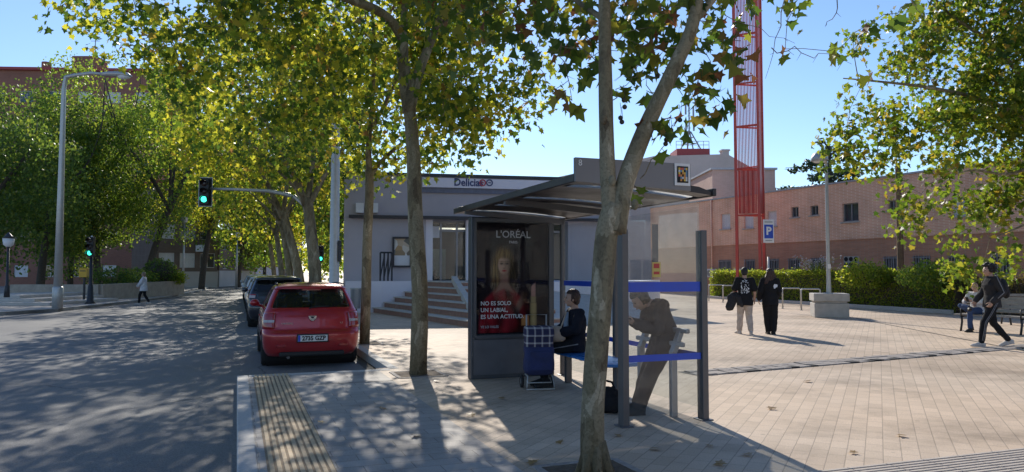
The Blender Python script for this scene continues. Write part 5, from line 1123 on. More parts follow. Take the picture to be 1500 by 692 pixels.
# ------------------------------------------------------------------ lamp on stone block
c = G(1225, 466); cc = c + V((0, .55, 0)); pl2 = thing('lamp_planter', 'square pale concrete block carrying a lamp post in front of the hedge', 'concrete block', cc, math.radians(-14)); m = MB()
m.box((0, 0, .25), (1.12, 1.05, .5)); m.box((0, 0, .535), (1.02, .95, .06)); m.box((0, 0, .70), (1.16, 1.09, .27)); m.build('block', M['concrete'], pl2, bevel=.02)
lp = thing('street_lamp', 'grey lamp post with domed head standing on the concrete block', 'street lamp', (cc.x + .0, cc.y, .835), math.radians(0)); hz = D(1220, 240, cc.y).z - .835
m = MB(); m.tube([(0, 0, 0), (0, 0, .02)], .13, 12); m.tube([(0, 0, .02), (0, 0, 1.0), (0, 0, hz)], [.085, .065, .05], 12); m.build('pole', M['galv'], lp, smooth=True, angle=40)
m = MB(); m.lathe([(.0, .31), (.10, .30), (.2, .24), (.27, .13), (.30, 0), (.28, -.03)], (-.24, 0, hz + .12), 24); m.tube([(0, 0, hz - .02), (-.02, 0, hz + .14), (-.12, 0, hz + .2)], .06, 8); m.build('head', M['galv'], lp, smooth=True)
m = MB(); m.ball((-.24, 0, hz + .09), (.24, .24, .07), 16, 8); m.build('lens', M['blind'], lp, smooth=True)
m = MB(); m.box((-.0, -.075, .95), (.10, .02, .16)); m.build('inspection_plate', M['white'], lp)

# ------------------------------------------------------------------ bicycle stands
bs = None
racks = [(1049, 441.5, 'far left bicycle stand of the row, seen beside the shelter post'), (1070, 443.5, 'second bicycle stand, left of the man with the printed shirt'), (1160, 452.5, 'bicycle stand just right of the woman in black'), (1188, 455.0, 'bicycle stand nearest the concrete lamp block')]
for i, (px, py, lab) in enumerate(racks):
    p = G(px, py)
    if bs is None:
        bs = thing('bicycle_stand', lab, 'bicycle stand', p, math.radians(-6), 'bicycle stands along the hedge'); m = MB(); r_ = .07; w_ = .38; h_ = .88
        m.tube([(-w_, 0, 0), (-w_, 0, h_ - r_), (-w_ + r_ * .3, 0, h_ - r_ * .3), (-w_ + r_, 0, h_), (w_ - r_, 0, h_), (w_ - r_ * .3, 0, h_ - r_ * .3), (w_, 0, h_ - r_), (w_, 0, 0)], .03, 10); m.build('hoop', M['galv'], bs, smooth=True)
        m = MB()
        for x in (-w_, w_): m.cyl((x, 0, 0), (x, 0, .012), .06, 12)
        m.build('foot_plate', M['galv'], bs)
    else: dup(bs, p, math.radians(-6), lab)
# ------------------------------------------------------------------ wooden utility pole
c = D(1320, 400, 33.5); c.z = 0; m = MB(); tz = D(1318, 243, 33.5).z; m.tube([(0, 0, 0), (-.03, 0, tz)], [.15, .115], 12); o = m.build('utility_pole', pm('weathered_wood', (.17, .11, .065), .9, var=.3, scale=3, bmp=.6, bscale=20, bdist=.01), smooth=True, loc=c, angle=40)
tag(o, 'plain brown wooden pole standing before the brick building', 'pole')

# ------------------------------------------------------------------ benches at right
M['slat'] = pm('bench_slat', (.33, .30, .27), .75, var=.2, scale=8, bmp=.3); M['iron'] = pm('cast_iron', (.03, .03, .033), .5)
def make_bench(c, ang, lab):
    b = thing('park_bench', lab, 'bench', c, ang); L = 1.9
    for j in range(5):
        m = MB(); m.box((0, -.20 + j * .1, .44), (L, .085, .035)); m.build('seat_slat', M['slat'], b, bevel=.006)
    for j in range(4):
        m = MB(); m.box((0, .27 + j * .028, .56 + j * .105), (L, .03, .085), Matrix.Rotation(-.26, 3, 'X')); m.build('back_slat', M['slat'], b, bevel=.006)
    for x in (-.75, .75):
        m = MB(); m.tube([(x, -.27, 0), (x, -.2, .25), (x, -.22, .41)], .028, 8); m.tube([(x, .3, 0), (x, .22, .25), (x, .26, .42), (x, .40, .93)], .028, 8); m.tube([(x, -.22, .40), (x, .24, .40)], .025, 8); m.tube([(x, -.24, .4), (x, -.24, .62), (x, .1, .65), (x, .3, .62)], .02, 8); m.build('leg', M['iron'], b, smooth=True)
    return b
BF = V((-.88, -.47, 0)).normalized(); BA = math.atan2(BF.y, BF.x) + PI / 2
c0 = G(1428, 486); BC = c0 + V((.47, -.88, 0)) * .45 - BF * .0
BC = BC - BF * .15; make_bench(BC, BA, 'slatted grey bench with iron legs on which the man in jeans sits')
p = G(1520, 478); make_bench(p + V((.3, .6, 0)), math.radians(-8), 'slatted grey bench at the far right edge below the tree')

# ------------------------------------------------------------------ street lamps
def tall_lamp(name, lab, base, px_top, py_top, px_end, py_end, y, r0, r1, group=None):
    o = thing(name, lab, 'street lamp', base, 0, group); t = D(px_top, py_top, y) - base; e = D(px_end, py_end, y) - base; m = MB()
    m.tube([(0, 0, 0), (0, 0, .9), (0, 0, .95)], [r0 * 1.25, r0 * 1.25, r0], 12); m.tube([(0, 0, .9), V((0, 0, t.z * .5)), V((t.x * .0, 0, t.z - .1)), V((.08, 0, t.z + .45)), V((.45, 0, e.z - .05)), V((e.x * .5, 0, e.z + .05)), e + V((-.5, 0, 0))], [r0, (r0 + r1) / 2, r1, r1, r1 * .9, r1 * .8, r1 * .7], 12); m.build('pole', M['galv'], o, smooth=True)
    m = MB(); m.tube([e + V((-.75, 0, 0)), e + V((-.4, 0, .02)), e + V((.1, 0, .0)), e + V((.45, 0, -.04)), e + V((.62, 0, -.1))], [.07, .13, .19, .19, .06], 14, ell=[.07, .10, .12, .11, .04], side=(0, 1, 0)); m.build('head', M['galv'], o, smooth=True)
    m = MB(); m.ball(e + V((.3, 0, -.09)), (.3, .16, .14), 14, 8); m.build('lens', M['blind'], o, smooth=True); return o
b = G(84, 452); tall_lamp('street_lamp', 'tall curved arm street lamp on the far pavement at left', b, 98, 128, 172, 109, b.y, .17, .09)
b = F(.3, 9.7); o = thing('street_lamp', 'tall straight grey lamp post rising into the leaves behind the red car', 'street lamp', b); m = MB()
tz = D(499, 168, b.y).z; m.tube([(0, 0, 0), (0, 0, 1.2), (0, 0, 1.25), (0, 0, tz), (0, 0, tz + 3.5)], [.17, .17, .15, .12, .09], 14); m.build('pole', M['galv'], o, smooth=True, angle=40)
m = MB(); z = D(502, 368, b.y).z; m.box((.17, -.05, z), (.05, .16, .62)); m.build('dark_plate', M['dark_metal'], o, bevel=.01)
m = MB(); m.tube([(0, 0, tz + 3.5), (-.5, 0, tz + 3.9), (-1.6, 0, tz + 4.05)], .05, 8); m.tube([(-1.3, 0, tz + 4.05), (-1.7, 0, tz + 4.08), (-2.1, 0, tz + 4.02)], [.08, .16, .06], 10); m.build('arm', M['galv'], o, smooth=True)
for px, py, ytop, lab in ((269, 427, 328, 'slim grey pole on the far kerb beside the corner planter'), (347, 420, 350, 'slim pole with a small lantern before the side street house')):
    b = G(px, py); b.y = min(b.y, 66); b = V(((px - 750) / FOC * b.y, b.y, 0)); t = D(px, ytop, b.y).z; o = thing('lamp_pole', lab, 'pole', b); m = MB(); m.tube([(0, 0, 0), (0, 0, t)], [.11, .07], 8); m.build('pole', M['galv'], o, smooth=True)
    m = MB(); m.tube([(0, 0, t), (0, 0, t + .1), (0, 0, t + .5), (0, 0, t + .6)], [.12, .22, .28, .05], 10); m.build('lantern', M['blind'] if px > 300 else M['galv'], o)
b = G(12, 447, .45); b = V((-750 / FOC * 33 * .984, 33.0, .45)); o = thing('lantern_post', 'old style lantern with white globe on a dark post at the far left', 'street lamp', b); t = D(12, 362, 33).z - .45; m = MB()
m.tube([(0, 0, 0), (0, 0, .5), (0, 0, .55), (0, 0, t)], [.12, .1, .06, .05], 10); m.build('post', M['dark_metal'], o, smooth=True); m = MB(); m.tube([(0, 0, t), (0, 0, t + .1), (0, 0, t + .38)], [.09, .2, .24], 12); m.build('globe', M['blind'], o, smooth=True); m = MB(); m.tube([(0, 0, t + .385), (0, 0, t + .5), (0, 0, t + .66)], [.26, .14, .02], 12); m.build('cap', M['dark_metal'], o, smooth=True)

# ------------------------------------------------------------------ traffic lights
M['sig_green'] = emit_mat('green_signal', (.05, .95, .62), 3.2); M['sig_off'] = pm('unlit_lens', (.03, .012, .01), .3)
M['signal_box'] = pm('signal_black', (.012, .013, .013), .5, var=.2)
def signal_head(parent, loc, rz_=0.0, s=1.0, board=True, lit=2, name='signal_head', n=3):
    m = MB(); h = .31 * n * s; m.box((0, 0, 0), (.33 * s, .22 * s, h + .06)); 
    if board: m.box((0, .115 * s, 0), (.52 * s, .012, h + .22 * s))
    hd = m.build(name, M['signal_box'], parent, bevel=.02); hd.location = loc; hd.rotation_euler[2] = rz_
    if board:
        m = MB(); a, b_ = .26 * s, h / 2 + .11 * s
        for x0, x1, z0, z1 in ((-a, a, b_ - .02, b_), (-a, a, -b_, -b_ + .02), (-a, -a + .02, -b_ + .02, b_ - .02), (a - .02, a, -b_ + .02, b_ - .02)): m.box(((x0 + x1) / 2, .105 * s, (z0 + z1) / 2), (x1 - x0, .006, z1 - z0))
        m.build('white_border', M['blind'], hd)
    for i in range(n):
        z = h / 2 - .31 * s * (i + .5); m = MB(); m.ball((0, -.10 * s, z), (.115 * s, .05 * s, .115 * s), 18, 10); m.build('lens', M['sig_green'] if i == lit else M['sig_off'], hd, smooth=True)
        m = MB(); k_ = 14; vs = []; fs = []
        for j in range(k_ + 1):
            a = PI * j / k_ * 1.2 - .1 * PI; c_, s_ = math.cos(a) * .135 * s, math.sin(a) * .135 * s; vs += [(c_, -.11 * s, z + s_), (c_, -.30 * s, z + s_ * .95)]
        fs = [(2 * j, 2 * j + 1, 2 * j + 3, 2 * j + 2) for j in range(k_)]; m.add(vs, fs); m.build('visor', M['signal_box'], hd)
    return hd
b = F(.35, 17.3); Y = b.y; o = thing('traffic_light', 'mast arm traffic light holding a green signal over the street', 'traffic light', b); m = MB()
def rel(px, py, dy=0): return D(px, py, Y + dy) - b
xb = 0; m.tube([(0, 0, 0), (0, 0, 1.0), (0, 0, 1.04)], [.15, .15, .1], 12); m.tube([(0, 0, 1.0), (0, 0, 2.4), (-.12, 0, rel(462, 335).z), rel(447, 302), rel(430, 287), rel(395, 280), rel(340, 277.5), rel(308, 277)], [.10, .10, .09, .085, .08, .07, .055, .05], 12); m.build('mast', M['galv'], o, smooth=True)
signal_head(o, rel(300, 281, -.1), RANG * .4, 1.0)
signal_head(o, rel(470, 372, -.25), RANG * .3, .62, False, name='repeater_head')
b = G(132, 445); o = thing('pedestrian_signal', 'dark traffic signal post with a green light on the far pavement', 'traffic light', b); t = D(134, 360, b.y).z; m = MB(); m.tube([(0, 0, 0), (0, 0, .12), (0, 0, .9), (0, 0, .95), (0, 0, t)], [.26, .16, .12, .08, .07], 12); m.build('post', M['dark_metal'], o, smooth=True)
signal_head(o, (.08, -.2, D(134, 362, b.y).z), 0, 1.0, False); m = MB(); m.tube([(0, 0, t), (0, 0, t + .35), (0, 0, t + .5)], [.07, .1, .02], 8); m.build('cap', M['blind'], o)
p = D(124, 400, 38.5); o = thing('letter_box', 'small yellow box on a post behind the pedestrian signal', 'post box', (p.x, p.y, 0)); m = MB(); m.cyl((0, 0, 0), (0, 0, p.z - .2), .06, 8); m.build('post', M['dark_metal'], o); m = MB(); m.box((0, 0, p.z), (.42, .35, .45)); m.box((.0, 0, p.z + .24), (.36, .3, .04)); m.build('box', pm('yellow_paint', (.6, .36, .03), .5), o, bevel=.03)
m = MB(); m.box((0, -.18, p.z + .1), (.3, .012, .04)); m.build('slot', M['dark_metal'], o)
# bollard / bin by the third tree
p = G(521, 462); o = thing('litter_bin', 'small grey litter bin on the pavement behind the red car', 'bin', p); m = MB(); m.tube([(0, 0, .25), (0, 0, .95)], [.17, .2], 16); m.build('body', M['steel_light'], o, smooth=True, angle=40); m = MB(); m.tube([(0, 0, .955), (0, 0, 1.0)], .22, 16); m.build('rim', M['galv'], o); m = MB(); m.cyl((0, .0, 0), (0, 0, .25), .05, 8); m.build('post', M['steel'], o)
# terrace steps at far left
o = thing('terrace_steps', 'low pale terrace steps on the far pavement at left edge', 'steps'); a = G(-60, 449); b2 = G(112, 447); t = (b2 - a).normalized(); nn = V((-t.y, t.x, 0)); R = Matrix((t, nn, V((0, 0, 1)))).transposed()
for i in range(3):
    m = MB(); L = (b2 - a).length - i * .9; c = a + t * L / 2 + nn * (3 + i * .75); m.box((c.x, c.y, .075 + .15 * i), (L, 6, .15)); m.build('step', M['stone'], o, bevel=.012)
# ------------------------------------------------------------------ cars
def paint(name, col, flake=.0):
    m, nt, b = nodes_of(name); co = coords(nt); n1 = N(nt, 'ShaderNodeTexNoise', Scale=3.0, Detail=6.0); nt.links.new(co, n1.inputs['Vector'])
    sp = N(nt, 'ShaderNodeSeparateXYZ'); nt.links.new(co, sp.inputs[0]); mr = N(nt, 'ShaderNodeMapRange'); mr.inputs[1].default_value = .2; mr.inputs[2].default_value = .75; mr.inputs[3].default_value = .75; mr.inputs[4].default_value = 0; nt.links.new(sp.outputs[2], mr.inputs[0])
    mu = N(nt, 'ShaderNodeMath', operation='MULTIPLY'); nt.links.new(mr.outputs[0], mu.inputs[0]); nt.links.new(n1.outputs['Fac'], mu.inputs[1])
    c = mixc(nt, mu.outputs[0], col, mixc(nt, .5, col, (.16, .13, .10))); nt.links.new(c, b.inputs['Base Color'])     # road dust low down
    b.inputs['Metallic'].default_value = .25; b.inputs['Roughness'].default_value = .32; b.inputs['Coat Weight'].default_value = .9; b.inputs['Coat Roughness'].default_value = .05
    n2 = N(nt, 'ShaderNodeTexNoise', Scale=1.6, Detail=2.0); nt.links.new(co, n2.inputs['Vector']); bump(nt, b, n2.outputs['Fac'], .04, .02); return m
M['carglass'] = pm('car_glass', (.012, .024, .042), .04, var=.4, scale=2, bmp=0, spec=.9, coat=.6)
M['carwindow'] = glass_mat('tinted_car_window', (.42, .47, .48), .01, (.3, .3, .3), 1.7)
M['seatcloth'] = pm('seat_cloth', (.06, .06, .065), .9)
M['tyre'] = pm('tyre_rubber', (.018, .018, .018), .85, var=.3, scale=20); M['alloy'] = pm('alloy_rim', (.42, .42, .43), .35, metal=.8)
M['plastic'] = pm('black_plastic', (.016, .016, .017), .6); M['lamp_red'] = pm('red_lamp', (.33, .012, .015), .12, var=.2, scale=30, coat=1); M['lamp_clear'] = pm('clear_lamp', (.45, .38, .36), .12, var=.2, scale=40, coat=1)
M['plate_white'] = pm('plate_white', (.72, .72, .70), .4, var=.03); M['chrome'] = pm('chrome', (.6, .6, .6), .15, metal=1.0, bmp=0); M['ink'] = pm('plate_ink', (.015, .015, .02), .5)
def car(name, label, loc, rz, rows, belt, wheels, wr, pmat, glass_rows, group, lamps, detail=True, tyw=.2, rear_cols=5, shelf=None):
    """rows: (z, y_rear, y_front, half width, rear corner r, front corner r, rear bow). local +Y is forward, rear at y=0.
    body = stacked rounded outlines; windows are bands of it between the pillars"""
    o = thing(name, label, 'car', loc, rz, group); nR, nC, nS, nF = 8, 6, 44, 6; SUB = 3
    R_ = []                                                                             # interpolate rows (Catmull-Rom)
    for i in range(len(rows) - 1):
        p0, p1, p2, p3 = (np.array(rows[max(0, min(len(rows) - 1, j))]) for j in (i - 1, i, i + 1, i + 2))
        for k in range(SUB):
            t = k / SUB; cr = .5 * (2 * p1 + (p2 - p0) * t + (2 * p0 - 5 * p1 + 4 * p2 - p3) * t * t + (3 * p1 - p0 - 3 * p2 + p3) * t ** 3)
            li = p1 + (p2 - p1) * t; R_.append(.55 * cr + .45 * li)
    R_.append(np.array(rows[-1]))
    def half(z, yr, yf, hw, rr, rf, bow):
        pts = []
        for k in range(nR): x = (hw - rr) * k / nR; pts.append((x, yr + bow * (x / hw) ** 2))
        y0 = yr + bow * ((hw - rr) / hw) ** 2
        for k in range(nC): a = PI / 2 * k / nC; pts.append((hw - rr + rr * math.sin(a), y0 + rr - rr * math.cos(a)))
        ya, yb = y0 + rr, yf - rf
        for k in range(nS):
            s = k / nS; pts.append((hw * (1 - .035 * abs(2 * s - 1) ** 3) + .035 * hw * (0 if 0 else 1) * abs(2 * s - 1) ** 3 * (1 if k == 0 else .0), ya + (yb - ya) * s))
        for k in range(nC): a = PI / 2 * k / nC; pts.append((hw * .965 - rf + rf * math.cos(a), yb + rf * math.sin(a)))
        for k in range(nF + 1): s = k / nF; x = (hw * .965 - rf) * (1 - s); pts.append((x, yf + .10 * (1 - (x / hw) ** 2) - .10 * (1 - ((hw * .965 - rf) / hw) ** 2)))
        return pts
    vs = []; n = None
    for r_ in R_:
        h = half(*r_); ring = [(x, y, r_[0]) for x, y in h] + [(-x, y, r_[0]) for x, y in h[-2:0:-1]]; n = len(ring); vs += ring
    nh = nR + 2 * nC + nS + nF + 1
    def col(c): return c if c < nh else 2 * (nh - 1) - c                                # mirrored column index of face start
    parts = {'body': [], 'glass': [], 'lampL': [], 'lampR': [], 'pillar': []}
    i0, i1 = glass_rows[0] * SUB, glass_rows[1] * SUB
    ya = lambda c, i: vs[i * n + c][1]
    for i in range(len(R_) - 1):
        for c in range(n):
            c2 = (c + 1) % n; q = min(c, n - 1 - c) if c >= nh - 1 else c                # symmetrical face index
            f = (i * n + c, i * n + c2, (i + 1) * n + c2, (i + 1) * n + c); right = c < nh - 1; key = 'body'
            yc = sum(vs[k_][1] for k_ in f) / 4; zc = sum(vs[k_][2] for k_ in f) / 4
            if i0 <= i < i1:
                if q < nR + 2: key = 'glass'
                elif nR + nC + 2 <= q < nR + nC + nS - 2:
                    s = (q - nR - nC) / nS; key = 'pillar' if any(abs(s - pp) < .016 for pp in belt) else 'glass'
                elif q >= nR + nC + nS + 2: key = 'glass'
            for (z0, z1, q0, q1) in lamps:
                if z0 < zc < z1 and q0 <= q < q1: key = 'lampR' if right else 'lampL'
            if zc < wr + wr * 1.2:
                if any((yc - wy) ** 2 + (zc - wr) ** 2 < (wr * 1.16) ** 2 for wy in wheels) and nR + 1 < q < nR + 2 * nC + nS: continue
            parts[key].append(f)
    vs = [list(v) for v in vs]
    for v in vs:                                                                       # round off the wheel arches
        for wy in wheels:
            dy, dz = v[1] - wy, v[2] - wr; d = math.hypot(dy, dz); ra = wr * 1.16
            if abs(v[0]) > .5 and 1e-4 < d < ra: v[1], v[2] = wy + dy / d * ra, wr + dz / d * ra
    last = (len(R_) - 1) * n; cz = R_[-1][0] + .012
    ym = sum(vs[last + k_][1] for k_ in range(n)) / n; vs.append([0, ym, cz]); inner = []
    for k_ in range(n): x, y, z = vs[last + k_]; inner.append(len(vs)); vs.append([x * .6, ym + (y - ym) * .6, cz - .003])
    for k_ in range(n):
        k2 = (k_ + 1) % n; parts['body'] += [(last + k_, last + k2, inner[k2], inner[k_]), (inner[k_], inner[k2], len(R_) * n)]
    def sub(name_, fs, mat, off=0.0, parent=o):
        used = sorted({k_ for f in fs for k_ in f}); mp = {k_: i for i, k_ in enumerate(used)}; m = MB(); m.add([vs[k_] for k_ in used], [tuple(mp[k_] for k_ in f) for f in fs])
        ob = m.build(name_, mat, parent, smooth=True, angle=38)
        if off:
            for v in ob.data.vertices: v.co += v.normal * off
        return ob
    body = sub('body', parts['body'], pmat)
    sm = body.modifiers.new('thick', 'SOLIDIFY'); sm.thickness = .02; sm.offset = -1
    sub('pillar', parts['pillar'], M['plastic'], .002) if parts['pillar'] else None
    g = parts['glass']; yy = lambda f: sum(vs[k_][1] for k_ in f) / 4; xx = lambda f: sum(vs[k_][0] for k_ in f) / 4
    nrm = lambda f: (V(vs[f[1]]) - V(vs[f[0]])).cross(V(vs[f[3]]) - V(vs[f[0]])).normalized()
    rear = [f for f in g if abs(nrm(f).y) > .55 and yy(f) < ym]; front = [f for f in g if abs(nrm(f).y) > .55 and yy(f) >= ym]; rest = [f for f in g if f not in rear and f not in front]
    for nm, fs in (('rear_window', rear), ('windscreen', front), ('side_window', [f for f in rest if xx(f) > 0]), ('side_window', [f for f in rest if xx(f) < 0])):
        if fs: sub(nm, fs, M['carwindow'] if detail else M['carglass'], -.006)
    hw0 = max(r_[3] for r_ in rows)
    for kx in ('lampL', 'lampR'):
        if parts[kx]:
            lm = sub('tail_lamp', parts[kx], M['lamp_red'], .006); lm.modifiers.new('t', 'SOLIDIFY').thickness = .02
            c_in = lambda f: abs(sum(vs[k_][0] for k_ in f) / 4) < hw0 * .96
            zs = [v.co.z for v in lm.data.vertices]; mid = (min(zs) + max(zs)) / 2
            cl = [f for f in parts[kx] if mid - .045 < sum(vs[k_][2] for k_ in f) / 4 < mid + .0 and c_in(f)]
            if cl: sub('clear_lens', cl, M['lamp_clear'], .012, lm)
    hw = max(r_[3] for r_ in rows); y_end = max(r_[2] for r_ in rows)
    m = MB(); m.box((0, y_end / 2, .36), (hw * 1.55, y_end - .5, .3))
    for wy in wheels: m.cyl((-hw + .10, wy, wr), (hw - .10, wy, wr), wr * 1.13, 20)
    m.build('underbody', M['plastic'], o)
    if detail:
        zb = R_[i0][0]; m = MB(); m.box((0, y_end * .40, zb - .22), (hw * 1.7, y_end * .55, .06)); m.box((0, .42, zb - .10), (hw * 1.5, .45, .03)); m.box((0, y_end * .69, zb - .10), (hw * 1.55, .4, .22)); m.build('cabin_floor', M['plastic'], o)
        for sy, zs in ((y_end * .22, .52), (y_end * .42, .56)):
            for sx in (-.36, .36):
                m = MB(); m.box((sx * hw / .87, sy, zb - .02), (.48, .13, .46), Matrix.Rotation(.2, 3, 'X')); m.box((sx * hw / .87, sy - .07, zb + .29), (.26, .09, .17), Matrix.Rotation(.15, 3, 'X')); m.build('seat', M['seatcloth'], o, bevel=.03)
    for wy in wheels:
        for s in (-1, 1):
            x = s * (hw - tyw / 2 - .005); m = MB(); Rm = Matrix.Rotation(PI / 2, 3, 'Y'); h = tyw / 2
            m.lathe([(wr * .62, -h), (wr * .93, -h), (wr, -h * .7), (wr, h * .7), (wr * .93, h), (wr * .62, h)], (x, wy, wr), 28, M=Rm, close=True); w_ = M['tyre'] and m.build('wheel', M['tyre'], o, smooth=True, angle=40)
            m = MB(); xo = x + s * h * .75; m.cyl((x, wy, wr), (xo - s * .03, wy, wr), wr * .62, 24); 
            for k_ in range(5):
                a = 2 * PI * k_ / 5 + .3; m.beam((xo - s * .02, wy + math.cos(a) * .05, wr + math.sin(a) * .05), (xo - s * .02, wy + math.cos(a) * wr * .6, wr + math.sin(a) * wr * .6), .07, .03, up=(1, 0, 0))
            m.lathe([(wr * .56, -.02), (wr * .66, -.02), (wr * .66, .02), (wr * .56, .02)], (xo - s * .01, wy, wr), 24, M=Rm, close=True); m.cyl((xo - s * .03, wy, wr), (xo + s * .005, wy, wr), .055, 12)
            m.build('rim', M['alloy'], w_)
    o['hw'] = hw
    return o, body
# red hatchback
red = paint('red_car_paint', (.42, .012, .02))
rows = [(.20, .16, 3.84, .76, .2, .35, .03), (.27, .06, 3.96, .81, .22, .38, .05), (.36, .02, 4.0, .845, .24, .4, .06), (.50, .0, 4.02, .862, .25, .42, .06), (.60, .0, 4.02, .868, .25, .42, .06),
        (.645, .025, 4.01, .868, .24, .42, .06), (.68, .075, 3.98, .868, .22, .42, .05), (.78, .095, 3.92, .868, .2, .45, .05), (.90, .115, 3.72, .858, .2, .5, .05), (.97, .135, 3.35, .845, .2, .5, .05), (1.03, .16, 2.98, .825, .2, .4, .05),
        (1.08, .185, 2.88, .80, .2, .35, .06), (1.20, .255, 2.62, .755, .18, .32, .07), (1.32, .33, 2.36, .705, .18, .3, .08), (1.405, .385, 2.17, .665, .17, .28, .08), (1.425, .335, 2.12, .655, .17, .28, .06), (1.46, .345, 2.02, .63, .2, .28, .06), (1.50, .46, 1.86, .55, .25, .28, .06), (1.52, .68, 1.65, .40, .25, .25, .05)]
cc = F(-1.07, 1.42, ROADZ); RC, body = car('parked_car', 'red hatchback parked nearest the camera with plate 2735 GZP', cc, RANG, rows, (.36, .62), (.72, 3.22), .305, red, (11, 14), 'cars parked along the kerb', [(.715, 1.0, 8, 14)])
m = MB(); m.box((0, -.012, .535), (.56, .03, .155)); m.build('plate_recess', M['plastic'], RC, bevel=.01)
m = MB(); m.box((0, -.030, .535), (.52, .008, .112)); pl_ = m.build('number_plate', M['plate_white'], RC, bevel=.004)
m = MB(); m.box((-.238, -.0355, .535), (.04, .003, .108)); m.build('blue_band', M['blue'], pl_)
text('plate_text', '2735 GZP', .108, M['ink'], pl_, (.02, -.0375, .533), bold=.004, sx=.92)
m = MB(); m.prism([(-.075, .05), (.075, .05), (.06, -.01), (.02, -.05), (-.02, -.05), (-.06, -.01)], (1, 0, 0), (0, 0, 1), (0, .085, .885), (0, -.022, 0)); em = m.build('badge', M['chrome'], RC, bevel=.006)
m = MB(); m.prism([(-.045, .03), (.045, .03), (.012, -.004), (-.012, -.004)], (1, 0, 0), (0, 0, 1), (0, .062, .893), (0, -.003, 0)); m.build('badge_field', M['ink'], em)
m = MB(); m.beam((-.30, .150, .872 + .09), (.30, .150, .872 + .09), .004, .012); m.build('seam', M['plastic'], RC)
m = MB(); m.tube([(-.05, .165, 1.06), (-.02, .17, 1.08), (.30, .20, 1.10)], .012, 6); m.build('wiper', M['plastic'], RC)
text('model_script', 'SANDERO', .045, M['chrome'], RC, (-.44, .078, .80), ext=.002); text('engine_script', '1.2', .045, M['chrome'], RC, (.52, .085, .80), ext=.002)
m = MB(); m.box((0, .07, .25), (1.15, .10, .09)); m.build('lower_bumper', M['plastic'], RC, bevel=.03)
for s in (-1, 1):
    m = MB(); m.box((s * .55, .025, .40), (.16, .02, .05)); m.build('reflector', M['lamp_red'], RC, bevel=.008)
    m = MB(); m.tube([(s * .80, 2.62, 1.02), (s * .93, 2.58, 1.06)], .03, 8); m.ball((s * .95, 2.56, 1.09), (.095, .06, .075), 14, 10); m.build('mirror', red, RC, smooth=True)
    for yy in (1.30, 2.18):
        m = MB(); m.box((s * .866, yy - .05, .86), (.02, .16, .035)); m.build('door_handle', red, RC, bevel=.008)
        m = MB(); m.box((s * .8655, yy + .12 if yy > 2 else yy - .02, .70), (.006, .007, .56)); m.build('door_seam', M['plastic'], RC)
    m = MB(); m.box((s * .874, 1.95, .56), (.014, 1.7, .07)); m.build('side_strip', M['plastic'], RC, bevel=.005)
    m = MB(); m.tube([(s * .60, .52, 1.505), (s * .585, 1.2, 1.525), (s * .57, 1.9, 1.50)], .014, 6); m.build('roof_bar', M['plastic'], RC)
m = MB(); m.box((0, .395, 1.405), (.34, .02, .025)); m.build('brake_lamp', M['lamp_red'], RC); m = MB(); m.tube([(.0, .9, 1.525), (-.01, .72, 1.70)], .006, 5); m.build('aerial', M['plastic'], RC)
m = MB(); m.tube([(-.42, .3, .20), (-.42, .03, .20)], .03, 10); m.build('exhaust', M['steel'], RC)
# dark sport utility car in front of it, then the row
def suv_rows(L, H, hw): return [(.26, .14, L - .1, hw * .9, .2, .3, .03), (.36, .04, L - .02, hw * .96, .24, .38, .05), (.52, .0, L, hw, .25, .4, .06), (.68, .0, L, hw, .25, .42, .06), (.74, .06, L - .02, hw, .22, .45, .05), (.88, .09, L - .1, hw, .2, .5, .05), (1.0, .11, L - .5, hw * .985, .2, .5, .05), (1.06, .13, L - 1.0, hw * .97, .2, .4, .05), (1.12, .16, L - 1.25, hw * .94, .2, .35, .05), (1.30, .26, L - 1.6, hw * .86, .18, .32, .07), (H - .14, .40, L - 1.9, hw * .79, .18, .3, .08), (H - .11, .30, L - 1.95, hw * .78, .17, .28, .06), (H - .06, .32, L - 2.1, hw * .74, .2, .28, .06), (H - .02, .48, L - 2.3, hw * .62, .25, .25, .06), (H, .8, L - 2.6, hw * .45, .25, .25, .05)]
dark = paint('navy_car_paint', (.012, .017, .03)); silver = paint('silver_car_paint', (.40, .41, .42)); whitep = paint('white_car_paint', (.62, .62, .61)); grey = paint('grey_car_paint', (.12, .125, .13))
def simple(label, b, pmat, L, H, hw, a=-1.14):
    o, bd = car('parked_car', label, F(a, b, ROADZ), RANG, suv_rows(L, H, hw), (.34, .6), (.8, L - .85), .335, pmat, (8, 10), 'cars parked along the kerb', [(.93, 1.05, 8, 13)])
    m = MB(); m.box((0, -.02, .60), (.52, .02, .11)); m.build('number_plate', M['plate_white'], o, bevel=.004)
    for s in (-1, 1): m = MB(); m.ball((s * (hw + .07), L - 1.55, 1.12), (.1, .07, .08), 12, 8); m.build('mirror', pmat, o, smooth=True)
    m = MB(); m.box((0, .06, .36), (1.2, .10, .14)); m.build('lower_bumper', M['plastic'], o, bevel=.03)
    return o
simple('dark navy sport utility car parked just ahead of the red hatchback', 11.6, dark, 4.4, 1.60, .90)
simple('silver car parked ahead of the dark navy car', 17.6, silver, 4.3, 1.50, .87)
simple('white car third ahead of the red hatchback', 23.2, whitep, 4.3, 1.53, .87)
simple('grey car in the distance of the parked row', 29.0, grey, 4.3, 1.5, .87); simple('pale silver car at the far end of the parked row', 35.0, silver, 4.4, 1.55, .88)
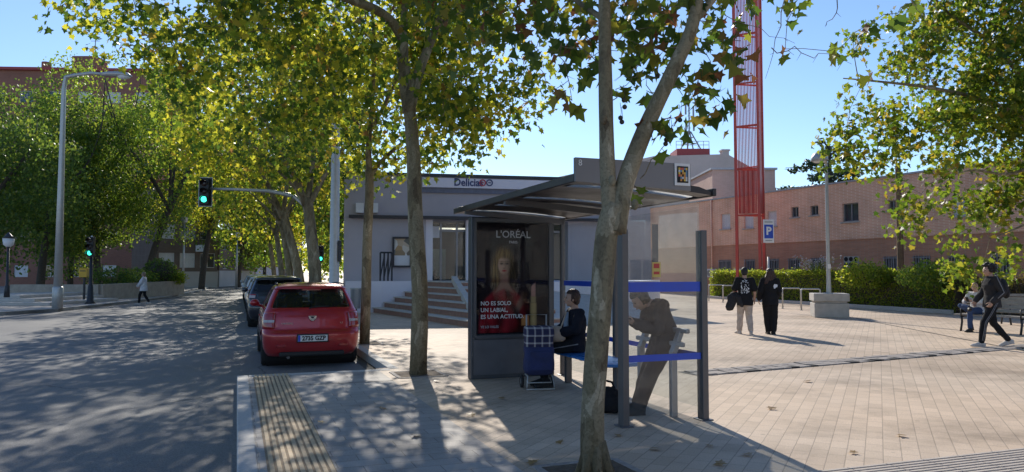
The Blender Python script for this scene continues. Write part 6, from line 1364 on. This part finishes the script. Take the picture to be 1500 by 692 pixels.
# ------------------------------------------------------------------ people: one continuous body, clothes as shells around the same joints
M['skin'] = pm('skin', (.46, .27, .19), .5, var=.1, scale=12, bmp=.05); M['skin_pale'] = pm('skin_pale', (.52, .33, .25), .5, var=.1, scale=12, bmp=.05)
M['hair_black'] = pm('black_hair', (.010, .008, .007), .5, var=.4, scale=30, bmp=.9, bscale=120, bdist=.01); M['hair_brown'] = pm('brown_hair', (.045, .018, .010), .45, var=.5, scale=30, bmp=.9, bscale=110, bdist=.01); M['hair_grey'] = pm('grey_hair', (.20, .15, .10), .55, var=.4, scale=30, bmp=.9, bscale=110, bdist=.01)
def cloth(name, col, var=.22): return pm(name, col, .88, var=var, scale=7, bmp=.55, bscale=9, spec=.2, bdist=.03)
M['c_black'] = cloth('black_cloth', (.016, .016, .018)); M['c_charcoal'] = cloth('charcoal_cloth', (.035, .033, .034)); M['c_beige'] = cloth('beige_cloth', (.50, .42, .36)); M['c_white'] = cloth('white_cloth', (.62, .62, .64)); M['c_denim'] = cloth('denim', (.045, .075, .16)); M['c_taupe'] = cloth('taupe_cloth', (.05, .042, .038)); M['c_taupe_dark'] = cloth('taupe_trousers', (.034, .03, .03)); M['c_navy'] = cloth('navy_cloth2', (.014, .015, .023)); M['c_blue'] = cloth('pale_blue_cloth', (.25, .30, .38)); M['c_grey'] = cloth('grey_cloth', (.22, .22, .23))
M['shoe_light'] = pm('light_shoe', (.5, .45, .4), .7); M['shoe_black'] = pm('black_shoe', (.014, .013, .013), .6); M['print_white'] = pm('white_print', (.7, .72, .75), .7, var=.05); M['eye'] = pm('eye_dark', (.02, .015, .012), .2); M['lip'] = pm('lip', (.33, .12, .10), .5)
def pose(**k):
    J = dict(pelvis=(0, 0, .94), waist=(0, 0, 1.08), chest=(0, .005, 1.28), neck=(0, -.01, 1.44), head=(0, .025, 1.585), look=(0, 1, 0), up=(0, 0, 1),
             shR=(.175, -.01, 1.39), elR=(.225, -.03, 1.12), wrR=(.235, .04, .87), hdR=(.03, .25, -1), pnR=(-1, 0, 0), curlR=.35, shL=(-.175, -.01, 1.39), elL=(-.225, -.03, 1.12), wrL=(-.235, .04, .87), hdL=(-.03, .25, -1), pnL=(1, 0, 0), curlL=.35,
             hipR=(.09, 0, .90), knR=(.095, .02, .49), anR=(.095, -.03, .085), toR=(0, 1, 0), hipL=(-.09, 0, .90), knL=(-.095, .02, .49), anL=(-.095, -.03, .085), toL=(0, 1, 0), width=1.0)
    J.update(k); return {a: (V(b) if isinstance(b, tuple) else b) for a, b in J.items()}
def frame(look, up):
    f = V(look).normalized(); s = f.cross(V(up)).normalized(); u = s.cross(f); return Matrix((s, f, u)).transposed()     # columns: right, front, up
def limb(m, pts, rad, seg=12):
    m.tube(pts, rad, seg)
    for p, r in zip(pts, rad): m.ball(p, r, seg, 8)
def hand_shape(m, w, d, pn, curl, right):
    d = d.normalized(); pn = (pn - d * pn.dot(d)).normalized(); s = d.cross(pn)
    if not right: s = -s                                    # s points to the thumb side when the palm faces pn
    R = Matrix((s, d, pn)).transposed(); m.ball(w + d * .045, (.040, .052, .017), 12, 8, R=R); m.tube([w - d * .02, w + d * .03], [.024, .027], 10)
    for i, (off, L) in enumerate(((.029, .070), (.010, .080), (-.010, .074), (-.028, .058))):
        p = w + d * .085 + s * off; dirv = d + s * off * 1.2; a = curl * (1 + .12 * i); pts = [w + d * .05 + s * off * .8, p]
        for j, fl in enumerate((.45, .32, .25)):
            dirv = (dirv * math.cos(a * (.8 + .3 * j)) + pn * math.sin(a * (.8 + .3 * j))).normalized(); p = p + dirv * L * fl; pts.append(p)
        m.tube(pts, [.010, .0098, .009, .0082, .007], 8); m.ball(pts[-1], .0075, 8, 6)
    t0 = w + d * .025 + s * .030; t1 = t0 + (d * .6 + s * .8 + pn * .25).normalized() * .035; t2 = t1 + (d * .9 + s * .25 + pn * .4 * (1 + curl)).normalized() * .032; t3 = t2 + (d + pn * .5 * (1 + curl)).normalized() * .024
    m.tube([w + d * .02 + s * .012, t0, t1, t2, t3], [.014, .014, .0115, .0105, .008], 8); m.ball(t3, .0085, 8, 6)
def torso(m, J, grow_=0.0, hem=None, top=True):
    side = (J['shR'] - J['shL']).normalized(); w = J['width']; pel, wa, ch, nk = J['pelvis'], J['waist'], J['chest'], J['neck']
    pts = [pel + (pel - wa).normalized() * .10, pel, wa, ch, ch.lerp(nk, .62), nk + (nk - ch).normalized() * -.005]
    ra = [.125, .158, .138, .155, .132, .066]; rb = [.085, .112, .098, .112, .082, .060]; g2 = [grow_ * k for k in (1, 1, 1, .9, .55, .3)]
    if hem is not None: pts[0] = pel + (pel - wa).normalized() * hem; ra[0], rb[0] = .178, .138; ra[1], rb[1] = .170, .126
    m.tube(pts, [r * w + g for r, g in zip(ra, g2)], 20, ell=[r * w + g for r, g in zip(rb, g2)], side=side)
    m.ball(pel, (.15 * w + grow_, .105 * w + grow_, .12 + grow_), 16, 10, R=frame(side.cross((wa - pel)).normalized() * -1, wa - pel))
    for s in 'LR': m.tube([ch.lerp(nk, .55), J['sh' + s]], [.066 + grow_ * .4, .052 + grow_ * .5], 12); m.ball(J['sh' + s], .056 + grow_ * .5, 12, 8)
def person(name, label, loc, rz, J, shirt, trousers, shoes, hairf, skin=None, sleeve='long', leg_w=0.0, group=None, hem=.14, scale=1.0, grow_=.018, face=True, collar=False, voxel=.0075):
    skin = skin or M['skin']; o = thing(name, label, 'person', loc, rz, group); o.scale = (scale,) * 3
    m = MB(); torso(m, J); Rh = frame(J['look'], J['up']); hd = J['head']
    H = lambda x, y, z: hd + Rh @ V((x, y, z))
    m.tube([J['neck'] - (J['head'] - J['neck']) * .3, J['neck'], H(0, -.02, -.06)], [.062, .055, .052], 14)
    m.ball(hd, (.074, .094, .108), 20, 14, R=Rh); m.ball(H(0, .022, -.055), (.055, .066, .064), 16, 10, R=Rh); m.ball(H(0, .055, -.098), (.024, .022, .018), 10, 8, R=Rh)
    m.tube([H(0, .088, .012), H(0, .108, -.028), H(0, .092, -.040)], [.009, .016, .012], 8); m.ball(H(0, .092, -.066), (.022, .010, .010), 10, 6, R=Rh); m.ball(H(0, .080, .028), (.05, .014, .011), 10, 6, R=Rh)
    for s in (-1, 1): m.ball(H(s * .075, -.005, -.010), (.010, .020, .031), 10, 8, R=Rh); m.ball(H(s * .04, .07, -.03), (.022, .02, .02), 8, 6, R=Rh)
    for s in 'LR':
        limb(m, [J['sh' + s], J['sh' + s].lerp(J['el' + s], .45), J['el' + s], J['el' + s].lerp(J['wr' + s], .35), J['wr' + s]], [.054, .049, .040, .041, .027])
        hand_shape(m, J['wr' + s], J['hd' + s], J['pn' + s], J['curl' + s], s == 'R')
        limb(m, [J['hip' + s], J['hip' + s].lerp(J['kn' + s], .4), J['kn' + s], J['kn' + s].lerp(J['an' + s], .3), J['an' + s]], [.092, .078, .056, .058, .038])
        t = J['to' + s].normalized(); a = J['an' + s]; m.tube([a - t * .05 + V((0, 0, -.045)), a + t * .05 + V((0, 0, -.045)), a + t * .15 + V((0, 0, -.06))], [.034, .036, .024], 10)
    body = remesh('body', m, voxel, skin, o, 4)
    if face:
        for s in (-1, 1): m = MB(); m.ball(H(s * .032, .086, .004), (.013, .007, .007), 10, 6, R=Rh); m.build('eye', M['eye'], body, smooth=True)
        m = MB(); m.ball(H(0, .0985, -.067), (.021, .007, .007), 10, 6, R=Rh); m.build('mouth', M['lip'], body, smooth=True)
    m = MB(); torso(m, J, grow_, hem)
    for s in 'LR':
        sh_, el, wr = J['sh' + s], J['el' + s], J['wr' + s]; e = grow_
        if sleeve == 'long': limb(m, [sh_, sh_.lerp(el, .5), el, el.lerp(wr, .5), el.lerp(wr, .93)], [.055 + e * .5, .053 + e * .8, .046 + e, .043 + e, .034 + e * .8])
        else: limb(m, [sh_, sh_.lerp(el, .45), sh_.lerp(el, .8)], [.056 + e * .5, .058 + e * .8, .062 + e])
    if collar: m.tube([J['neck'].lerp(J['chest'], .3), J['neck'] + (J['head'] - J['neck']) * .12], [.085, .072], 14)
    top = remesh('top', m, .0095, shirt, o, 3, noise_amp=.012, noise_sc=10)
    m = MB(); side = (J['hipR'] - J['hipL']).normalized(); g = .016
    m.tube([J['waist'].lerp(J['pelvis'], .5), J['pelvis'], J['hipR'].lerp(J['hipL'], .5) + (J['pelvis'] - J['waist']) * .5], [.150 * J['width'], .172 * J['width'], .15], 18, ell=[.112, .128, .105], side=side)
    for s in 'LR':
        hp, kn, an = J['hip' + s], J['kn' + s], J['an' + s]; e = kn.lerp(an, .93)
        limb(m, [hp, hp.lerp(kn, .45), kn, kn.lerp(an, .45), e], [.105 + leg_w, .092 + leg_w, .072 + leg_w, .068 + leg_w, .058 + leg_w])
    remesh('trousers', m, .0095, trousers, o, 3, noise_amp=.012, noise_sc=9)
    for s in 'LR':
        a, t = J['an' + s], J['to' + s].normalized(); m = MB(); sd = t.cross(V((0, 0, 1))).normalized(); upv = sd.cross(t)
        m.tube([a - t * .085 - upv * .045, a - t * .05 - upv * .035, a + t * .04 - upv * .035, a + t * .12 - upv * .05, a + t * .185 - upv * .06, a + t * .21 - upv * .066], [.028, .042, .045, .050, .042, .02], 14, ell=[.032, .05, .052, .037, .027, .014], side=sd)
        m.tube([a - upv * .05, a + upv * .035], [.05, .046], 12); m.box(a + t * .06 - upv * .074, (.088, .275, .022), Matrix((sd, t, upv)).transposed()); remesh('shoe', m, .0065, shoes, o, 2)
    if hairf: hairf(o, H, Rh, J)
    return o, H, Rh
def hair_short(mat, thick=.012, back=.0):
    def f(o, H, R, J):
        m = MB(); m.ball(H(0, -.014, .026), (.080 + thick * .4, .092 + thick * .5, .098 + thick * .6), 18, 12, R=R); m.ball(H(0, -.05, -.02), (.072, .062, .07 + back), 14, 10, R=R)
        h = remesh('hair', m, .007, mat, o, 2, noise_amp=.008, noise_sc=45); b = [v for v in h.data.vertices]
        for v in b:
            q_ = R.transposed() @ (v.co - H(0, 0, 0))
            if q_.y > .03 and q_.z < .062: v.co -= R @ V((0, (q_.y - .03) * .85 + .01, 0))
    return f
def hair_long(mat, L=.30):
    def f(o, H, R, J):
        m = MB(); m.ball(H(0, -.012, .025), (.090, .100, .105), 18, 12, R=R); dn = V((0, 0, -1)); bk = R @ V((0, -.075, 0)); sd = R @ V((1, 0, 0))
        for i in range(9):
            a = (i - 4) / 4; p = H(a * .07, -.07 + .035 * abs(a), 0); m.tube([H(a * .06, -.06, .06), p, p + dn * L * .45 + bk * .15 + sd * a * .05, p + dn * L + bk * (.35 + .1 * math.sin(i * 2)) + sd * a * .10], [.04, .042, .046, .022], 8)
        h = remesh('hair', m, .008, mat, o, 2, noise_amp=.012, noise_sc=22)
        for v in h.data.vertices:
            q_ = R.transposed() @ (v.co - H(0, 0, 0))
            if q_.y > .03 and q_.z < .06: v.co -= R @ V((0, (q_.y - .03) * .85 + .012, 0))
    return f
def hair_curly(mat, r0=.125):
    def f(o, H, R, J):
        m = MB(); r = random.Random(4); m.ball(H(0, -.03, .03), (.095, .095, .10), 14, 10, R=R)
        for i in range(70):
            d = V((r.gauss(0, 1), r.gauss(0, 1), r.gauss(0, 1))).normalized()
            if d.y > .35 and d.z < .55 or d.z < -.62: continue
            m.ball(H(d.x * r0 * .88, -.02 + d.y * r0 * .85, .03 + d.z * r0 * .9), r.uniform(.022, .036), 8, 6)
        remesh('hair', m, .009, mat, o, 1, noise_amp=.012, noise_sc=40)
    return f
# --- couple walking away
p = G(1092, 490); J = pose(knR=(.10, .06, .49), anR=(.13, -.05, .085), knL=(-.10, .13, .50), anL=(-.13, .16, .085), toL=(-.35, 1, 0), toR=(.1, 1, 0), hipL=(-.09, .0, .9), hipR=(.09, 0, .9), elR=(.235, -.05, 1.12), wrR=(.24, .04, .88), elL=(-.26, -.02, 1.13), wrL=(-.24, .14, .98), hdL=(-.2, .7, -.7), curlL=.8, look=(.12, 1, .0))
W1, H1, R1 = person('person', 'man walking away in black tee shirt with white back print and beige trousers', p, math.radians(-10), J, M['c_black'], M['c_beige'], M['shoe_light'], hair_short(M['hair_black']), sleeve='short', leg_w=.012, hem=.20, grow_=.03, scale=1.0)
m = MB(); r = random.Random(9)                               # white brush-like print on the back
for i in range(44):
    x, z = r.uniform(-.13, .13), r.uniform(1.06, 1.40); 
    m.beam((x, -.155 - .0 * abs(x), z), (x + r.uniform(-.035, .035), -.155, z + r.uniform(-.05, .06)), .019, .012, up=(1, 0, 0))
me = m.build('back_print', M['print_white'], W1)
sw = me.modifiers.new('wrap', 'SHRINKWRAP'); sw.target = [c for c in W1.children if c.name.startswith('top')][0]; sw.wrap_method = 'NEAREST_SURFACEPOINT'; sw.offset = .004
m = MB(); m.tube([(-.25, .05, 1.04), (-.30, -.02, .95), (-.34, -.06, .80), (-.40, -.08, .66), (-.42, -.08, .60)], [.06, .13, .12, .11, .04], 12, ell=[.05, .09, .08, .07, .03], side=(1, .2, 0)); m.tube([(-.24, .04, 1.03), (-.16, -.06, .92), (-.10, -.1, .76), (-.09, -.1, .70)], [.07, .09, .07, .03], 10); m.ball((-.27, .08, 1.02), (.09, .1, .06), 12, 8)
jk = remesh('jacket', m, .011, M['c_charcoal'], None, 3, noise_amp=.02, noise_sc=9); jk.location = p; jk.rotation_euler[2] = math.radians(-10); tag(jk, 'crumpled dark jacket hanging from the left arm of the man in beige trousers', 'jacket')
p = G(1129, 490); J = pose(anR=(.07, -.02, .085), anL=(-.05, .05, .085), knL=(-.07, .07, .49), hipL=(-.08, 0, .9), hipR=(.08, 0, .9), elL=(-.25, -.02, 1.12), wrL=(-.26, .10, .90), elR=(.22, -.02, 1.12), wrR=(.20, .12, .95), look=(-.35, 1, 0), width=.98)
W2, _, _ = person('person', 'woman with long brown hair walking away all in black beside the man with the jacket', p, math.radians(-8), J, M['c_black'], M['c_black'], M['shoe_black'], hair_long(M['hair_brown'], .28), leg_w=.022, hem=.18, grow_=.035, scale=.985)
m = MB(); m.add([(.09, -.17, 1.18), (.155, -.14, 1.2), (.165, -.13, 1.30), (.11, -.17, 1.33), (.085, -.18, 1.26)], [(0, 1, 2, 3, 4)]); me = m.build('white_patch', M['print_white'], W2); me.modifiers.new('s', 'SUBSURF').levels = 2; sw = me.modifiers.new('wrap', 'SHRINKWRAP'); sw.target = [c for c in W2.children if c.name.startswith('top')][0]; sw.offset = .006
# --- person striding left at the right
p = G(1455, 509); J = pose(hipR=(.085, .01, .90), hipL=(-.085, -.01, .90), knL=(-.09, .20, .52), anL=(-.09, .27, .095), toL=(-.1, 1, .05), knR=(.09, -.06, .49), anR=(.09, -.34, .14), toR=(.05, 1, -.25), elL=(-.22, -.10, 1.13), wrL=(-.22, .10, .93), hdL=(0, .5, -.9), curlL=.9, elR=(.23, .06, 1.13), wrR=(.21, .22, .94), curlR=.8, head=(0, .05, 1.58), look=(-.15, 1, -.12), chest=(0, .03, 1.28), neck=(0, .02, 1.44))
W3, H3, R3 = person('person', 'person with curly black hair striding left in a black track suit with pale side stripes', p, math.radians(82), J, M['c_charcoal'], M['c_black'], M['shoe_light'], hair_curly(M['hair_black']), leg_w=.0, hem=.12, grow_=.026, collar=True, scale=1.03)
m = MB(); hp, kn, an = J['hipL'], J['knL'], J['anL']
for s in (-.012, .014):
    m.tube([hp + V((-.115, s, .02)), hp.lerp(kn, .5) + V((-.105, s, 0)), kn + V((-.082, s, 0)), kn.lerp(an, .5) + V((-.078, s, 0)), kn.lerp(an, .9) + V((-.064, s, 0))], .006, 6)
m.tube([J['shL'] + V((-.02, 0, .088)), J['shL'] + V((-.085, 0, .0)), J['shL'].lerp(J['elL'], .5) + V((-.085, 0, 0)), J['elL'] + V((-.075, 0, 0)), J['elL'].lerp(J['wrL'], .6) + V((-.068, 0, 0))], .009, 6); m.build('side_stripe', M['c_grey'], W3, smooth=True)
m = MB(); m.ball((0, -.20, 1.22), (.15, .10, .20), 16, 12); m.ball((0, -.27, 1.12), (.12, .06, .12), 14, 10); m.tube([(-.12, -.12, 1.40), (-.13, .04, 1.44), (-.13, .12, 1.32), (-.14, .06, 1.12), (-.13, -.1, 1.06)], .018, 8); m.tube([(.12, -.12, 1.40), (.13, .04, 1.44), (.13, .12, 1.32), (.14, .06, 1.12), (.13, -.1, 1.06)], .018, 8)
bp = remesh('backpack', m, .010, M['c_charcoal'], None, 2, noise_amp=.006); bp.location = p; bp.rotation_euler[2] = math.radians(82); bp.scale = (1.03,) * 3; tag(bp, 'dark backpack worn by the curly haired person in the track suit', 'backpack')
m = MB(); m.tube([H3(-.09, -.01, .0), H3(-.095, -.02, .06), H3(-.05, -.02, .135), H3(.05, -.02, .135), H3(.095, -.02, .06), H3(.09, -.01, .0)], .010, 8); m.ball(H3(-.088, -.005, -.01), (.018, .035, .04), 12, 8, R=R3); m.ball(H3(.088, -.005, -.01), (.018, .035, .04), 12, 8, R=R3)
hp_ = m.build('headphones', M['plastic'], smooth=True); hp_.location = p; hp_.rotation_euler[2] = math.radians(82); hp_.scale = (1.03,) * 3; tag(hp_, 'black headphones on the curly haired person at right', 'headphones')
# --- man in jeans sitting on the bench
base = V((BC.x, BC.y, 0)) - V((.47, -.88, 0)).normalized() * .50; z0 = .46
J = pose(pelvis=(0, -.05, .56), waist=(0, -.09, .70), chest=(0, -.08, .90), neck=(0, -.05, 1.06), head=(0, .0, 1.20), look=(0, 1, -.25), shR=(.175, -.06, 1.0), shL=(-.175, -.06, 1.0), elR=(.24, .06, .78), wrR=(.10, .26, .82), hdR=(-.5, .7, .4), pnR=(-.4, -.3, .8), elL=(-.24, .06, .78), wrL=(-.08, .27, .80), hdL=(.5, .7, .3), pnL=(.4, -.3, .8), curlR=.6, curlL=.6,
         hipR=(.09, 0, .545), hipL=(-.09, 0, .545), knL=(-.10, .43, .55), anL=(-.10, .44, .09), toL=(0, 1, 0), knR=(.14, .42, .68), anR=(-.12, .50, .64), toR=(-.55, .7, .15))
W4, _, _ = person('person', 'bald man in jeans and white top sitting cross legged on the bench', (base.x, base.y, 0), BA + PI, J, M['c_white'], M['c_denim'], M['shoe_black'], None, M['skin_pale'], hem=.06, grow_=.025)
m = MB(); m.box((0, .36, .86), (.075, .012, .15), Matrix.Rotation(-.6, 3, 'X')); ph = m.build('phone', M['plastic'], bevel=.004); ph.location = (base.x, base.y, 0); ph.rotation_euler[2] = BA + PI; tag(ph, 'dark phone held by the seated man in jeans', 'phone')
# --- woman waiting on the shelter bench
def shl(x, y, z=0): return V((1.157, 7.71, 0)) + NV * x + UV * y + V((0, 0, z))
b = shl(.70, 2.72); J = pose(pelvis=(0, -.02, .575), waist=(0, -.05, .72), chest=(0, -.05, .92), neck=(0, -.03, 1.08), head=(0, .01, 1.22), look=(.22, 1, .05), shR=(.165, -.04, 1.02), shL=(-.165, -.04, 1.02), elR=(.23, .05, .80), wrR=(.08, .26, .72), hdR=(-.8, .45, -.1), pnR=(0, -.3, -1), elL=(-.23, .05, .80), wrL=(-.07, .28, .73), hdL=(.8, .35, -.1), pnL=(0, -.3, -1), curlR=.5, curlL=.5,
         hipR=(.085, 0, .56), hipL=(-.085, 0, .56), knR=(.10, .42, .53), anR=(.09, .40, .09), knL=(-.10, .43, .53), anL=(-.11, .42, .09), toR=(.15, 1, 0), toL=(-.1, 1, 0))
ang = RANG + math.radians(86)
W5, _, _ = person('person', 'older woman in dark cardigan sitting on the shelter bench with a bag on her lap', b, ang, J, M['c_navy'], M['c_black'], M['shoe_black'], hair_short(M['hair_brown'], .03, .02), M['skin'], hem=.10, grow_=.03)
m = MB(); m.tube([(0, .085, 1.03), (0, .105, .92), (0, .10, .72)], [.05, .075, .08], 10, ell=[.02, .03, .03], side=(1, 0, 0)); remesh('blouse', m, .009, M['c_blue'], W5, 2)
m = MB(); m.tube([J['hipL'] + V((-.11, 0, .03)), J['knL'] + V((-.078, 0, .0)), J['knL'].lerp(J['anL'], .9) + V((-.066, 0, 0))], .008, 6); m.build('side_stripe', M['c_grey'], W5)
m = MB(); soft_box(m, [(.62, .12, .18, .36), (.66, .17, .15, .40), (.75, .165, .16, .39), (.83, .12, .2, .34)]); m.tube([(-.10, .23, .79), (-.11, .19, .90), (-.05, .12, 1.03)], .010, 6)
hb = m.build('handbag', pm('beige_leather', (.42, .33, .25), .6, var=.15), smooth=True, angle=60); hb.location = b; hb.rotation_euler[2] = ang; tag(hb, 'beige handbag on the lap of the woman on the shelter bench', 'handbag')
# --- person leaning on the rail, looking at a phone
b = shl(.88, .55); J = pose(pelvis=(0, .03, .86), waist=(0, .05, .99), chest=(0, .12, 1.15), neck=(0, .23, 1.24), head=(0, .335, 1.285), look=(0, .80, -.62), up=(0, .4, 1), shR=(.17, .16, 1.21), shL=(-.17, .16, 1.21), elR=(.20, .20, .95), wrR=(.07, .40, 1.02), hdR=(-.35, .75, .25), pnR=(-.4, -.3, .85), elL=(-.20, .20, .95), wrL=(-.06, .41, 1.01), hdL=(.35, .75, .25), pnL=(.4, -.3, .85), curlR=.7, curlL=.7,
         hipR=(.09, .03, .84), hipL=(-.09, .03, .84), knR=(.11, .19, .46), anR=(.12, .32, .085), knL=(-.10, .24, .47), anL=(-.13, .42, .085), toR=(.1, 1, 0), toL=(-.1, 1, 0))
ang2 = RANG + math.radians(82)
W6, H6, _ = person('person', 'person in taupe hoodie leaning on the shelter rail bent over a phone behind the glass', b, ang2, J, M['c_taupe'], M['c_taupe_dark'], M['shoe_black'], hair_short(M['hair_black'], .035, .03), M['skin'], hem=.12, grow_=.03, leg_w=.02)
m = MB(); m.tube([(-.10, .11, 1.25), (0, .04, 1.21), (.10, .11, 1.25)], [.05, .075, .05], 10); remesh('hood', m, .01, M['c_taupe'], W6, 3)
m = MB(); m.box((0, .51, 1.075), (.075, .15, .010), Matrix.Rotation(.25, 3, 'X')); ph = m.build('phone', M['plastic'], bevel=.003); ph.location = b; ph.rotation_euler[2] = ang2; tag(ph, 'phone in the hands of the person leaning on the shelter rail', 'phone')
m = MB(); q_ = shl(.24, .66) ; m.ball((0, 0, .14), (.20, .15, .15), 16, 12); m.ball((.05, -.12, .11), (.12, .06, .1), 12, 8); m.tube([(-.08, .02, .26), (-.04, .02, .36), (.06, .02, .34), (.09, .02, .25)], .014, 8)
bg_ = remesh('rucksack', m, .010, M['c_black'], None, 2, clampz=.004, noise_amp=.01, noise_sc=14); bg_.location = shl(.20, .75); tag(bg_, 'black rucksack on the ground at the feet of the person in the hoodie', 'bag')
# --- walker in white across the street, person on the station steps
p = G(210, 446.5, ROADZ); p = V((p.x, p.y, ROADZ)); J = pose(knL=(-.09, .16, .52), anL=(-.09, .2, .09), knR=(.09, -.03, .49), anR=(.09, -.26, .13), elR=(.2, .1, 1.13), wrR=(.16, .25, .98), elL=(-.2, .1, 1.13), wrL=(-.16, .25, .98), look=(.1, 1, -.1))
W7, _, _ = person('person', 'walker in white jacket and black leggings crossing the street at left', p, math.radians(100), J, M['c_white'], M['c_black'], M['shoe_light'], hair_short(M['hair_grey'], .03, .03), hem=.22, grow_=.05, voxel=.01)
p = G(629, 452); J = pose(knL=(-.09, .10, .50), anL=(-.09, .12, .09)); 
W8, _, _ = person('person', 'person in black coat half hidden behind the second tree near the station steps', p + V((.22, 0, 0)), math.radians(-20), J, M['c_black'], M['c_charcoal'], M['shoe_black'], hair_short(M['hair_grey'], .02, .03), hem=.30, grow_=.045, voxel=.01, scale=.97)
